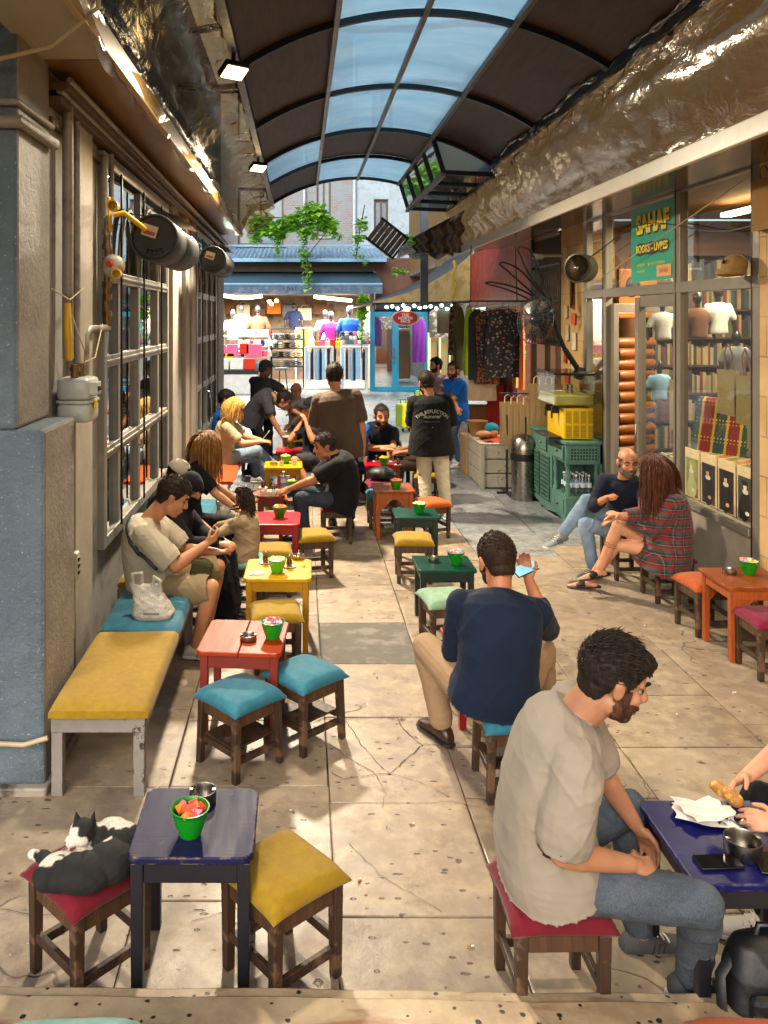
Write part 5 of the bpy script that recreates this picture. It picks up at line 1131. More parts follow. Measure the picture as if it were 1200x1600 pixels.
# 17 standing brown tee
P17=person('tall man in taupe tee shirt standing with his back to the viewer',(.47,9.45,1.0),(.40,9.42,1.54),(.385,9.5,1.72),(.05,1,-.15),(.05,1,0),[(.22,9.78,1.2),U(568,700,9.35)],[(.36,9.5,.085),(.56,9.45,.085)],s=1.08,vox=.007,skin_c='b07d5b',shirt=m_brown_t,sleeve=.85,trousers=m_blackp,shoe=[SH_K,SH_K],hair=dict(BLK,t=.016,amp=.006,nape=-.06,tufts=300,tl=.025),hs=1.08,knee_pole=[(0,1,0),(0,1,0)],bend=(0,-.04,0),off=.03,loose=.03,hemdown=.16,fat=1.12,fold=.014,elbow_pole=[(-.3,-.3,-1),(.6,-.3,-.4)],seed=17,sleever=1.15,hand_kw=[None,dict(curl=.4,pn=(-1,0,0))])
P18=person('stocky man in black tee shirt and dark jeans seated on a red stool, facing left',U(532,780,8.85),U(523,712,8.85),U(508,698,8.85),(-1,-.15,-.2),(-1,-.1,0),[U(452,764,8.7),U(456,762,8.95)],[(.05,8.65,.085),(.02,8.95,.085)],s=1.06,vox=.0075,skin_c='a9714c',shirt=m_black,sleeve=.72,trousers=d_dark,shoe=[SH_K,SH_K],hair=dict(c='1a1512',hi='39312c',t=.005,amp=.002,line=.07),hs=1.1,bend=(.14,0,0),fat=1.22,elbow_pole=[(.2,-.3,-1),(.2,.4,-1)],seed=18,off=.022,hand_kw=[dict(curl=.7),dict(curl=.7)],neckr=.062)
P19=person('person in bright blue shirt mostly hidden behind the standing man in taupe',(.72,11.0,.5),(.70,10.95,1.0),(.62,10.85,1.13),(-.6,-.8,-.3),(-.6,-.8,0),[(.55,10.55,.65),(.3,10.7,.62)],[(.5,10.55,.085),(.35,10.75,.085)],s=1.0,vox=.010,skin_c='b07d5b',shirt=m_bluet,trousers=d_dark,shoe=[SH_W,SH_W],hair=dict(BLK,t=.012),seed=19,bend=(.04,.05,0))
P20=person('bearded man in black tee leaning on folded forearms behind the crowded red table',(1.0,11.35,.47),(1.06,11.15,.93),(1.07,11.03,1.08),(.1,-1,-.12),(0,-1,0),[(.98,10.82,.70),(1.10,10.80,.68)],[(.80,10.9,.085),(1.25,10.95,.085)],s=1.06,vox=.008,skin_c='b98763',shirt=m_dnavy,sleeve=.6,trousers=m_blackp,shoe=[SH_G,SH_G],hair=dict(c='15100d',hi='332b26',t=.006,line=.085,amp=.003),beard=dict(c='1c130e',hi='3a2a20',t=.002),hs=1.17,bend=(0,.09,.02),fat=1.12,elbow_pole=[(.9,.1,-.5),(-.9,.1,-.5)],hdir=[(-1,.0,.0),(1,0,0)],seed=20,off=.02)
P21=person('waiter in black tee shirt with pale back print and cream trousers, seen from behind',(1.57,9.98,.93),(1.55,9.98,1.44),(1.51,10.02,1.60),(-.35,1,-.25),(-.05,1,0),[(1.40,10.32,.98),(1.82,10.28,1.0)],[(1.50,9.92,.085),(1.72,9.82,.085)],s=1.02,vox=.0065,skin_c='a8744f',shirt=m_black,sleeve=.92,trousers=m_cream,shoe=[SH_W,SH_W],hair=dict(BLK,t=.012,amp=.004,nape=-.065,tufts=300,tl=.02),beard=dict(c='120c08',t=0),hs=1.1,knee_pole=[(0,1,0),(.1,1,0)],bend=(0,-.03,0),off=.034,loose=.05,hemdown=.15,fat=1.12,fold=.012,elbow_pole=[(-.45,-.4,-1),(.45,-.4,-1)],seed=21,sleever=1.15,thighr=1.22)
P22=person('sitter in dark brown hidden behind the waiter, forearm and knees showing',(1.68,10.85,.48),(1.66,10.85,.98),(1.6,10.75,1.13),(-1,-.2,-.3),(-1,-.1,0),[(1.3,10.7,.66),(1.28,10.95,.64)],[(1.25,10.75,.085),(1.3,11,.085)],s=.98,vox=.010,skin_c='96643f',shirt=cloth('dark brown cotton','2b1c12'),sleeve=.7,trousers=cloth('brown cotton','2e2018'),shoe=[SH_K,SH_K],hair=dict(BLK,t=.01),seed=22)
P23=person('man with slicked dark hair in a striped pinkish tee beside the man in blue',(2.36,14.3,.88),(2.34,14.28,1.40),(2.31,14.25,1.56),(-1,-.35,-.05),(-.6,-.8,0),[(2.12,14.1,.8),(2.5,14.1,.8)],[(2.28,14.3,.085),(2.46,14.25,.085)],s=.96,vox=.0095,skin_c='b8845f',shirt=cloth('striped pink tee','8d6f74',c2=('c0b6b8',9)),trousers=d_dark,shoe=[SH_W,SH_W],hair=dict(BLK,t=.012,line=.08),beard=dict(c='2a2019',t=-.004),hs=1.12,knee_pole=[(-.5,-1,0),(-.5,-1,0)],seed=23)
P24=person('bearded man in bright blue tee and jeans standing by the hanging clothes',(2.48,13.35,.88),(2.46,13.33,1.39),(2.43,13.28,1.54),(-.75,-.8,-.05),(-.8,-.5,0),[(2.24,13.15,.80),(2.49,13.0,.86)],[(2.38,13.4,.085),(2.54,13.25,.085)],s=.98,vox=.008,skin_c='bf8763',shirt=m_bluet,sleeve=.62,trousers=d_blue,shoe=[SH_W,SH_W],hair=dict(c='241814',hi='3d2c24',t=.005,line=.085),beard=dict(c='2c1a12',hi='4a2c1c',t=.002),hs=1.14,knee_pole=[(-.6,-.8,0),(-.6,-.8,0)],fat=1.12,off=.024,loose=.03,hemdown=.14,seed=24,elbow_pole=[(-.5,.5,-1),(.8,-.2,-.8)])
# back print on the waiter's tee
def textmesh(name,body,size,mt,parent,M4,ext=.001,world=True,bend=None,align='CENTER',bold=0):
    cu=bpy.data.curves.new(name,'FONT'); cu.body=body; cu.size=size; cu.extrude=ext; cu.align_x=align; cu.align_y='CENTER'; cu.offset=bold; o=bpy.data.objects.new(name,cu); COL.objects.link(o)
    me=bpy.data.meshes.new_from_object(o.evaluated_get(bpy.context.evaluated_depsgraph_get())); bpy.data.objects.remove(o)
    if bend:
        for v in me.vertices: a=v.co.x/bend; r=bend+v.co.y; v.co.x=r*sin(a); v.co.y=r*cos(a)-bend
    me.transform(M4); return put(name,me,mt,parent,world)
from mathutils.bvhtree import BVHTree
sh=[c for c in P21['root'].children if c.name.startswith('shirt')][0]
m_print=M('pale shirt print',C('8f9088'),.8,bump=0)
def project(o,shirt,d):
    off=wloc(shirt); bv=BVHTree.FromPolygons([v.co+off for v in shirt.data.vertices],[p.vertices for p in shirt.data.polygons]); po=wloc(o)
    for v in o.data.vertices:
        h=bv.ray_cast(v.co+po-V(d)*.5,V(d))
        if h[0] is not None: v.co=h[0]-V(d)*.004-po
base=lambda x,z: Matrix.Translation((1.56+x,9.7,z))@Matrix.Rotation(rad(90),4,'X')
for b,s_,x,z,bd in (('THE REFLECTION',.055,-.005,1.285,.26),('Summer',.062,-.01,1.225,None),('- - - - - - - - - - - - - -',.022,-.01,1.165,None),('o',.02,-.01,1.10,None)):
    o=textmesh('back_print',b,s_,m_print,P21['root'],base(x,z),0,bend=bd,bold=.0008); project(o,sh,(0,1,0))
# ---------------------------------------------------------------- pipes, meter, heaters on the left wall
m_pipe=M('grey painted pipe',C('8a8378'),.5,.1,bump=.15,bs=40,c2='6a5f50'); m_brass=M('old brass fitting',C('6e5638'),.45,.8,bump=.3,bs=60,c2='8f8a80'); m_yel=M('yellow plastic',C('c99a08'),.4,bump=.05); m_redp=M('red plastic',C('a3180c'),.35,bump=.05)
m_meter=M('pale enamel',C('a9aca4'),.4,bump=.08,bs=30,c2='938e80',t2=(.6,.7)); m_wirec=M('cream cable',C('a89878'),.5,bump=0)
def pipe(pts,r,label,cat='pipe',mt=None,grp='pipes on the left wall'):
    return single('pipe',MB().tube(pts,r,12),mt or m_pipe,label,cat,grp)
pipe([(-1.395,4.98,3.66),(-1.395,4.98,2.5),(-1.39,4.97,2.15)],.034,'fat vertical grey pipe nearest the pillar')
pipe([(-1.40,5.20,3.66),(-1.40,5.20,2.2),(-1.38,5.18,2.05)],.024,'thin vertical pipe beside the fat one above the meter')
pipe([(-1.385,4.78,3.70),(-1.385,14.9,3.62)],.022,'lower long conduit under the soffit','conduit'); pipe([(-1.33,4.78,3.76),(-1.33,14.9,3.70)],.018,'upper long conduit under the soffit','conduit')
pipe([(-1.41,5.45,2.02),(-1.41,5.45,2.28),(-1.40,5.5,2.32),(-1.38,5.95,2.32)],.026,'short bent pipe beside the gas meter')
pipe([(-1.40,5.93,3.55),(-1.40,5.93,3.10)],.026,'pipe coming down to the yellow valve'); pipe([(-1.40,6.15,3.6),(-1.40,6.15,3.2)],.02,'second thinner pipe behind the one with the yellow valve')
t=thing('gas_meter','pale enamel gas meter box with a seam and counter knob on the left wall','gas meter',(-1.33,4.97,1.78))
mb=MB(); R8=[(cos(a),sin(a)) for a in [2*pi*i/28 for i in range(28)]]
def sq(c,e=.35): return math.copysign(abs(c)**e,c)
for z0,z1,g in ((0,.115,1),(.13,.26,1)): 
    ring=lambda z,s:[( .1*sq(a)*s, .13*sq(b)*s, z) for a,b in R8]
    loftrings(mb,[ring(z0+.0,.82),ring(z0+.008,.95),ring(z0+.02,1),ring(z1-.02,1),ring(z1-.008,.95),ring(z1,.82)])
loftrings(mb,[[(.106*sq(a),.137*sq(b),z) for a,b in R8] for z in (.115,.122,.13)])
obj('casing',mb,m_meter,t)
obj('counter',MB().box((.115,-.055,.2),(.05,.1,.075)).box((.142,-.055,.2),(.01,.07,.03),mi=1),[m_meter,mat_dark],t,bevel=.012)
obj('yellow_tag',MB().box((.108,-.02,.10),(.008,.06,.05)),m_yel,t,bevel=.01)
for y in (-.07,.06): obj('inlet',MB().tube([(0,y,.25),(0,y,.34)],.024,12).tube([(0,y,.3),(0,y,.325)],.032,6),m_brass,t)
t=thing('gas_valve','brass gas valves with white round regulator and yellow caps hanging from a pipe','gas valve',(-1.38,5.93,2.3))
ch=[(0,0,.82),(0,0,.62),(.01,0,.55),(0,0,.4),(-.01,0,.2),(0,0,.04)]; mb=MB().tube(ch,[.02,.028,.03,.022,.026,.03],12)
for z in (.7,.6,.5,.33,.24,.12): mb.tube([(0,0,z-.02),(0,0,z+.02)],.036,6)
obj('fitting',mb,m_brass,t)
obj('regulator',MB().ell((.05,-.03,.46),(.085,.06,.085),nu=20).lathe([(0,-.07),(.03,-.07),(.03,.0)],14,(.05,-.05,.46),M=Matrix.Rotation(pi/2,3,'X')),M('worn white casing',C('a39c8c'),.5,c2='6f6452',bump=.2),t)
obj('red_knob',MB().lathe([(0,.0),(.025,.0),(.022,.03),(0,.03)],10,(.04,-.10,.47),M=Matrix.Rotation(pi/2,3,'X')),m_redp,t)
obj('yellow_cap',MB().lathe([(0,0),(.035,0),(.035,.05),(.026,.05),(.024,.02)],18,(.09,-.08,.40),M=Matrix.Rotation(pi/2,3,'X')),m_yel,t)
obj('yellow_cap',MB().lathe([(0,0),(.04,0),(.04,.055),(.03,.055),(.028,.02)],18,(.06,-.06,.88),M=Matrix.Rotation(pi/2,3,'X')),m_yel,t)
obj('yellow_lever',MB().beam((.02,-.03,.95),(.035,-.04,.70),.03,.012),m_yel,t,bevel=.004)
single('yellow_hose',MB().tube([(-1.33,5.9,3.12),(-1.26,5.92,3.14),(-1.18,5.95,3.08),(-1.12,6.0,3.03)],.02,10),m_yel,'short yellow gas hose running from the valve to the first heater','hose')
single('yellow_hose',MB().tube([(-1.39,4.95,2.48),(-1.38,4.93,2.3),(-1.38,4.95,2.14)],[.02,.026,.02],10),m_yel,'yellow gas hose above the pale meter','hose')
m_heat=M('heater black enamel',C('191613'),.62,.0,bump=.05,var=.1); m_sheet=M('heater copper reflector',C('8a5f3c'),.35,.6,bump=.05)
def heater(x,y,z,L,r,label):
    t=thing('gas_heater',label,'heater',(x,y,z),0,'black tube heaters under the soffit'); rx=Matrix.Rotation(-pi/2,3,'X')
    obj('body',MB().lathe([(0,.02),(r*.86,.02),(r*.9,0),(r*.98,0),(r,.02),(r,.34*L),(r*.93,.36*L),(r*.93,.4*L),(r*.97,.42*L),(r*.97,L*.97),(r*.85,L),(0,L)],36,M=rx),m_heat,t)
    mb=MB()
    for k in range(3):
        for j in range(5): a=-2.2+j*.33; mb.box((r*(.78-.13*k)*cos(a),.018,r*(.78-.13*k)*sin(a)),(.05,.006,.012),M=Matrix.Rotation(-(a+pi/2)*-1,3,'Y').transposed())
    obj('vents',mb,mat_dark,t)
    obj('label_plate',MB().box((-.03,-.0,.05),(.11,.006,.085),M=Matrix.Rotation(.3,3,'Y')).box((-.034,-.004,.035),(.085,.004,.028),M=Matrix.Rotation(.3,3,'Y'),mi=1),[M('sticker',C('b0a48c'),.6,bump=0),M('sticker rust',C('9a3c1c'),.6,bump=0)],t)
    obj('reflector',MB().quad((-.05,.12,r+.05),(.16,.12,r+.0),(.16,L,r+.0),(-.05,L,r+.05)),m_sheet,t)
    mb=MB()
    for yy in (.2,L*.8): mb.beam((0,yy,r*.95),(-.40,yy,r*1.3),.02,.006)
    obj('bracket',mb,mat_dark,t)
heater(-1.06,6.0,2.97,1.35,.175,'large black tube heater nearest the viewer under the left soffit')
heater(-1.05,9.9,3.08,1.3,.165,'second smaller looking black tube heater further along the left soffit')
single('wall_wire',MB().tube([(-1.42,4.74,2.56),(-1.36,4.9,2.5),(-1.35,5.1,2.56),(-1.37,5.25,2.58)],.004,6),m_wirec,'thin tie wire wrapped round the two vertical pipes','wire','loose wires at the pillar')
single('wall_wire',MB().tube([(-1.36,4.95,2.4),(-1.3,5.0,2.2),(-1.34,5.15,2.12),(-1.36,5.5,2.13),(-1.37,5.75,2.35)],.0045,6),m_wirec,'pale wire looping under the bent pipe beside the meter','wire','loose wires at the pillar')
single('wall_wire',MB().tube([(-2.3,4.16,3.62),(-1.9,4.12,3.58),(-1.2,4.0,3.70),(-.95,3.9,3.85),(-.92,3.85,4.6)],.012,8),m_wirec,'cream cable strung from the pillar up past the canopy edge','cable')
single('wall_wire',MB().tube([(-2.3,4.175,.32),(-1.9,4.165,.305),(-1.6,4.16,.27),(-1.38,4.15,.265),(-1.26,4.15,.30)],.013,8),m_wirec,'white cable running low across the pillar base','cable')
single('junction_box',MB().box((-2.02,4.12,3.52),(.2,.05,.07)),m_meter,'small white cable box near the top of the pillar','cable box',bevel=.008)
t=thing('intercom','cream plastic wall socket with cable beside the yellow bench','socket',(-1.42,5.12,.82))
obj('case',MB().box((.035,0,.05),(.035,.07,.17)),M('cream plastic',C('b5aa90'),.4,bump=0),t,bevel=.012); obj('sockets',MB().box((.056,0,.09),(.006,.04,.025)).box((.056,0,.05),(.006,.04,.025)).box((.056,0,.01),(.006,.04,.025)),mat_dark,t,bevel=.003); obj('cable',MB().tube([(.03,0,-.03),(.02,0,-.4)],.007,6),m_wirec,t)
# ---------------------------------------------------------------- bookshop front
t=thing('bookshop_front','grey metal framed bookshop window and half open door on the right','shop front',(X1,8.3,0))
m_fr=M('grey shopfront metal',C('7b7468'),.35,.35,bump=.06,var=.08)
def fr(name,spans):
    mb=MB()
    for a,b in spans: mb.span(a,b)
    obj(name,mb,m_fr,t,True,bevel=.006)
xa,xb=X1-.03,X1+.05
for y,w in ((6.3,.12),(7.62,.14),(8.55,.10),(9.47,.10),(10.1,.12)): fr('post',[((xa,y,0),(xb,y+w,3.62 if y!=8.55 else 2.6))])
for y in (6.36,7.66,9.52): obj('groove',MB().span((xa-.004,y+.035,.02),(xa+.004,y+.05,3.6)),mat_dark,t,True)
fr('transom',[((xa-.004,6.3,2.62),(xb,10.2,2.72))]); fr('header',[((xa,6.42,3.54),(xb,10.1,3.62))])
fr('sill',[((xa-.02,6.42,.70),(xb,7.62,.76))]); fr('door_rail',[((xa+.01,8.62-.9,0),(xb,8.55,.1)),((xa+.01,7.76,2.5),(xb,8.55,2.62))])
obj('lower_panel',MB().span((xa+.015,6.42,0),(xb-.02,7.62,.70)),M('beige grey panel',C('8b8174'),.45,bump=.05),t,True)
m_sg=glass('shop glass','d6ddd6',.34)
for y0,y1,z0,z1 in ((6.42,7.62,.76,2.62),(6.42,7.62,2.72,3.54),(7.76,8.55,.1,2.5),(7.76,9.47,2.72,3.54),(9.57,10.1,.1,2.62),(9.57,10.1,2.72,3.54)):
    obj('glass_pane',MB().quad((X1+.01,y0,z0),(X1+.01,y1,z0),(X1+.01,y1,z1),(X1+.01,y0,z1)),m_sg,t,True)
fr('open_door',[((X1+.02,9.36,0),(X1+.08,9.46,2.55)),((X1+.75,9.36,0),(X1+.83,9.46,2.55)),((X1+.08,9.37,2.45),(X1+.75,9.45,2.55)),((X1+.08,9.37,0),(X1+.75,9.45,.12))])
obj('door_handle',MB().tube([(X1-.03,8.5,1.0),(X1-.08,8.5,1.02),(X1-.08,8.5,1.3),(X1-.03,8.5,1.32)],.011,8),m_steel,t,True)
WALLM=Matrix(((0,0,-1,0),(-1,0,0,0),(0,1,0,0),(0,0,0,1)))      # text right -> -Y, up -> Z, facing -X
def onwall(x,y,z): return Matrix.Translation((x,y,z))@WALLM
def wq(mb,x,y0,y1,z0,z1,mi=0): return mb.add([(x,y1,z0),(x,y0,z0),(x,y0,z1),(x,y1,z1)],[(0,1,2,3)],mi)
t=thing('shop_poster','green poster reading SAHAF BOOKS LIVRES in the upper bookshop window','poster',(X1-.02,8.25,2.76))
k=NT('teal poster'); n=k.noise(3,3); k.P(Base_Color=k.mix(n,C('188a70'),C('28a386')),Roughness=.35); 
obj('sheet',wq(MB(),X1-.02,7.74,8.76,2.76,3.52).box((X1-.014,8.25,3.14),(.008,1.02,.76)),k.m,t,True)
m_yt=M('poster yellow',C('d9c22e'),.5,bump=0); m_dk=M('poster dark',C('23261a'),.5,bump=0)
textmesh('sahaf_lettering','SAHAF',.255,m_yt,t,onwall(X1-.026,8.235,3.33),.001,bold=.012); textmesh('lettering_shadow','SAHAF',.255,m_dk,t,onwall(X1-.0225,8.22,3.315),.0004,bold=.016)
mb=MB(); 
for i in range(40):
    pass
ring=[(X1-.023,8.25+.41*cos(a)*(1)*(1 if abs(cos(a))<.93 else .97),3.085+.062*math.copysign(min(1,abs(sin(a))*2.2),sin(a))+.006*sin(a*9)) for a in [2*pi*i/40 for i in range(40)]]
mb.add(ring,[tuple(range(40))[::-1]]); obj('banner',mb,m_dk,t,True)
textmesh('books_lettering','BOOKS - LIVRES',.105,m_yt,t,onwall(X1-.027,8.25,3.085),.0008,bold=.004)
for b,y,z in (('sahaftakvim    @ sahaf.net/sahafistan',8.26,2.93),('www.sahaf',8.5,2.865)): textmesh('small_lettering',b,.045,m_yt,t,onwall(X1-.026,y,z),.0005)
obj('orange_paper',wq(MB(),X1-.027,7.80,8.12,2.79,2.90),M('peach paper',C('c98f58'),.7,bump=0),t,True); textmesh('paper_lettering','SAHAF',.07,M('peach ink',C('a8703c'),.7,bump=0),t,onwall(X1-.029,7.96,2.845),.0003)
# interior of the bookshop
struct('bookshop_interior',MB().span((X1+.05,5.9,-.02),(7.2,10.4,.0)).span((7.1,5.9,0),(7.2,10.4,3.6)).span((X1+.36,5.86,0),(7.2,5.9,3.6)).span((X1+.36,10.42,0),(7.2,10.46,3.6)).span((X1+.06,5.9,3.62),(7.2,10.4,3.68)),M('bookshop wall boards',C('6e4a28'),.7,var=.25,vs=3,stretch=(1,1,6)))
def shoplight(loc,e,size,label,col=(1,.82,.58),emi=14,ec='ffd9a0',grp=None,dims=(.1,1.0,.04)):
    t=thing('ceiling_lamp',label,'lamp',loc,0,grp); obj('tube',MB().box((0,0,0),dims),emis('lamp '+ec,ec,emi),t)
    l=bpy.data.objects.new('light',bpy.data.lights.new('light','AREA')); COL.objects.link(l); l.parent=t; l.data.shape='RECTANGLE'; l.data.size=size[0]; l.data.size_y=size[1]; l.data.energy=e*1.5; l.data.color=col; l.location=(0,0,-.05)
    return t
shoplight((4.6,8.4,3.5),120,(.3,2),'bright ceiling lamp inside the bookshop',dims=(.12,1.2,.04))
BK=[M('book '+c,C(c),.6,bump=0,var=.2) for c in ('5c2a20','2c3c48','7c6a44','46482e','8c7c60','30241c')]
def shelf(x,y,z,w,n,label,rz=0,dep=.25,dz=.34):
    t=thing('bookshelf',label,'bookshelf',(x,y,z),rz); mb=MB()
    for k in range(n+1): mb.box((0,0,k*dz),(w,dep,.025))
    for s in(-1,1): mb.box((s*w/2,0,n*dz/2),(.025,dep,n*dz))
    obj('frame',mb,m_leg2,t); rnd=random.Random(int(x*10+y))
    for k in range(n):
        mb=MB(); xx=-w/2+.03
        while xx<w/2-.05:
            tk=rnd.uniform(.02,.045); h=rnd.uniform(.2,.29); mb.box((xx+tk/2,-.02,k*dz+.012+h/2),(tk*.95,.17,h),mi=rnd.randrange(6)); xx+=tk
        obj('book_row',mb,BK,t)
shelf(5.75,10.28,.1,2.9,9,'tall crowded bookshelf on the end wall of the bookshop'); shelf(6.95,8.1,.1,3.6,9,'tall crowded bookshelf on the back wall of the bookshop',pi/2)
m_roll=M('tan leather roll',C('8a5222'),.4,bump=.2,bs=30,var=.2)
for i in range(15):
    mb=MB().tube([(0,-.27,0),(0,-.24,0),(0,.24,0),(0,.27,0)],[.045,.062,.062,.045],14)
    o=single('leather_roll',mb,m_roll,'tan rolled bolster in the stack inside the bookshop door','bolster','tan rolls stacked inside the door'); o.location=(4.0,9.95,.3+i*.128); o.rotation_euler=(0,0,rad(-70+3*sin(i*3)))
t=thing('wooden_mask','tan owl like wooden ornament above the stack of rolls','ornament',(4.0,9.9,2.6)); obj('panel',MB().box((0,0,.12),(.55,.06,.5),rz=.3).box((0,0,-.18),(.6,.1,.08),rz=.3),m_roll,t,bevel=.02); obj('eye',MB().ell((-.1,-.06,.15),(.12,.03,.12)),mat_dark,t)
# kilim sofa
k=NT('striped kilim'); g=k.sep(k.co()); c=C('6b1a14')
c=k.mix(k.math('LESS_THAN',k.math('FRACT',k.math('MULTIPLY',g[1],3.2)),.55),C('6b1a14'),C('1c3a34')); c=k.mix(k.math('LESS_THAN',k.math('FRACT',k.math('MULTIPLY',g[1],6.4)),.18),c,C('a5822c')); c=k.mix(k.math('LESS_THAN',k.vor(26,k.co((1,1,1)),'F1',0,0),.22),c,C('b59a5a'))
k.P(Base_Color=c,Roughness=.9); m_kil=k.m
t=thing('kilim_sofa','low sofa covered in red, green and gold striped kilim inside the bookshop','sofa',(4.35,8.35,.1),.5)
obj('seat',MB().box((0,0,.72),(.8,1.5,.25)),m_kil,t,bevel=.04); obj('backrest',MB().box((.45,0,1.1),(.16,1.5,.65),M=Matrix.Rotation(.2,3,'Y')),m_kil,t,bevel=.05); obj('base',MB().box((0,0,.3),(.7,1.45,.6)),m_leg2,t,bevel=.01)
# art prints along the bottom of the window: plain generic portraits
pc=[('7d8050','b8b070'),('2a1a14','a58068'),('1c120e','b99872'),('3a3a34','c9b8a0')]
for i in range(4):
    y0=7.56-i*.30; y1=y0-.27; z0,z1=.79,1.22; t=thing('art_print',['pale green portrait print, first from the post in the bookshop window','narrow dark portrait print, second from the post in the bookshop window','dark portrait print of a figure in an arch, third from the post','portrait print of a seated figure in black hat, at the outer end of the row'][i],'print',(X1-.02,(y0+y1)/2,z0),0,'art prints in the bookshop window')
    obj('paper',MB().box((X1-.005,(y0+y1)/2,(z0+z1)/2),(.006,.27,z1-z0)),M('cream paper',C('b8a67c'),.7,bump=0),t,True)
    obj('picture',wq(MB(),X1-.011,y1+.02,y0-.02,z0+.01,z1-.08),M('print ground %d'%i,C(pc[i][0]),.5,var=.6,vs=8,bump=0,c2='4c3a28'),t,True)
    yc=(y0+y1)/2; mb=MB(); E=lambda cy,cz,ry,rz,x: [(x,cy+ry*cos(a),cz+rz*sin(a)) for a in [2*pi*q/18 for q in range(18)]]
    for q_,(cy,cz,ry,rz,mi) in enumerate(((yc+.01*i-.01,z0+.10,.085,.10,0),(yc,z0+.20,.055,.05,0),(yc,z0+.235,.045,.02,2),(yc+.005,z0+.275,.024,.034,1),(yc+.01,z0+.305,.045 if i else .026,.022,0),(yc-.03,z0+.07,.03,.016,1))): mb.add(E(cy,cz,ry,rz,X1-.0125-.0005*q_),[tuple(range(18))[::-1]],mi)
    obj('figure',mb,[M('print figure %d'%i,C('0c0908' if i else '8f9460'),.5,bump=0,var=.3),M('print skin %d'%i,C(pc[i][1]),.5,bump=0),M('print ruff',C('b8b09c'),.5,bump=0)],t,True)
    textmesh('heading','MUSEUM PRINT' if 0 else '~ ~ ~ ~',.03,M('brown ink',C('5a4630'),.7,bump=0),t,onwall(X1-.012,yc,z1-.04),0)
def tote(x,y,z,w,h,mt,label,rz=0,print_=None,grp=None,strap=.22,name='tote_bag',cat='tote bag'):
    t=thing(name,label,cat,(x,y,z),rz,grp); mb=MB(); n=8
    mb.grid(lambda u,v:((u-.5)*w*(1-.06*sin(v*3)),-.02-.018*sin(u*pi)*sin(v*pi)-.006*sin(u*19),-h*v),n,n).grid(lambda u,v:((.5-u)*w*(1-.06*sin(v*3)),.02+.018*sin(u*pi)*sin(v*pi),-h*v),n,n)
    obj('bag',mb,mt,t); mb=MB(); mb.tube([(-w*.28,-.02,-.01),(-w*.2,0,strap*.7),(0,0,strap),(w*.2,0,strap*.7),(w*.28,-.02,-.01)],.008,6,ell=.4); obj('handles',mb,mt,t)
    if print_: obj('print',MB().add([(-w*.25,-.042,-h*.3),(w*.22,-.042,-h*.33),(w*.25,-.042,-h*.75),(-w*.2,-.042,-h*.78)],[(3,2,1,0)]),print_,t)
    return t
m_canvas=cloth('natural canvas','c2a87c',fold=.5); m_pr1=M('print muted',C('5c4c58'),.8,var=.6,vs=20,bump=0); m_prd=M('print dark',C('2c2628'),.8,var=.5,vs=30,bump=0)
tote(3.62,7.05,1.95,.3,.38,m_canvas,'tote bag with small print hanging first inside the window',pi/2+.0,m_pr1,'bags hanging in the bookshop window'); tote(3.62,6.78,1.92,.22,.4,m_canvas,'tote bag with dark print hanging in the middle of the window',pi/2,m_prd,'bags hanging in the bookshop window'); tote(3.60,6.53,1.96,.3,.62,m_canvas,'long pale bag with mauve print at the outer end of the window',pi/2,m_pr1,'bags hanging in the bookshop window')
tote(3.7,8.2,1.78,.22,.5,m_canvas,'pale printed towel hanging behind the bookshop door glass',pi/2,m_pr1,strap=.05)
t=thing('paper_stack','row of white paper leaflets standing along the door sill inside the shop','leaflets',(3.62,8.0,.88))
for i in range(4): obj('leaflet',MB().box((0,-.3+i*.19,.08),(.02,.16,.16)),m_paper,t,bevel=.003)
# small objects on the wall at the right
t=thing('beige_cap','beige cloth cap hung on the stone wall at the right edge','cap',(3.36,6.45,2.8))
mb=MB().ell((0,0,0),(.09,.13,.085)).ell((-.02,.02,-.06),(.10,.145,.03)).ell((-.04,.09,-.045),(.05,.08,.03)); put('crown',remesh(mb,.008,2),cloth('tan cap cotton','8c6c3c',fold=.6),t); obj('vent',MB().ell((-.095,-.02,.03),(.01,.02,.02)),mat_dark,t)
tote(3.42,6.15,3.42,.26,.38,cloth('tan bag cotton','8c6a3a'),'tan cloth bag hanging at the very right edge of the picture',pi/2,strap=.1)
# pier: papers, camera, fans
tote(3.42,10.62,2.95,.22,.42,cloth('ochre bag','9c7a44'),'ochre cloth bag hanging on the stone pier',pi/2-.3)
for i,(px,py,w,h,c) in enumerate(((884,487,.12,.16,'b8a68c'),(896,498,.14,.14,'b8502c'),(886,520,.12,.2,'b0a08c'),(897,533,.14,.22,'c2b49c'),(883,556,.1,.18,'8f2c2c'),(889,560,.07,.14,'b09c3c'),(897,578,.2,.16,'a8a8a0'),(886,588,.16,.2,'b8341c'))):
    p=U(px,py,3.45*1300/(px-470)); o=single('pinned_paper',MB().box((0,0,0),(.01,w,h)),M('paper '+c,C(c),.8,bump=0,var=.3),'small %s leaflet pinned on the stone pier, number %s from the top'%(['cream','orange','beige','pale','dark red','mustard','grey white','red'][i],['one','two','three','four','five','six','seven','eight'][i]),'leaflet','leaflets on the pier'); o.location=p; o.rotation_euler=(.1*sin(i*2),0,0)
    o['label']=o['label'].split(', number')[0]
t=thing('security_camera','white security camera on a wall arm above the black fan','camera',(3.46,10.9,3.2))
obj('arm',MB().tube([(0,0,0),(-.3,0,0)],.02,8).box((0,0,0),(.02,.1,.2)),M('cream metal',C('a39c88'),.4,bump=0),t); obj('housing',MB().box((-.36,-.02,-.01),(.14,.07,.07),rz=.2),m_meter,t,bevel=.015); obj('lens',MB().ell((-.435,-.035,-.01),(.01,.025,.025)),mat_dark,t)
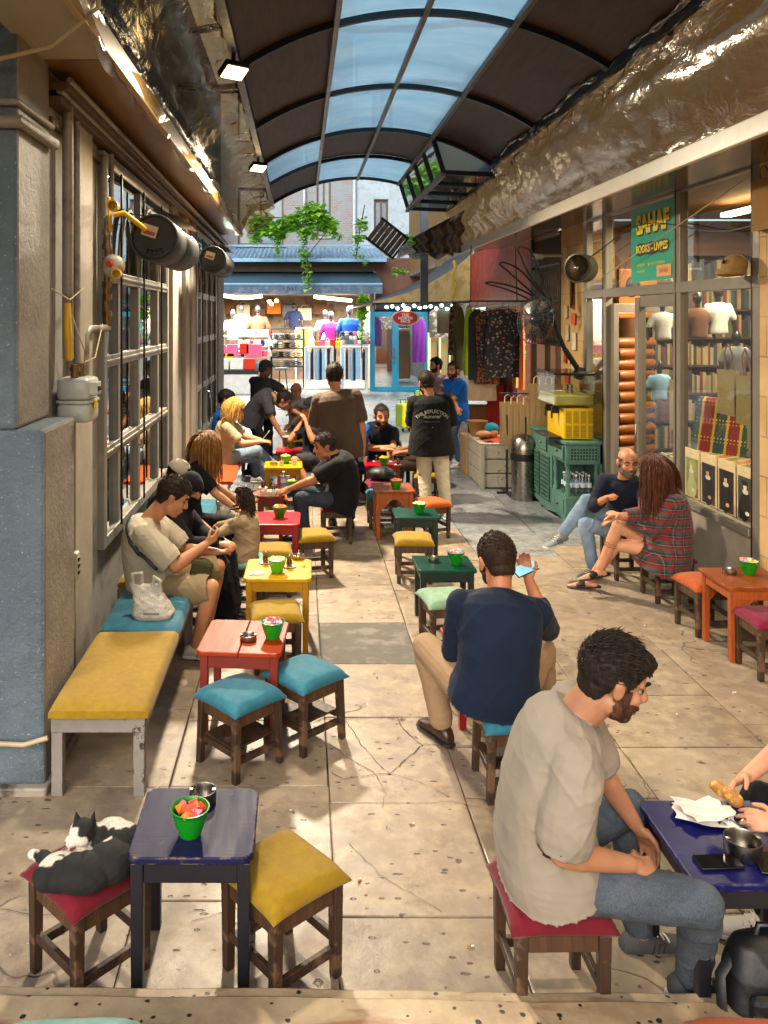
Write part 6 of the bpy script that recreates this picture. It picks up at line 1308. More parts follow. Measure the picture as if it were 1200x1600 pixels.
def cage(c,ax,r,n,depth,mb,rings=5,wr=.0025,spokes=36):
    ax=V(ax).normalized(); u=perp((0,0,1),ax); w=ax.cross(u); c=V(c)
    for k in range(1,rings+1):
        rr=r*k/rings; d=depth*(1-(k/rings)**2); mb.tube([c+ax*d+u*rr*cos(a)+w*rr*sin(a) for a in [2*pi*i/28 for i in range(28)]],wr if k<rings else wr*2.5,4,closed=True)
    for i in range(spokes):
        a=2*pi*i/spokes; mb.tube([c+ax*depth*(1-q*q)+(u*cos(a)+w*sin(a))*r*q for q in (.15,.5,.8,1)],wr,3)
    return u,w
t=thing('pedestal_fan','black oscillating fan on a slanting arm from the stone pier','fan',U(905,580,10.2))
b0=U(905,580,10.2); hC=U(836,500,10.0); ax=V((-.85,-.5,.12)).normalized(); mb=MB().beam(b0,U(882,545,10.15),.06,.05).beam(U(882,545,10.15),U(858,487,10.05),.045,.04).beam(b0+V((.02,0,.05)),b0+V((-.02,0,-.1)),.12,.08)
obj('arm',mb,mat_dark,t,True,bevel=.008)
obj('motor',MB().cap(U(858,487,10.05),hC+ax*.0,.085,.06),M('blue black plastic',C('10161f'),.3,bump=0),t,True)
mb=MB(); u_,w_=cage(hC,ax,.29,28,.07,mb); cage(hC,-ax,.29,28,.06,mb,3); obj('guard',mb,M('fan wire',C('4a4c50'),.35,.6,bump=0),t,True)
mb=MB()
for i in range(5):
    a0=2*pi*i/5; mb.grid(lambda uu,vv:hC+(u_*cos(a0+vv*.9)+w_*sin(a0+vv*.9))*(.05+.2*uu)+ax*(.03*(vv-.5)),6,5)
obj('blades',mb,glass('smoky fan blades','8f979c',.15,.15),t,True)
for i,pp in enumerate(([(846,478),(800,455),(768,445),(760,442),(772,441),(812,450),(850,470)],[(850,475),(812,440),(788,418),(782,412),(792,410),(820,425),(856,468)],[(856,470),(828,430),(812,395),(811,387),(820,385),(838,400),(862,470)])):
    P=[U(x,y,10.3) for x,y in pp]; q=[]
    for a in range(len(P)-1):
        for s_ in (0,.33,.67): 
            p0,p1,p2,p3=P[max(a-1,0)],P[a],P[a+1],P[min(a+2,len(P)-1)]; tt=s_
            q.append(.5*((2*p1)+(p2-p0)*tt+(2*p0-5*p1+4*p2-p3)*tt*tt+(3*p1-p0-3*p2+p3)*tt**3)+V((0,.02*a,0)))
    q.append(P[-1]); single('bent_rod',MB().tube(q,.012,6),mat_dark,['lowest long black wire loop reaching left of the fan','middle black wire loop above the fan','upright black wire loop nearest the grille'][i],'wire loop','black wire loops above the fan')
t=thing('drum_fan','grey drum shaped fan mounted high on the bookshop corner','fan',(3.36,9.95,2.98)); Rf=Matrix.Rotation(-pi/2,3,'Y')@Matrix.Identity(3)
ax=V((-.75,-.66,0)); Rm=ax.to_track_quat('Z','Y').to_matrix(); obj('drum',MB().lathe([(.15,-.10),(.168,-.08),(.172,.08),(.18,.10),(.158,.105),(.155,.0),(0,-.09)],36,M=Rm),M('grey green enamel',C('4c4a3e'),.4,.3,bump=.1),t)
mb=MB(); cage(ax*.09,ax,.162,28,.03,mb,5,.003,30); obj('grille',mb,M('bronze wire',C('5a4a34'),.4,.5,bump=0),t); obj('hub',MB().ell(ax*.11,(.035,.035,.035)),m_steel,t)
# ---------------------------------------------------------------- grille, red board and clothes shop
t=thing('iron_grille','tall dark iron folding grille beside the red board','grille',(3.48,11.7,0)); mb=MB()
for i in range(14): y=11.12+i*.095; mb.span((3.46,y,2.0),(3.49,y+.02,3.55)); 
for z in (2.05,2.6,3.1,3.5): mb.span((3.455,11.1,z),(3.495,12.4,z+.03))
for i in range(6): mb.beam((3.47,11.15+i*.2,2.1),(3.47,11.35+i*.2,2.6),.012,.012); mb.beam((3.47,11.35+i*.2,2.6),(3.47,11.15+i*.2,3.1),.012,.012)
obj('bars',mb,mat_dark,t,True); obj('post',MB().span((3.42,12.34,0),(3.5,12.42,3.55)).span((3.42,11.6,0),(3.48,11.66,2.1)),mat_dark,t,True)
struct('shop_recess',MB().span((5.2,11.1,0),(5.3,17,3.55)).span((X1,11.12,3.56),(5.3,17,3.6)).span((X1+.3,17,0),(5.3,17.1,3.6)).span((X1+.36,11.04,0),(5.3,11.1,3.6)),M('recess wall',C('5b4535'),.8))
t=thing('red_board','large dusty red board above the clothes shop','sign board',(3.47,14.7,2.6)); obj('board',MB().span((3.44,12.42,2.62),(3.5,17.0,3.66)),M('dusty red board',C('b4261a'),.5,var=.2,vs=2,bump=.05,c2='c0483a'),t,True,bevel=.008); obj('trim',MB().span((3.42,12.42,2.58),(3.5,17,2.62)),mat_dark,t,True)
shoplight((4.3,13.2,3.45),230,(.6,2.5),'warm ceiling lamp inside the clothes shop',col=(1,.82,.62))
def garment(x,y,z,w,h,mt,label,rz=0,sl=.35,grp='clothes on the shop rail',slen=None,name='garment',cat='garment',taper_=1.0,dep=.07,flat=False):
    t=thing(name,label,cat,(x,y,z),rz,grp); mb=MB(); n=14
    def prof(v):
        if flat: return w*(1+(taper_-1)*v)
        ww=w*(.30+.70*min(1,(v/.12)**.6)) if v<.12 else w*(1+(taper_-1)*(v-.12)); return ww
    for sg in (1,-1): mb.grid(lambda u,v:(sg*(u-.5)*prof(v),-sg*(dep*.5*(1-(2*u-1)**2)**.5*(.4+.6*min(1,v*3)))-.012*sin(u*16+v*3)*v,-h*v),n,n)
    if slen:
        for s_ in(-1,1): mb.tube([(s_*w*.42,0,-.05),(s_*w*.56,0,-.05-slen*.45),(s_*w*.58,.01,-.05-slen)],[.06,.055,.045],10,ell=.55)
    obj('cloth',mb,mt,t); obj('hanger',MB().tube([(-w*.38,0,-.03),(0,0,.03),(w*.38,0,-.03)],.007,5).tube([(0,0,.03),(0,0,.08),(.02,0,.1),(0,0,.12)],.004,5),mat_dark,t); return t
k=NT('dark floral print'); v1=k.vor(20,k.n('VectorMath',{0:k.co((1,.6,1.0)),1:k.n('VectorMath',{0:k.n('TexNoise',{0:k.co(),'Scale':9.}).outputs[1],'Scale':.1},operation='SCALE').outputs[0]},operation='ADD').outputs[0],'F1',0); vc=k.vor(20,k.n('VectorMath',{0:k.co((1,.6,1.0)),1:k.n('VectorMath',{0:k.n('TexNoise',{0:k.co(),'Scale':9.}).outputs[1],'Scale':.1},operation='SCALE').outputs[0]},operation='ADD').outputs[0],'F1',1)
pc_=k.ramp(k.sep(vc)[0],[(.0,C('a89080')),(.35,C('8a8c94')),(.55,C('3c4a60')),(.75,C('94604a')),(.9,C('c0b8a8'))]); r=k.ramp(k.sep(vc)[0],[(0,C('a89080')),(.3,C('7c8088')),(.55,C('35435a')),(.8,C('a06a50'))])
c=k.mix(k.math('MULTIPLY',k.math('LESS_THAN',v1,.34),k.math('GREATER_THAN',k.sep(vc)[1],.35)),C('10141e'),r); k.P(Base_Color=c,Roughness=.7); m_flor=k.m
m_leop=M('leopard print',C('8a4a20'),.8,c2='1a100a',s2=30,t2=(.45,.5),bump=0)
garment(3.1,12.75,2.52,.56,1.05,m_flor,'dark floral long sleeved shirt, the largest on the rail',0,slen=.85)
garment(2.9,12.95,2.5,.4,1.15,m_leop,'leopard print blouse half behind the floral shirt'); garment(2.75,13.0,2.52,.34,1.1,cloth('charcoal dress','2c2a2c'),'charcoal dress beside the floral shirt',.5,dep=.1)
garment(2.72,13.45,2.56,.26,1.1,cloth('neon yellow dress','a8c410',.1),'neon yellow dress hanging third from the left',.9,dep=.12); garment(2.63,13.8,2.56,.3,1.05,cloth('olive coat','4c4a2c'),'olive coat hanging at the left end of the rail',.9,dep=.14); garment(2.55,14.0,2.56,.3,.8,cloth('maroon scarf print','5a2a2c',c2=('8f7c6c',14)),'maroon patterned top behind the olive coat',1.1,dep=.1)
garment(2.83,13.0,1.45,.42,.36,cloth('beige skirt','a8957c'),'beige skirt hanging below the charcoal dress',0,taper_=1.1,flat=True); garment(3.05,13.05,1.32,.26,.95,cloth('red trousers','6a0e12'),'dark red trousers hanging below the floral shirt',flat=True); garment(3.28,13.2,1.5,.3,.5,cloth('red black tunic','3a0d12'),'black and red tunic below the floral shirt')
for i,(y,c,l) in enumerate(((14.6,'a8783a','mustard'),(15.0,'b05a1c','orange'),(15.4,'8c2a2c','brick red'),(14.2,'c05c20','bright orange'))): garment(3.35,y-1.6,2.5-.0,.3,1.2,cloth('shop '+l,c),l+' long garment at the back of the rail by the fan',pi/2-.2)
t=thing('clothes_rail','thin dark rail carrying clothes below the red board','clothes rail',(2.9,13,2.62)); obj('bar',MB().tube([(2.45,14.3,2.64),(2.6,12.75,2.64),(3.45,12.7,2.64)],.012,8).tube([(2.6,12.75,2.64),(2.62,12.8,3.5)],.008,6).tube([(3.3,12.7,2.64),(3.3,12.8,3.5)],.008,6),mat_dark,t,True)
t=thing('wooden_counter','brown wooden counter board behind the man in the blue tee','counter',(2.9,13.65,0)); obj('panel',MB().span((2.72,13.55,0),(3.12,14.4,.95)),wood('red brown board','4a2410','6e3a1c',.4),t,True,bevel=.01); obj('top',MB().span((2.69,13.52,.95),(3.14,14.42,.98)),m_leg2,t,True,bevel=.005); obj('kick',MB().span((2.6,13.4,0),(3.14,13.55,.12)),m_canvas if 0 else wood('pale step wood','7a5a3c','9a7a58'),t,True,bevel=.01)
# rack of totes and white crate
t=thing('bag_rack','black metal rack with T foot holding canvas bags','rack',(2.85,11.2,0)); obj('stand',MB().tube([(2.80,11.3,0),(2.80,11.3,1.36)],.014,8).tube([(3.1,11.25,0),(3.1,11.25,1.36)],.014,8).tube([(2.70,11.3,1.36),(3.14,11.25,1.36)],.012,8),mat_dark,t,True); obj('foot',MB().span((2.66,11.27,.0),(3.22,11.31,.03)).span((2.78,11.0,0),(2.82,11.6,.03)).span((3.08,11.0,0),(3.12,11.6,.03)),mat_dark,t,True,bevel=.004)
for i in range(5): tote(2.78+i*.075,11.18-.03*i,1.26-.02*(i%2),.26,.56+.05*(i%3),m_canvas,['canvas tote at the left end of the black rack','canvas tote second on the black rack','canvas tote in the middle of the black rack','canvas tote with a dark strip, fourth on the rack','canvas tote at the right end of the black rack'][i],.5,m_prd if i in(0,3) else None,'canvas totes on the black rack',.1)
for i in range(4): tote(3.12+i*.06,11.0-.06*i,1.52,.24,.55,m_canvas,['canvas bag first in the upper bunch beside the drinks machine','canvas bag second in the upper bunch beside the drinks machine','canvas bag with dark print in the upper bunch','canvas bag nearest the drinks machine tank'][i],.4,m_prd if i==2 else None,'canvas bags beside the drinks machine',.1)
m_crate=paint('white washed crate','9b9484','6a5c48',.6,.6,0)
t=thing('white_crate','white washed wooden crate under the canvas bags','crate',(2.72,12.0,0)); mb=MB()
for k in range(3): z=.02+k*.2; mb.span((2.52,11.6,z),(3.05,11.63,z+.185)).span((2.52,11.63,z),(2.55,12.5,z+.185)).span((3.02,11.63,z),(3.05,12.5,z+.185)).span((2.55,12.47,z),(3.02,12.5,z+.185))
obj('boards',mb,m_crate,t,True,bevel=.005); obj('lid',MB().span((2.5,11.6,.61),(3.06,12.5,.63)),m_crate,t,True,bevel=.004); obj('post',MB().span((2.5,11.58,0),(2.56,11.64,.61)),m_crate,t,True,bevel=.004)
single('red_cloth',MB().grid(lambda u,v:(2.6+.3*u,11.7+.6*v,.645+.012*sin(u*9+v*7)),8,8),cloth('rust red cloth','8c3018'),'rust red cloth folded on the white crate','cloth')
t=thing('doll','small doll with teal hat lying on the red cloth','doll',(2.78,12.05,.66)); obj('head',MB().ell((0,0,.06),(.08,.08,.075)),skin('doll skin','b87850'),t); obj('hat',MB().ell((-.01,.03,.12),(.105,.1,.085)),cloth('teal hat','127088'),t); obj('body',MB().ell((-.14,-.05,.05),(.12,.08,.05)),cloth('doll cloth','a07850'),t)
t=thing('wicker_basket','small wicker basket behind the crate','basket',(2.62,12.35,.63)); obj('basket',MB().lathe([(0,0),(.09,0),(.15,.22),(.16,.23),(.14,.22),(.085,.02),(0,.02)],20),M('wicker',C('8a6434'),.7,bump=.8,bs=60),t)
single('cardboard_box',MB().span((2.50,12.55,.0),(2.64,13.1,.58)),M('cardboard',C('94784e'),.8,bump=.1),'pale wooden box beside the white crate','box',bevel=.01)
t=thing('trash_can','steel push lid bin beside the green cabinet','bin',(2.93,10.95,0)); obj('body',MB().lathe([(0,0),(.15,0),(.155,.02),(.16,.62),(0,.62)],30),m_steel,t); obj('lid',MB().lathe([(.165,.6),(.168,.66),(.15,.78),(.1,.84),(0,.86)],30),m_steel,t); obj('liner',MB().lathe([(.166,.52),(.172,.56),(.169,.61)],24),mat_dark,t)
# green cabinet with machine
m_gc=paint('sage green cabinet paint','4d7066','26382c',.45,.7,0)
t=thing('green_cabinet','green painted cabinet with turned posts, lattice doors and drawers','cabinet',(3.27,10.5,0)); x0,x1,y0,y1=3.05,3.47,9.57,11.55
obj('top',MB().span((x0-.02,y0-.02,.93),(x1,y1+.02,.965)),m_gc,t,True,bevel=.006)
mb=MB().span((x0,y0,.70),(x1,y0+.03,.93)).span((x0+.0,y1-.03,.7),(x1,y1,.93)).span((x1-.03,y0,.0),(x1,y1,.93)).span((x0,y0+.55,.08),(x0+.03,y1-.5,.72)).span((x0+.01,y0+.03,.70),(x0+.03,y1-.03,.93)).span((x0,y0,.05),(x1,y1,.32)).span((x0+.03,y0+.55,.3),(x1-.03,y0+.57,.72)).span((x0+.03,y1-.5,.3),(x1-.03,y1-.48,.72))
obj('carcass',mb,m_gc,t,True,bevel=.005)
obj('shaped_base',MB().add([(x0-.01,y,z) for y,z in [(y0+1.98*i/24,.0 if i in(0,1,23,24,12) else .05+.025*sin(i*pi/6)) for i in range(25)]]+[(x0-.01,y0+1.98*i/24,.12) for i in range(25)],[(i,25+i,26+i,i+1) for i in range(24)]),m_gc,t,True)
for yy in (y0+.06,y0+.5,y1-.06):
    for xx in ((x0+.04,x1-.05) if yy<y0+.1 else (x0+.04,)): obj('turned_post',MB().lathe([(.035,.32),(.035,.36),(.022,.38),(.034,.43),(.02,.47),(.024,.5),(.036,.56),(.02,.64),(.034,.67),(.035,.7)],16,(xx,yy,0)),m_gc,t,True)
for y in (y0+.28,y0+.95,y1-.3):
    d=MB().span((x0-.012,y-.2,.735),(x0,y+.2,.90)); o=obj('drawer',d,m_gc,t,True,bevel=.004); obj('drawer_knob',MB().ell((x0-.025,y,.82),(.015,.015,.015)),m_brass,o,False).location=(0,0,0)
for ch in list(t.children):
    if ch.name.startswith('drawer'):
        for kx in ch.children: kx.data.transform(Matrix.Translation(-wloc(t)))
for y in (y0+.27,y1-.27):
    obj('lower_drawer',MB().span((x0-.012,y-.2,.12),(x0,y+.2,.28)),m_gc,t,True,bevel=.004); obj('drawer_knob',MB().ell((x0-.025,y,.2),(.015,.015,.015)),m_brass,t,True)
def lattice(x_or,plane,a0,a1,z0,z1,n,m_):
    mb=MB()
    for i in range(n+1):
        a=a0+(a1-a0)*i/n
        if plane=='x': mb.span((x_or-.004,a-.006,z0),(x_or+.004,a+.006,z1))
        else: mb.span((a-.006,x_or-.004,z0),(a+.006,x_or+.004,z1))
    k=int((z1-z0)/((a1-a0)/n))
    for i in range(k+1):
        z=z0+(z1-z0)*i/k
        if plane=='x': mb.span((x_or-.007,a0,z-.006),(x_or-.0045,a1,z+.006))
        else: mb.span((a0,x_or-.007,z-.006),(a1,x_or-.0045,z+.006))
    return mb
for a0,a1 in ((y0+.62,y0+.96),(y0+1.04,y0+1.40)):
    o=obj('lattice_door',lattice(x0-.014,'x',a0,a1,.16,.68,7,m_gc).span((x0-.006,a0,.16),(x0-.003,a1,.68),mi=1),[m_gc,M('dark green gap',C('0c1610'),.8,bump=0)],t,True)
obj('lattice_panel',lattice(y0-.01,'y',x0+.05,x1-.06,.745,.89,9,m_gc).span((x0+.05,y0-.004,.745),(x1-.06,y0-.001,.89),mi=1),[m_gc,M('dark green gap',C('0c1610'),.8,bump=0)],t,True)
mb=MB().span((x0+.02,y0+.04,.33),(x1-.05,y0+.5,.34)); 
for i in range(12): bottle(3.12+.075*(i%4),9.66+.1*(i//4),.325,['front row','middle row','back row'][i//4]+' water bottle in the pack inside the green cabinet',.24,'water bottles packed in the cabinet')
m_ym=M('yellow machine plastic',C('c9a400'),.35,bump=.03,var=.04); m_lem=M('cloudy lemonade',C('b5ad6a'),.35,bump=0,Transmission_Weight=.2)
t=thing('juice_dispenser','yellow juice dispenser with clear tank of lemonade and black lid','drinks machine',(3.3,9.95,.965))
bx0,bx1,by0,by1=3.0,3.38,9.66,10.3
obj('base',MB().span((bx0+.05,by0,.975),(bx1+.02,by1,1.34)),m_ym,t,True,bevel=.015)
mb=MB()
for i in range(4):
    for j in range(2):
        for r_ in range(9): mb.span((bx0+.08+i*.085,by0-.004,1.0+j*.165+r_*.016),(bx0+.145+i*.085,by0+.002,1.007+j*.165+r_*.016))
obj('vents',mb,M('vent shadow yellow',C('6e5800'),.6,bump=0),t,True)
obj('tank',MB().span((bx0-.06,by0-.04,1.36),(bx1+.03,by1+.04,1.72)),glass('clear tank','dfe2d2',.06,.05),t,True,bevel=.02); obj('lemonade',MB().span((bx0-.045,by0-.025,1.37),(bx1+.015,by1+.025,1.49)),m_lem,t,True,bevel=.015); obj('lid',MB().span((bx0-.08,by0-.06,1.72),(bx1+.05,by1+.06,1.755)),M('glossy black lid',C('0d0e12'),.15,bump=0),t,True,bevel=.012)
obj('impeller',MB().tube([(3.2,9.9,1.49),(3.2,9.9,1.60)],.035,14),m_steel,t,True)
for y in (9.85,10.1): obj('tap',MB().box((bx0+.01,y,1.3),(.09,.05,.08)).box((bx0-.03,y,1.25),(.02,.03,.1)),mat_dark,t,True,bevel=.008)
obj('drip_tray',MB().span((bx0-.1,by0+.05,.97),(bx0+.045,by1,1.0)),mat_dark,t,True,bevel=.006)
# ---------------------------------------------------------------- far street
YF=27.0
def fx(px,Y=YF): return (px-470)*Y/1300
def fz(py,Y=YF): return EYE-(py-495)*Y/1300
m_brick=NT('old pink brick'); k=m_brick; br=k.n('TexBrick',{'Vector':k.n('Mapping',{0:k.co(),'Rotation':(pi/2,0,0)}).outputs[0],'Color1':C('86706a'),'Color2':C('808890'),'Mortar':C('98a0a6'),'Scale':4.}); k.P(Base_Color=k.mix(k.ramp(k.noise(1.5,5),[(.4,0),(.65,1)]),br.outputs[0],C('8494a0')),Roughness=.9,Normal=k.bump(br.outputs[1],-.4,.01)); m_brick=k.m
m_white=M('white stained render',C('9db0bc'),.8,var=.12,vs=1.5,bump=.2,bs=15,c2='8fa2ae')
def building(name,label,x0,x1,z0,z1,y,m,wins,wcol='6b8496'):
    t=thing(name,label,'building',((x0+x1)/2,y,0)); xs_=sorted(set([x0,x1]+[w[0] for w in wins]+[w[1] for w in wins])); mb=MB()
    for a,b in zip(xs_,xs_[1:]):
        cut=sorted([(w[2],w[3]) for w in wins if w[0]<=a+1e-6 and w[1]>=b-1e-6]); z=z0
        for c,d in cut: mb.span((a,y,z),(b,y+.4,c)); z=d
        mb.span((a,y,z),(b,y+.4,z1))
    obj('wall',mb,m,t,True)
    for a,b,c,d in wins:
        mb=MB().span((a,y+.1,c),(a+.07,y+.2,d)).span((b-.07,y+.1,c),(b,y+.2,d)).span((a+.07,y+.1,c),(b-.07,y+.2,c+.07)).span((a+.07,y+.1,d-.07),(b-.07,y+.2,d)).span(((a+b)/2-.03,y+.1,c+.07),((a+b)/2+.03,y+.2,d-.07))
        w=obj('window',mb,M('brown window frame',C('5a4538'),.5),t,True); 
        p=obj('pane',MB().quad((a,y+.16,c),(b,y+.16,c),(b,y+.16,d),(a,y+.16,d)),M('pale window pane',C(wcol),.15,bump=0,spec=.8),w); p.data.transform(Matrix.Translation(-wloc(t)))
        s=obj('sill',MB().span((a-.06,y-.06,c-.07),(b+.06,y+.1,c)),m_white,w); s.data.transform(Matrix.Translation(-wloc(t)))
    return t
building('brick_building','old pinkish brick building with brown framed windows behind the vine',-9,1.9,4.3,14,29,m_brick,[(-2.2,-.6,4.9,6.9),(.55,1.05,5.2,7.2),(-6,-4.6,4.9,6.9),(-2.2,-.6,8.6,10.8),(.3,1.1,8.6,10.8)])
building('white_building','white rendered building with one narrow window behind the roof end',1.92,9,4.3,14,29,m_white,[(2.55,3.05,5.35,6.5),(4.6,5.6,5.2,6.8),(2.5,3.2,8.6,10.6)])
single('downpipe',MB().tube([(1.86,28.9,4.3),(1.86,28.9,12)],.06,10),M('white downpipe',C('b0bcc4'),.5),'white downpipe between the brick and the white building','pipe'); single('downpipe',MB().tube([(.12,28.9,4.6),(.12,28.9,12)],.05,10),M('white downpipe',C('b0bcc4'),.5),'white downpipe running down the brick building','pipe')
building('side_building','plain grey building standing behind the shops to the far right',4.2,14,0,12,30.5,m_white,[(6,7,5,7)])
building('left_building','dark building closing the street on the far left',-14,-3.0,0,10,27.2,M('dark render',C('4a4644'),.8),[(-6,-5,4,6)])
# shop under blue awning
t=thing('clothes_shop','brightly lit open shop under the blue awning across the street','shop',(-.2,29,0)); 
obj('side_wall',MB().span((-2.95,27.2,0),(-2.8,31.4,4.3)),M('shop cream wall',C('9a8c78'),.8),t,True); obj('side_wall',MB().span((2.25,27.2,0),(2.4,31.4,4.3)),MC['shop cream wall'],t,True); obj('back_wall',MB().span((-2.8,31.3,0),(2.25,31.4,4.3)),M('shop back wall',C('7f6c58'),.8,c2='54463a',s2=2),t,True); obj('ceiling',MB().span((-2.8,27.2,3.15),(2.25,31.3,3.25)),M('shop ceiling',C('5c5048'),.8),t,True); obj('raised_floor',MB().span((-2.8,27.3,0),(2.25,31.3,.06)),M('shop pale floor',C('a09a90'),.5),t,True); obj('upper_front',MB().span((-2.95,27.2,3.25),(2.4,27.4,4.3)),mat_dark,t,True)
m_bl=M('blue awning cloth',C('3f5d74'),.6,bump=.1,var=.1); m_bld=M('dark blue valance',C('3a506a'),.6,bump=.1,c2='56687c')
t=thing('blue_awning','long blue fabric awning over the bright shop','awning',(0,26.6,3.3)); obj('canopy',MB().add([(-2.75,27.2,3.85),(2.5,27.2,3.85),(2.55,26.0,3.43),(-2.75,26.0,3.43),(-2.75,27.2,3.83),(2.5,27.2,3.83),(2.55,26.0,3.41),(-2.75,26.0,3.41)],[(3,2,1,0),(4,5,6,7),(0,4,7,3),(1,2,6,5),(0,1,5,4)]),m_bl,t,True); obj('front_bar',MB().tube([(-2.75,25.98,3.42),(2.55,25.98,3.42)],.035,8),M('pale blue bar',C('6fa0c4'),.4),t,True); obj('valance',MB().grid(lambda u,v:(-2.75+5.3*u,25.97+.01*sin(u*60),3.4-.28*v),60,2),m_bld,t,True)
textmesh('awning_lettering','ATLAS',.16,M('dim blue ink',C('1a2c44'),.7,bump=0),t,Matrix.Translation((-.35,25.95,3.27))@Matrix.Rotation(pi/2,4,'X'),0); 
t=thing('corrugated_roof','pale blue corrugated canopy roof above the blue awning','roof',(0,27,4.3)); obj('sheet',MB().grid(lambda u,v:(-3.0+5.7*u,28.6-2.4*v,4.75-.5*v+.03*sin(u*260)),280,2),M('pale blue corrugated sheet',C('7fa4c0'),.5,bump=.1,c2='64808f'),t,True); obj('gutter',MB().span((-3,26.15,4.13),(2.7,26.2,4.25)).span((-3,28.55,4.82),(2.7,28.6,4.88)),M('pale blue bar',C('6fa0c4'),.4),t,True); obj('fascia_board',MB().span((-2.95,26.9,3.86),(2.6,27.0,4.2)),M('brown grey board',C('4b4038'),.7),t,True)
def tubelamp(p0,p1,label,sag=.05):
    a,b=V(p0),V(p1); t=thing('curved_tube_lamp',label,'lamp',a,0,'curved tube lamps of the bright shop'); obj('tube',MB().tube([a.lerp(b,i/10)-V((0,0,sag*sin(pi*i/10))) for i in range(11)],.055,8),emis('cool tube glow','fff0b8',9),t,True)
    l=bpy.data.objects.new('light',bpy.data.lights.new('light','AREA')); COL.objects.link(l); l.parent=t; l.data.size=1.6; l.data.energy=420; l.data.color=(1,.93,.82); l.location=(b-a)/2+V((0,.6,-.15))
tubelamp((-2.65,27.0,3.12),(-1.25,27.0,3.08),'curved glowing tube lamp at the left of the bright shop',.08); tubelamp((.45,27.0,3.05),(1.7,28.2,2.95),'curved glowing tube lamp at the right of the bright shop',.0)
for i,(px,py) in enumerate(((421,471),(432,470),(424,475))): single('spot_bulb',MB().ell((fx(px,28),28,fz(py,28)),(.07,.07,.06)),emis('warm bulb','ffc070',10),['left warm spot bulb under the shop ceiling','right warm spot bulb under the shop ceiling','lower warm spot bulb under the shop ceiling'][i],'bulb','spot bulbs in the bright shop')
PAL={n:cloth('shop cloth '+n,c) for n,c in dict(mint='9fc4b8',white='b8b8b4',brown='5a3c28',navy='16203c',pink='b8567c',yellow='b8a820',lime='8fb030',red='a82c1c',orange='b8661c',purple='5c1c6c',blue='0c3ca0',cream='b0a488',grey='5a5c60',black='121214',lightblue='7fa8c8',teal='1c6c74',magenta='8c1c6c').items()}
def bust(x,y,z,mt,label,sc=1,skinm=None,legs=False,name='mannequin'):
    t=thing(name,label,'mannequin',(x,y,z),0,'shop mannequins'); mb=MB(); s=sc
    torso(mb,V((0,0,-.3*s)),V((0,0,.22*s)),V((1,0,0)),V((1,0,0)),[(-.05,.17,.11,0),(.3,.15,.11,0),(.7,.19,.12,0),(.92,.14,.09,0),(1,.07,.06,0)],V((0,0,0)),0,s=s); 
    for k in(-1,1): mb.cap(V((k*.17,0,.14))*s,V((k*.26,0,-.06))*s,.065*s,.06*s)
    put('top',remesh(mb,.02,2),mt,t); mb=MB().ell((0,0,.38*s),(.075*s,.09*s,.11*s)).cap((0,0,.2*s),(0,0,.3*s),.045*s,.045*s)
    sm_=skinm or M('mannequin black',C('1c1b1c'),.4,bump=0); obj('head',mb,sm_,t)
    for k in(-1,1): obj('arm',MB().cap(V((k*.26,0,-.06))*s,V((k*.28,-.02,-.3))*s,.04*s,.03*s),sm_,t)
    if legs:
        for k in(-1,1): obj('leg',MB().cap((k*.07*s,0,-.35*s),(k*.08*s,0,-.95*s),.085*s,.05*s),PAL['black'],t)
    return t
for px,py,Y,c,l,sc in ((364,512,28,'mint','mint tee mannequin at the left of the bright shop',1.25),(377,503,28.6,'white','white tee mannequin second from the left',1.2),(403,508,28.6,'brown','brown shirt mannequin between the bags',1.45),(459,496,29.6,'navy','navy tee mannequin high in the middle of the shop',1.1),(508,512,28.6,'cream','cream coat mannequin beside the purple one',1.25),(517,516,28.0,'magenta','magenta tee mannequin at the right of the shop',1.3),(546,512,27.9,'blue','bright blue sweater mannequin above the right rack',1.5)):
    p=U(px,py,Y); bust(p.x,p.y,p.z,PAL[c],l,sc,legs=c=='magenta')
rnd=random.Random(12)
def tbl(name,label,x0,x1,y0,y1,z,m): 
    t=thing(name,label,'display table',((x0+x1)/2,(y0+y1)/2,0)); obj('top',MB().span((x0,y0,z-.05),(x1,y1,z)),m,t,True,bevel=.01)
    for x in (x0+.05,x1-.05):
        for y in (y0+.05,y1-.05): obj('leg',MB().span((x-.03,y-.03,0),(x+.03,y+.03,z-.05)),m,t,True)
m_wt=M('white shop fitting',C('aeb0b0'),.5)
for i,(z,y) in enumerate(((.78,26.3),(1.12,26.8),(1.45,27.3),(1.78,27.7))): tbl('display_shelf',['lowest','second','third','top'][i]+' white step of the left stall display',-2.65,-1.0,y,y+.55,z,m_wt)
cols_=['pink','red','white','yellow','lime','orange','lightblue','cream','navy']
HB=['coral pink','red','white','yellow','lime','orange','pale blue','cream','navy']
n=0
def hbag(x,y,z,w,h,c,label,grp='handbags and boxes on the left stall'):
    t=thing('handbag',label,'handbag',(x,y,z),0,grp); obj('body',MB().taper((0,0,0),(0,0,h),w,w*.8).v and MB().box((0,0,h/2),(w,.12,h)),PAL[c],t,bevel=.02); obj('handle',MB().tube([(-w*.25,0,h),(-w*.18,0,h+.1),(w*.18,0,h+.1),(w*.25,0,h)],.012,5),PAL[c],t)
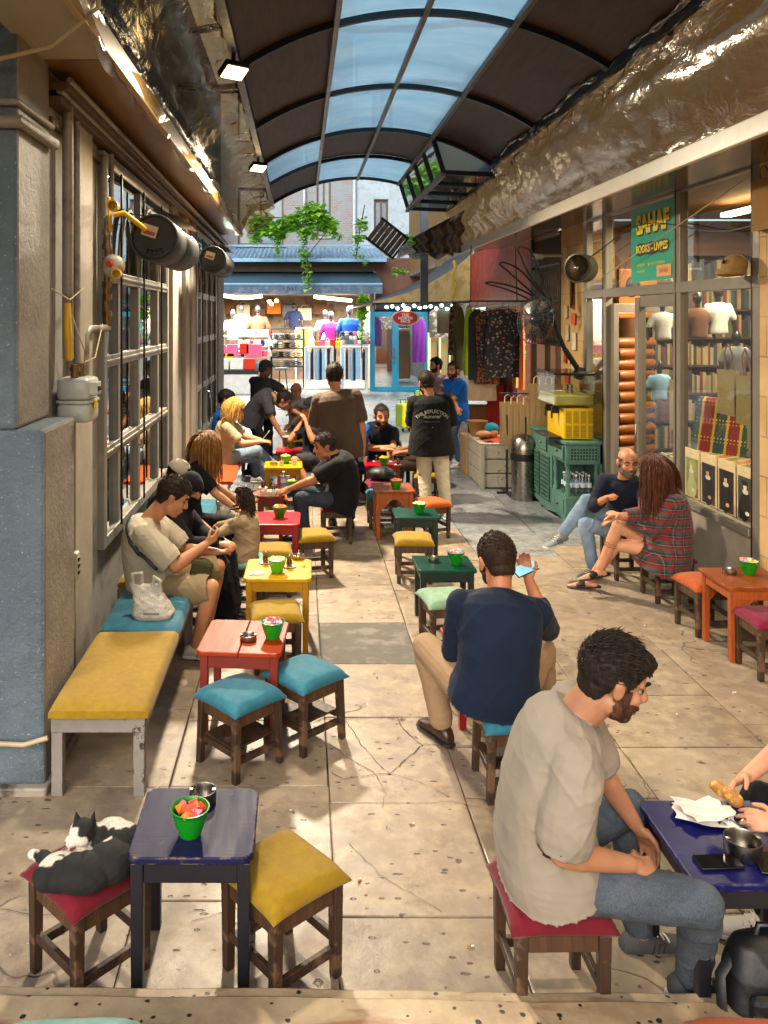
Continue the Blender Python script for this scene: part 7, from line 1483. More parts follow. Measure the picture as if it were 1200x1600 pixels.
for px,py,c,w,h,l in ((346,548,'pink',.3,.38,'coral bag at the upper left of the stall'),(363,548,'pink',.36,.4,'hot pink bag second in the upper row'),(382,545,'red',.3,.34,'red bag third in the upper row'),(397,548,'pink',.5,.42,'pink and white striped bag fourth in the upper row'),(345,562,'yellow',.3,.3,'yellow bag at the left of the middle row'),(358,560,'yellow',.36,.34,'bright yellow bag in the middle row'),(351,580,'lime',.38,.36,'lime green bag at the left of the lower row'),(362,578,'pink',.2,.3,'small pink bag in the lower row')):
    p=U(px,py,26.5); hbag(p.x,p.y,p.z-h*.5,w,h,c,l)
pn_=[('white and blue','lightblue'),('white','white'),('navy','navy'),('cream','cream'),('red','red'),('pale blue','lightblue')]
for r_ in range(4):
    for i in range(9):
        c=rnd.choice(['white','white','lightblue','navy','cream','red','pink']); x=-2.0+.125*i*1.0-.0; z=[.78,1.12,1.45,1.78][r_]
        o=single('folded_tshirt',MB().box((0,0,.07),(.11,.2,.14)).box((0,-.01,.16),(.1,.18,.05)),PAL[c],'%s folded item, %s from the left on the %s step of the left stall'%(c.replace('lightblue','pale blue'),['first','second','third','fourth','fifth','sixth','seventh','eighth','ninth'][i],['lowest','second','third','top'][r_]),'folded shirt','folded shirts on the left stall',bevel=.012); o.location=(x,[26.35,26.85,27.35,27.75][r_],z)
t=thing('stall_plinth','long black edged white plinth below the left stall','plinth',(-1.9,26.1,0)); obj('base',MB().span((-2.75,25.9,0),(-1.35,27.0,.62)),m_wt,t,True,bevel=.01); obj('edge',MB().span((-2.78,25.86,.62),(-1.33,27.05,.74)),mat_dark,t,True,bevel=.01)
for i,(x,c,w) in enumerate(((-2.45,'white',.4),(-2.0,'white',.42),(-1.6,'red',.34))): single('storage_box',MB().box((x,26.1,.92),(w,.3,.34)),PAL[c],['white storage box at the left on the plinth','white storage box in the middle of the plinth','red patterned box at the right of the plinth'][i],'box',bevel=.02)
# metal shelf rack with folded dark shirts
t=thing('metal_shelf_rack','black tube rack of folded dark and light shirts in the middle of the shop','rack',(-.55,27.6,0)); x0,x1=fx(424,27.6),fx(474,27.6); mb=MB()
for x in (x0,x1):
    for y in (27.4,27.9): mb.tube([(x,y,0),(x,y,2.0)],.025,6)
for z in (.75,1.05,1.35,1.65,2.0): mb.tube([(x0,27.4,z),(x1,27.4,z)],.018,6).tube([(x0,27.9,z),(x1,27.9,z)],.018,6)
obj('frame',mb,mat_dark,t,True)
for r_,z in enumerate((.75,1.05,1.35,1.65)):
    for i in range(5):
        c=rnd.choice(['grey','black','white','cream','grey']); mb=MB()
        for q in range(3): mb.ell((0,0,.04+q*.065),(.11,.2,.035))
        o=single('folded_stack',mb,PAL[c],'%s shirt stack, %s from the left on the %s shelf of the black rack'%(c,['first','second','third','fourth','fifth'][i],['lowest','second','third','top'][r_]),'shirt stack','shirt stacks on the tube rack'); o.location=(x0+.12+i*.2,27.65,z)
# jeans racks
ORD=['first','second','third','fourth','fifth','sixth','seventh','eighth','ninth','tenth','eleventh']
def rack(x0,x1,y,z,label,n,pal,word):
    t=thing('garment_rack',label,'rack',((x0+x1)/2,y,0)); obj('rail',MB().tube([(x0,y,z),(x1,y,z)],.03,8).tube([(x0,y,0),(x0,y,z)],.03,8).tube([(x1,y,0),(x1,y,z)],.03,8),m_wt,t,True)
    for i in range(n):
        c=pal[i%len(pal)]; w=(x1-x0)/n; mb=MB(); h=rnd.uniform(.92,1.05)
        mb.grid(lambda u,v:((u-.5)*w*1.05*(.5+.5*min(1,v*6)),-.05*sin(u*pi)-.02*sin(u*9+i),-h*v),6,6); mb.grid(lambda u,v:((.5-u)*w*1.05*(.5+.5*min(1,v*6)),.05*sin(u*pi),-h*v),6,6)
        o=single('hanging_shirt',mb,PAL[c],'%s garment, %s from the left on the %s rack'%(c.replace('lightblue','pale blue'),ORD[i],word),'garment','garments on the '+word+' rack'); o.location=(x0+(i+.5)*w,y,z-.04)
rack(fx(477,26),fx(520,26),26,1.45,'low white rack of blue and white garments left of the tall man',10,['lightblue','white','navy','white','lightblue','navy'],'left white'); rack(fx(533,26),fx(574,26),26,1.45,'low white rack of blue and white garments right of the tall man',11,['lightblue','white','navy','white','lightblue','navy','lightblue'],'right white')
rack(fx(462,29),fx(487,29),29.2,2.0,'small rack of yellow and green shirts deep in the shop',7,['yellow','cream','lime','grey'],'deep')
for r_ in range(3):
    for i in range(7):
        c=rnd.choice(['white','grey','navy','cream','pink','white','teal']); o=single('sun_hat',MB().ell((0,0,.06),(.09,.11,.08)).ell((0,-.1,.03),(.08,.08,.015)),PAL[c],'%s cap, %s from the left on the %s tier above the right rack'%(c,ORD[i],['lower','middle','upper'][r_]),'cap','caps above the right rack'); o.location=(fx(536,26.4)+i*.13,26.42+.15*r_,1.53+.13*r_)
tbl('cap_stand','white stepped stand of caps above the right rack',fx(533,26.5),fx(575,26.5),26.3,26.95,1.53,m_wt); 
for i in range(6): p=U(488+i*8,536+3*(i%2),27); hbag(p.x,p.y,p.z-.12,.17,.24,['white','orange','pink','cream','red','yellow'][i],['white','orange','pink','cream','red','yellow'][i]+' small bag behind the tall man','small bags behind the tall man')
for i in range(7):
    c=['brown','cream','brown','orange','grey','cream','brown'][i]; p=U(356+i*24,482+5*(i%3),30.5); hbag(p.x,p.y,p.z-.2,.5,.45,c,c+' bag on the back wall, place %s from the left'%['first','second','third','fourth','fifth','sixth','last'][i],'bags on the back wall of the shop')
for i in range(6): p=U(392+i*9,535+2*(i%2),28.4); single('jeans_pile',MB().box((p.x,p.y,p.z),(.2,.3,.16)).box((p.x+.01,p.y,p.z-.14),(.2,.3,.1)),PAL[['grey','white','brown','teal','white','black'][i]],['grey','white','brown','teal','pale','black'][i]+' cloth pile on the low shelf behind the tube rack','cloth pile','cloth piles in mid shop',bevel=.03)
t=thing('bar_stool','small grey stool standing inside the bright shop','stool',(fx(440,26.2),26.2,0)); obj('seat',MB().lathe([(0,.72),(.2,.72),(.22,.76),(.2,.8),(0,.8)],20),PAL['grey'],t)
for k in range(3): a=k*2.1; obj('leg',MB().tube([(.12*cos(a),.12*sin(a),.72),(.2*cos(a),.2*sin(a),0)],.02,6),mat_dark,t)
# glazed shop with blue frame
m_bf=M('bright blue frame paint',C('0a7fa6'),.45,bump=.05,var=.08)
t=thing('blue_shop_door','bright blue framed glass shop front at the corner of the street','shop front',(3.1,26.8,0)); 
x0,xm,x1=fx(578,26.8),fx(617,26.8),fx(668,26.8); zt=fz(487,26.8)
obj('frame',MB().span((x0,26.75,0),(x0+.16,26.85,zt)).span((xm-.08,26.75,0),(xm+.12,26.85,zt)).span((x1-.1,26.75,0),(x1,26.85,zt)).span((x0+.16,26.75,zt-.16),(xm-.08,26.85,zt)).span((xm+.12,26.75,zt-.16),(x1-.1,26.85,zt)).span((x0+.16,26.75,0),(xm-.08,26.85,.15)).span((xm+.12,26.75,0),(x1-.1,26.85,.15)),m_bf,t,True,bevel=.01)
for a,b in ((x0+.16,xm-.08),(xm+.12,x1-.1)): obj('glass_pane',MB().quad((a,26.8,.15),(b,26.8,.15),(b,26.8,zt-.16),(a,26.8,zt-.16)),m_glass,t,True)
obj('handle',MB().tube([(xm-.04,26.7,.9),(xm-.04,26.7,1.4)],.02,8),m_steel,t,True)
struct('corner_shop_room',MB().span((2.42,26.9,2.66),(9,31,2.8)).span((2.42,30.4,0),(9,30.5,2.66)).span((4.9,26.9,0),(9,27,4.3)),M('corner shop room',C('3c4654'),.8)); struct('corner_upper_front',MB().span((2.42,26.9,2.8),(9,27.2,4.3)),M('brown upper band',C('5c4038'),.8))
bust(fx(632,27.6),27.6,1.75,PAL['white'],'pale mannequin in a long grey striped dress in the blue framed window',1.15,skinm=M('pale mannequin',C('9cacbc'),.4,bump=0)); garment(fx(632,27.5),27.45,1.9,.5,1.5,cloth('grey stripe dress','5c6474'),'long grey dress worn by the window mannequin',0,grp=None)
garment(fx(652,27.5),27.5,2.0,.35,1.3,PAL['lightblue'],'pale blue jacket hanging beside the window mannequin',grp=None); garment(fx(598,28.5),28.5,1.3,.5,1.0,PAL['red'],'dark red garment behind the left blue framed glass',grp=None)
l=shoplight((3.6,28.6,2.6),60,(1,1),'ceiling lamp inside the blue framed shop',col=(.9,.95,1),emi=6,ec='e8f4ff')
# right side: cream framed window, bags, oval sign, striped awning
t=thing('cream_window','cream framed display case beside the blue shop front','display case',(3.6,22.5,0)); x0,x1=fx(668,22.5),fx(706,22.5); zt,zb=fz(520,22.5),.1
obj('frame',MB().span((x0,22.45,zb),(x0+.08,22.55,zt)).span((x1-.08,22.45,zb),(x1,22.55,zt)).span((x0+.08,22.45,zt-.08),(x1-.08,22.55,zt)).span((x0+.3,22.46,zb),(x0+.36,22.54,zt-.08)),M('cream frame paint',C('b3a97c'),.5),t,True,bevel=.01); obj('back',MB().span((x0+.08,22.7,zb),(x1-.08,22.75,zt-.08)),M('orange patterned display',C('8a5a30'),.7,c2='5c6c4c',s2=6),t,True)
garment(fx(655,21),21,2.35,.35,1.1,PAL['purple'],'purple garment hanging beside the cream display case',grp='garments under the striped awning'); garment(fx(690,20),20,2.6,.6,.7,cloth('patterned cloth','6c5c54',c2=('a89c8c',10)),'patterned cloth bundle hanging high under the striped awning',grp='garments under the striped awning'); garment(fx(700,19),19,2.62,.5,.6,cloth('grey brown cloth','5c5048'),'grey brown cloth hanging under the striped awning',grp='garments under the striped awning'); garment(fx(712,17.6),17.6,2.75,.35,1.6,cloth('snake print coat','6c5c38',c2=('2c2618',20)),'snake print coat hanging at the awning end',.8,grp='garments under the striped awning')
struct('side_shop_wall',MB().span((4.6,17.1,0),(4.7,26.8,4.6)).span((X1,17.0,3.7),(4.7,26.8,3.8)),M('side shop wall',C('6a6058'),.8,c2='8c8478')); single('side_upper_wall',MB().span((X1,17.0,3.8),(X1+.3,26.9,7.5)),M('brown upper wall',C('4b3b25'),.8),'brown upper wall above the striped awning','wall')
shoplight((3.9,20.5,3.5),160,(.6,3),'strip lamp under the striped awning',col=(.85,1,.95),emi=10,ec='d8fff0')
t=thing('string_lights','cool white fairy lights strung under the striped awning','string lights',(2.9,19,2.7)); obj('cable',MB().tube([(1.9+.05*i,18.9,2.66+.04*sin(i*1.1)) for i in range(36)],.01,4),mat_dark,t,True)
for i in range(14): obj('bulb',MB().ell((1.95+.125*i,18.9,2.62+.04*sin(i*2.7)),(.04,.03,.035)),emis('cool bulb','d0fff0',7),t,True)
t=thing('oval_sign','oval red and white hanging sign with a lamp above it','sign',U(633,497,18.5)); mb=MB(); c0=U(633,497,18.5); rx,rzz=.31,.17
obj('rim',MB().lathe([(0,-.03),(1,-.03),(1,.03),(0,.03)],40,M=Matrix(((rx,0,0),(0,0,-1),(0,rzz,0)))),m_wt,t); obj('face',MB().lathe([(0,.034),(.88,.034)],40,M=Matrix(((rx,0,0),(0,0,-1),(0,rzz,0)))),M('sign red',C('a01c1c'),.5,bump=0),t)
for i,(s_,zz) in enumerate((('THE',.065),('NORTH',-.005),('FACE',-.078))): textmesh('sign_lettering',s_,.09,M('sign white',C('c8c4c0'),.5,bump=0),t,Matrix.Translation((0,-.042,zz))@Matrix.Rotation(pi/2,4,'X'),.001,False,bold=.003)
obj('lamp',MB().ell((.03,-.03,.2),(.06,.06,.05)),emis('warm bulb','ffc070',10),t); obj('bracket',MB().tube([(0,0,.17),(0,0,.45)],.015,6),m_wt,t)
t=thing('striped_awning','dark grey ribbed awning with cream underside projecting over the side shop','awning',(3,20,3.3)); n=40
def aw(u,v,dz=0): # u across (0 wall .. 1 tip), v along
    x=3.5-1.85*u; y=16.8+9.0*v*(.35+.65*u)-0*u; z=3.75-1.0*u**.75*1.0-.12*sin(pi*u); return (x+.0,y+3.2*u*(1-v)*0+2.2*u,z+dz+.018*sin(v*120))
obj('canopy',MB().grid(lambda u,v:aw(u,v),16,90),M('dark ribbed vinyl',C('2e343a'),.45,bump=.1),t,True); obj('underside',MB().grid(lambda u,v:aw(u,v,-.04),16,90),M('cream canvas underside',C('a8946a'),.8,bump=.1),t,True)
obj('end_panel',MB().grid(lambda u,v:(aw(u,0)[0],aw(u,0)[1],aw(u,0)[2]*(1-v)+v*(2.72) if 1 else 0),16,4),M('cream canvas end',C('a8905a'),.7,bump=.2,c2='8c7848'),t,True); obj('bar',MB().tube([(3.5,16.8,2.7),(1.65,19.0,2.7)],.02,6).tube([(1.65,19.0,2.68),(1.65,27.5,2.68)],.02,6),mat_dark,t,True)
single('yellow_garland',MB().tube([(3.12+.03*sin(i),17.0,3.55-.07*i) for i in range(12)],[.03+.012*sin(i*2) for i in range(12)],6),M('yellow ribbon',C('a08c28'),.7),'yellow ribbon hanging on the cream awning end','ribbon')
# rattan box and beam where the right canopy ends
t=thing('rattan_box','tilted slatted wooden box fixed past the roof end','box',U(604,372,15.2)); b=U(604,372,15.2); R_=Matrix.Rotation(rad(38),3,'Y'); mb=MB()
for i in range(6): mb.box(R_@V((-.24+.095*i,0,0)),(.085,.08,.42),M=R_)
obj('slats',mb,wood('weathered slats','3c342e','7a5c44',.6),t); obj('rim',MB().box(R_@V((0,-.0,.23)),(.62,.12,.04),M=R_).box(R_@V((0,0,-.23)),(.62,.12,.04),M=R_).box(R_@V((.31,0,0)),(.04,.12,.5),M=R_),mat_dark,t,bevel=.005)
t=thing('brown_tarpaulin','dark brown tarpaulin bundled where the right canopy ends','tarpaulin',(2.6,15,3.6)); mb=MB(); mb.grid(lambda u,v:(1.75+1.05*u,14.4+.9*v,3.62+.62*(u**2)*(1-v)+.05*sin(u*17+v*5)-.12*v),22,14); mb.grid(lambda u,v:(1.95+.85*u+.04*sin(v*14),14.35+.03*sin(u*20),3.5+.75*v*(.4+.6*u)),18,14)
obj('sheet',mb,M('brown tarpaulin',C('33261a'),.3,bump=.6,bs=12,bd=.02),t,True)
single('grey_post',MB().span((2.22,15.4,2.6),(2.36,15.5,5.0)),M('grey post paint',C('5c6c78'),.6),'grey post standing behind the right end of the roof','post',bevel=.006)
# suitcases in neon yellow
for i,(px,py,Y,h) in enumerate(((630,632,17.5,.5),(641,628,17.9,.5),(652,622,18.2,.6),(660,615,18.6,.66))):
    p=U(px,650,Y); t=thing('suitcase',['neon yellow suitcase at the front of the row','neon yellow suitcase second in the row','neon yellow suitcase third in the row','tallest neon yellow suitcase at the back of the row'][i],'suitcase',(p.x,Y,0),.3,'neon yellow suitcases'); 
    obj('shell',MB().box((0,0,.08+h/2),(.22,.38,h)),M('neon yellow shell',C('d0dc10'),.4,bump=.05),t,bevel=.04); obj('handle',MB().tube([(-.06,0,h+.08),(-.06,0,h+.16),(.06,0,h+.16),(.06,0,h+.08)],.01,6),mat_dark,t); obj('trim',MB().box((0,0,.08+h/2),(.02,.39,h*.96)),mat_dark,t)
    for sx in(-1,1): obj('wheel',MB().lathe([(0,-.015),(.035,-.015),(.035,.015),(0,.015)],12,(sx*.07,-.14,.04),M=Matrix.Rotation(pi/2,3,'Y')),mat_dark,t)
# vine
def leafmat(n,c1,c2): 
    k=NT(n); g=k.n('ObjectInfo'); nn=k.noise(2.5,3,k.n('NewGeometry').outputs['Position']); k.P(Base_Color=k.ramp(nn,[(.35,C(c1)),(.65,C(c2))]),Roughness=.5,Subsurface_Weight=.0); tl=k.n('BsdfTranslucent',{0:C(c2)}); mx=k.n('MixShader',{0:.4,1:k.b.outputs[0],2:tl}); k.t.links.new(mx.outputs[0],k.out.inputs[0]); return k.m
m_leaf=leafmat('vine leaves','4c9020','93c848')
def vine(label,clusters,strands,stem,seed,size=.10):
    r=random.Random(seed); t=thing('climbing_vine',label,'vine',stem[0]); obj('stem',MB().tube(stem,.02,6),m_leg2,t,True); mb=MB()
    def leaf(p,s):
        a=r.uniform(0,6.28); tl=r.uniform(-.9,.6); R=Matrix.Rotation(a,3,'Z')@Matrix.Rotation(tl,3,'X')@Matrix.Rotation(r.uniform(-.4,.4),3,'Y'); p=V(p)
        q=[(0,0,0),(.45,.12,.05),(.6,.5,.02),(.3,.62,.08),(0,1.05,-.06),(-.3,.62,.08),(-.6,.5,.02),(-.45,.12,.05),(0,.45,.0)]
        mb.add([p+R@(V(x)*s) for x in q],[(0,1,8,7),(1,2,3,8),(7,8,5,6),(8,3,4,5)],0,False)
    for (c,rad_,n) in clusters:
        for i in range(n):
            d=V([r.gauss(0,1) for _ in range(3)]).normalized()*(r.random()**.45); leaf(V(c)+V((d.x*rad_[0],d.y*rad_[1],d.z*rad_[2])),size*r.uniform(.6,1.3))
    for (a,b,n) in strands:
        a=V(a);b=V(b)
        for i in range(n): leaf(a.lerp(b,i/n)+V([r.gauss(0,.06) for _ in range(3)]),size*r.uniform(.6,1.1))
    obj('leaves',mb,m_leaf,t,True)
Yv=25.5; c=lambda x,y:tuple(U(x,y,Yv))
vine('leafy green vine trailing over the canopy roof in the middle',[(c(408,352),(.45,.4,.38),360),(c(432,360),(.4,.4,.32),280),(c(455,348),(.35,.4,.28),230),(c(488,335),(.5,.4,.38),480),(c(512,352),(.32,.4,.3),220),(c(480,362),(.35,.4,.2),160),(c(400,370),(.2,.3,.25),90)],[(c(474,370),c(482,452),90),(c(437,370),c(436,398),40),(c(520,360),c(530,372),30),(c(482,395),c(470,400),30)],[c(390,300),c(420,340),c(470,340),c(520,350),c(480,400),c(483,450)],5,.15)
vine('thin green vine hanging in front of the white building',[(c(565,350),(.2,.2,.25),70),(c(560,372),(.22,.2,.2),60)],[(c(566,345),c(552,405),60),(c(560,395),c(570,412),25)],[c(570,320),c(562,360),c(556,405)],6,.12)
vine('green plant standing at the right end of the bright shop',[(c(567,470),(.18,.2,.25),110),(c(566,490),(.16,.2,.25),90)],[(c(566,480),c(565,530),60)],[c(565,560),c(566,480)],8,.14)
vine('small green sprig behind the grey post',[(tuple(U(640,375,16.5)),(.2,.2,.15),60)],[],[U(650,370,16.5),U(636,380,16.5)],9,.1)
vine('pale green sprig above the striped awning tip',[(tuple(U(625,425,23)),(.3,.2,.1),50)],[],[U(640,420,23),U(615,432,23)],10,.12)
# ---------------------------------------------------------------- hand held and small loose things
m_phone=M('phone black glass',C('0b0c10'),.08,bump=0); m_screen=emis('phone screen glow','5a86b0',1.2)
def phone(c,d,n,label,lit=True,mt=None,w=.072,h=.15):
    d=V(d).normalized(); n=perp(n,d); x=d.cross(n); R=Matrix((x,d,n)).transposed(); t=thing('phone',label,'phone',c); obj('case',MB().box((0,0,0),(w,h,.009),M=R),mt or m_phone,t,bevel=.004)
    obj('screen',MB().box(n*.0052,(w-.006,h-.008,.0008),M=R),m_screen if lit else m_phone,t); return t
phone(U(821,889,4.74),(.9,.35,.25),(-.2,-.55,.8),'phone with blue lit screen raised by the man in the navy shirt')
phone(U(330,845,6.1),(.9,.3,.2),(-.3,0,1),'phone held by the man in the beige tee on the bench',False)
phone(U(391,788,7.95),(.8,.5,.2),(-.4,-.1,1),'phone in the hand of the long haired woman in black',False)
phone(U(415,680,11.0),(.6,-.2,.7),(-.8,0,.3),'phone held up by the blonde woman',False,M('white phone',C('b8b8b4'),.3,bump=0))
phone(G(1122,1347,.535),(1,.05,0),(0,0,1),'black phone lying face up at the near edge of the navy table',False)
phone(G(1196,1344,.535),(.2,1,0),(0,0,1),'second dark phone at the right of the steel bowl on the navy table',False)
# food wrapper and sandwich
c0=G(1100,1275,.531); mb=MB(); N=16
def pap(u,v,z=0,ro=0.0,sx=.21,sy=.15):
    a,b=u-.5,v-.5; x=a*sx+.007*sin(v*11); y=b*sy+.006*sin(u*9); x2,y2=x*cos(ro)-y*sin(ro),x*sin(ro)+y*cos(ro)
    return (x2,y2,.010+z+.02*max(0,abs(a)*2-.6)**1.5+.004*sin(u*8+v*5)*sin(v*7))
t=thing('food_wrapper','crumpled white paper wrapper under the food on the navy table','paper',c0); obj('sheet',MB().grid(lambda u,v:pap(u,v,0,-.35),N,N).grid(lambda u,v:pap(u,v,.012,.25,.17,.13),N,N),m_paper,t)
obj('foil',MB().grid(lambda u,v:(.02+.13*u,-.07+.05*v-.04*u,.012+.01*sin(u*14+v*3)),8,8),M('foil',C('8d9094'),.25,.9,bump=.3,bs=40),t)
a_=U(1118,1228,3.12); b_=U(1150,1250,3.04); mb=MB().cap(a_,b_,.022,.026); 
o=put('sandwich_roll',remesh(mb,.005,2),M('toasted flatbread',C('9a6424'),.6,c2='d0ac5c',s2=30,bump=.5,bs=60)); tag(o,'toasted sandwich roll held in the two hands over the navy table','sandwich')
# backpack at lower right
t=thing('backpack','black leather backpack standing at the lower right between table and step','backpack',(1.55,2.72,0)); mb=MB()
loftrings(mb,[[(sx*math.copysign(abs(cos(a))**.6,cos(a)),sy*math.copysign(abs(sin(a))**.6,sin(a))+dy,z) for a in [2*pi*i/24 for i in range(24)]] for sx,sy,dy,z in ((.13,.07,0,0),(.15,.09,0,.03),(.155,.095,.01,.17),(.14,.08,.03,.27),(.11,.055,.045,.33),(.05,.025,.05,.352))])
m_lea=M('black leather',C('0e0f13'),.5,bump=.5,bs=35); bm_=remesh(mb,.008,2); folds(bm_,.012,31,base=.8); put('bag',bm_,m_lea,t); obj('pocket',MB().box((-.06,-.1,.16),(.15,.04,.2)),m_lea,t,bevel=.02); obj('buckle',MB().box((-.12,-.122,.2),(.03,.008,.03)).box((-.06,-.122,.21),(.03,.008,.02)),m_steel,t); obj('handle',MB().tube([(-.04,.045,.34),(-.03,.045,.38),(.03,.045,.38),(.04,.045,.34)],.01,8),m_lea,t); obj('strap',MB().tube([(-.1,.05,.30),(-.18,.0,.25),(-.19,-.04,.12),(-.15,-.02,.02)],.018,8,ell=.3),m_lea,t)
# bags on the bench
k=NT('white plastic bag'); k.P(Base_Color=C('a8a398'),Roughness=.35,Transmission_Weight=.0,Normal=k.bump(k.noise(18,5,None,.6,1),.8,.02)); k.b.inputs['Subsurface Weight'].default_value=.1; m_pbag=k.m
def plbag(c,s,label,seed):
    mb=MB(); loftrings(mb,[[(cx*s+wx*s*math.copysign(abs(cos(a))**.6,cos(a)),cy*s+wy*s*math.copysign(abs(sin(a))**.6,sin(a)),z*s) for a in [2*pi*i/24 for i in range(24)]] for cx,cy,wx,wy,z in ((.02,-.01,.14,.10,0),(.02,-.01,.155,.11,.03),(0,.0,.13,.09,.1),(-.03,.02,.11,.05,.17),(-.05,.03,.12,.02,.23))])
    mb.tube([(-.13*s,.03*s,.2*s),(-.15*s,.04*s,.30*s),(-.08*s,.04*s,.31*s),(-.07*s,.03*s,.2*s)],.014*s,8).tube([(0,.03*s,.2*s),(.02*s,.02*s,.29*s),(.07*s,.0,.26*s),(.06*s,.02*s,.18*s)],.014*s,8)
    me=remesh(mb,.007,1); folds(me,.012*s,seed,base=.8,scale=(6,6,6),f=1.3); o=put('plastic_bag',me,m_pbag); o.location=c; return tag(o,label,'plastic bag')
p=G(236,962,.462); plbag(p,.86,'crumpled white plastic bag on the teal bench cushion',3); obj('print',MB().box((p.x+.02,p.y-.11,p.z+.05),(.1,.004,.012)),M('grey print',C('6b6a68'),.7,bump=0),bpy.data.objects['plastic_bag']).location=-p
p=G(352,806,.46); plbag(p,.6,'small white plastic bag beside the child',5)
o=single('paper_sheet',MB().grid(lambda u,v:(.2*u,.28*v,.008+.006*sin(u*5+v*3)),4,4),m_paper,'loose white sheet of paper on the bench beside the child','paper'); o.location=G(322,815,.46)
t=thing('shoulder_pouch','olive green pouch on a strap in the lap of the man in the beige tee','pouch',U(315,890,5.86)); obj('pouch',MB().box((0,0,0),(.15,.07,.13),M=Matrix.Rotation(.25,3,'Y')),cloth('olive nylon','3c3a1c'),t,bevel=.02); obj('flap',MB().box((.0,-.037,.015),(.13,.008,.07),M=Matrix.Rotation(.25,3,'Y')),cloth('olive nylon','3c3a1c'),t,bevel=.005)
sh6=[c for c in P6['root'].children if c.name.startswith('shirt')][0]; nk,pl=P6['neck'],P6['pel']; pts=[]
off=wloc(sh6); bv=BVHTree.FromPolygons([v.co+off for v in sh6.data.vertices],[q.vertices for q in sh6.data.polygons])
for i in range(13):
    q=(nk+V((-.05,.10,.06))).lerp(pl+V((.10,-.30,.10)),i/12); h=bv.find_nearest(q+V((-.10,-.12,.02))); pts.append(h[0]+h[1]*.006)
obj('bag_strap',MB().tube(pts,[.017]*13,8,ell=.35),m_lea,P6['root'],True)
t=thing('serving_plate','white plate held by the bending waiter','plate',U(452,684,11.9)); obj('plate',MB().lathe([(0,0),(.05,0),(.1,.015),(.1,.02),(.05,.006),(0,.006)],24),m_por,t)
mb=MB().ell((0,0,.08),(.17,.13,.09)).ell((.1,0,.05),(.1,.1,.06)); me=remesh(mb,.012,2); folds(me,.02,9); o=put('black_bag',me,m_lea); o.location=(.98,10.15,.405); tag(o,'soft black bag lying on the stool under the crowded red table','bag')
for i,(x,y,c_) in enumerate(((583,716,'phone'),(608,714,'cup'),(570,722,'cup'))):
    if c_=='cup': o=single('paper_cup',MB().lathe([(0,0),(.025,0),(.033,.07),(.031,.07),(.02,.004)],14),m_por,['','white paper cup behind the bowl on the crowded red table','white paper cup at the left edge of the crowded red table'][i],'cup'); o.location=G(x,y,.53)
for x,y,l in ((440,728,'left'),(460,727,'right')): o=single('napkin_cup',MB().lathe([(0,0),(.02,0),(.028,.06),(.026,.06),(.016,.004)],14),m_por,'white cup at the %s of the bowl on the second yellow table'%l,'cup'); o.location=G(x,y,.53)
ashtray(*G(428,727,.53),'steel ashtray on the second yellow table')
o=single('paper_slip',MB().box((0,0,0),(.09,.06,.003)),m_paper,'white paper slip sticking out beside the man in the navy shirt','paper'); o.location=(.90,4.86,.445); o.rotation_euler=(.1,-.2,.4)
o=single('lighter',MB().box((0,0,.007),(.02,.07,.014)),m_ym,'small lighter on the bright yellow table','lighter',bevel=.004); o.location=G(475,884,.53)
for px,py,c_,l,sc in ((1122,492,'white','added white tee bust standing in for a reflection in the bookshop window',.62),(1090,500,'brown','added brown shirt bust beside the white one, standing in for a reflection',.6),(1150,560,'grey','added grey shirt bust low at the outer side, standing in for a reflection',.6),(1035,505,'white','added pale shirt bust standing in for a reflection in the narrow door glass',.55),(1030,600,'lightblue','added pale blue shirt bust low, for a reflection in the narrow door glass',.5)):
    p=U(px,py,8.7); bust(p.x,p.y,p.z,PAL[c_],l,sc)  # busts added where the panes only mirror the shops opposite
# ---------------------------------------------------------------- the cat
mb=MB()
for c,r in (((-.845,2.93,.445),(.088,.078,.058)),((-.765,2.915,.452),(.115,.08,.062)),((-.675,2.965,.46),(.088,.090,.066)),((-.655,3.05,.475),(.07,.08,.064)),((-.70,3.10,.475),(.07,.055,.055)),((-.795,3.035,.520),(.050,.052,.045)),((-.828,3.008,.505),(.027,.027,.021)),((-.74,3.06,.49),(.05,.05,.045)),((-.785,3.0,.44),(.06,.06,.04)),((-.88,2.90,.448),(.055,.05,.048))): mb.ell(c,r,nu=18,nv=12)
mb.cap((-.86,2.96,.43),(-.80,3.01,.43),.026,.022).cap((-.90,2.95,.43),(-.93,3.03,.432),.028,.024).cap((-.93,3.03,.432),(-.985,3.05,.43),.024,.018).cap((-.74,3.02,.43),(-.82,3.03,.425),.024,.018)
for dx in (-.026,.028): mb.tube([(-.79+dx,3.042,.545),(-.791+dx*1.15,3.044,.572),(-.791+dx*1.3,3.046,.594)],[.026,.015,.003],8,ell=.55)
me=remesh(mb,.0045,4); a=mverts(me); n=mnorms(me); a=a+n*((vnoise(a,(60,30,60),3)-.5)*.004)[:,None]; setv(me,a)
w=np.zeros(len(a)); jt=(vnoise(a,(60,60,60),8)-.5)*.03
for c,r in (((-.855,2.99,.51),.065),((-.885,2.93,.505),.045),((-.80,2.99,.49),.05),((-.735,3.09,.53),.04),((-.69,3.12,.52),.075),((-.655,3.08,.55),.05),((-.838,3.0,.498),.034),((-.985,3.05,.43),.04),((-.70,3.0,.53),.018),((-.82,3.03,.425),.03),((-.87,2.985,.485),.04)):
    d=np.sqrt(((a-np.array(c))**2).sum(1))+jt; w=np.maximum(w,np.clip((r-d)/.006,0,1))
at=me.attributes.new('white_fur','FLOAT','POINT'); at.data.foreach_set('value',w.astype(np.float32))
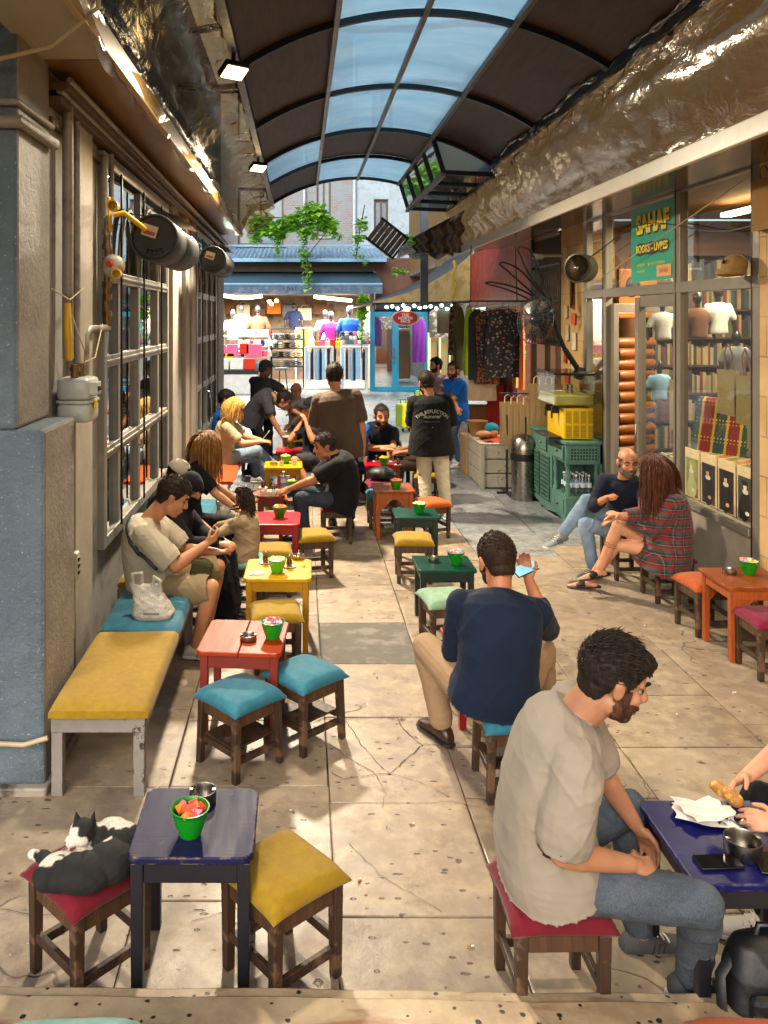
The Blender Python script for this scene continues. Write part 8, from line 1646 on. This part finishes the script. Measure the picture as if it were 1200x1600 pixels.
k=NT('cat fur'); f=k.n('Attribute',attribute_name='white_fur').outputs[2]; nz=k.noise(160,3,k.co((1,.5,1))); k.P(Base_Color=k.mix(f,k.ramp(nz,[(.3,C('030303')),(.7,C('0c0a09'))]),k.ramp(nz,[(.3,C('a89f90')),(.7,C('d6cfc2'))])),Roughness=.85,Normal=k.bump(nz,.4,.003))
t=thing('cat','black and white cat curled asleep on the crimson stool','cat',(-.775,3.0,.41)); put('body',me,k.m,t,True)
obj('nose',MB().ell((-.848,2.988,.510),(.004,.005,.004)),M('cat nose',C('8a4a44'),.5,bump=0),t,True)
for sx in(-1,1):
    for j in range(3): obj('whisker',MB().tube([(-.838,3.0+sx*.012,.500),(-.862+.01*j,2.985+sx*.05,.505-.012*j)],.0004,3),m_paper,t,True)
# cables on the facade and along the roof edge
single('cable',MB().tube([(3.40,y,3.2+.12*sin(y*1.7)-.03*y*0) for y in np.arange(6.2,10.2,.2)],.006,5),mat_dark,'thin dark cable sagging across the upper bookshop windows','cable')
single('cable',MB().tube([(3.38,6.3+.25*i,3.45-.05*i) for i in range(16)],.005,5),m_wirec,'thin pale cable slanting across the upper bookshop windows','cable')

# small litter on the slabs
rr=random.Random(9)
for i,(px,py,l) in enumerate(((250,1300,'beside the worn dark blue table'),(560,1380,'in the open middle of the foreground'),(640,1290,'below the cracked slab'),(460,1270,'past the teal stools'),(730,1480,'near the foreground stool'),(1060,1120,'right of the foreground man'),(930,1010,'in front of the plaid shirt woman'),(560,900,'beside the yellow stools'),(1010,980,'before the brown table'),(590,1060,'just below the dark cement patch'))):
    p=G(px,py); a=rr.uniform(0,3); t=thing('cigarette_end','cigarette end lying on the slabs '+l,'cigarette end',(p.x,p.y,.005),a,'cigarette ends on the floor'); obj('filter',MB().tube([(0,0,0),(.014,0,0)],.004,8),M('filter tan',C('a06c34'),.8,bump=0),t); obj('paper',MB().tube([(.014,0,0),(.026,0,0)],.0038,8),m_paper,t)
for i,(px,py,c_,l) in enumerate(((420,1470,'pink','pink sweet wrapper on the floor between table and yellow stool'),(1150,1085,'white','scrap of white paper on the floor near the wine red stool'),(480,1010,'white','scrap of paper beside the yellow table leg'),(820,1000,'lightblue','pale blue wrapper scrap right of the navy shirt man'))):
    o=single('paper_scrap',MB().grid(lambda u,v:(.03*u,.022*v,.004+.004*sin(u*6+i)*sin(v*5)),5,5),PAL[c_],l,'litter'); p=G(px,py); o.location=p; o.rotation_euler=(0,0,i)
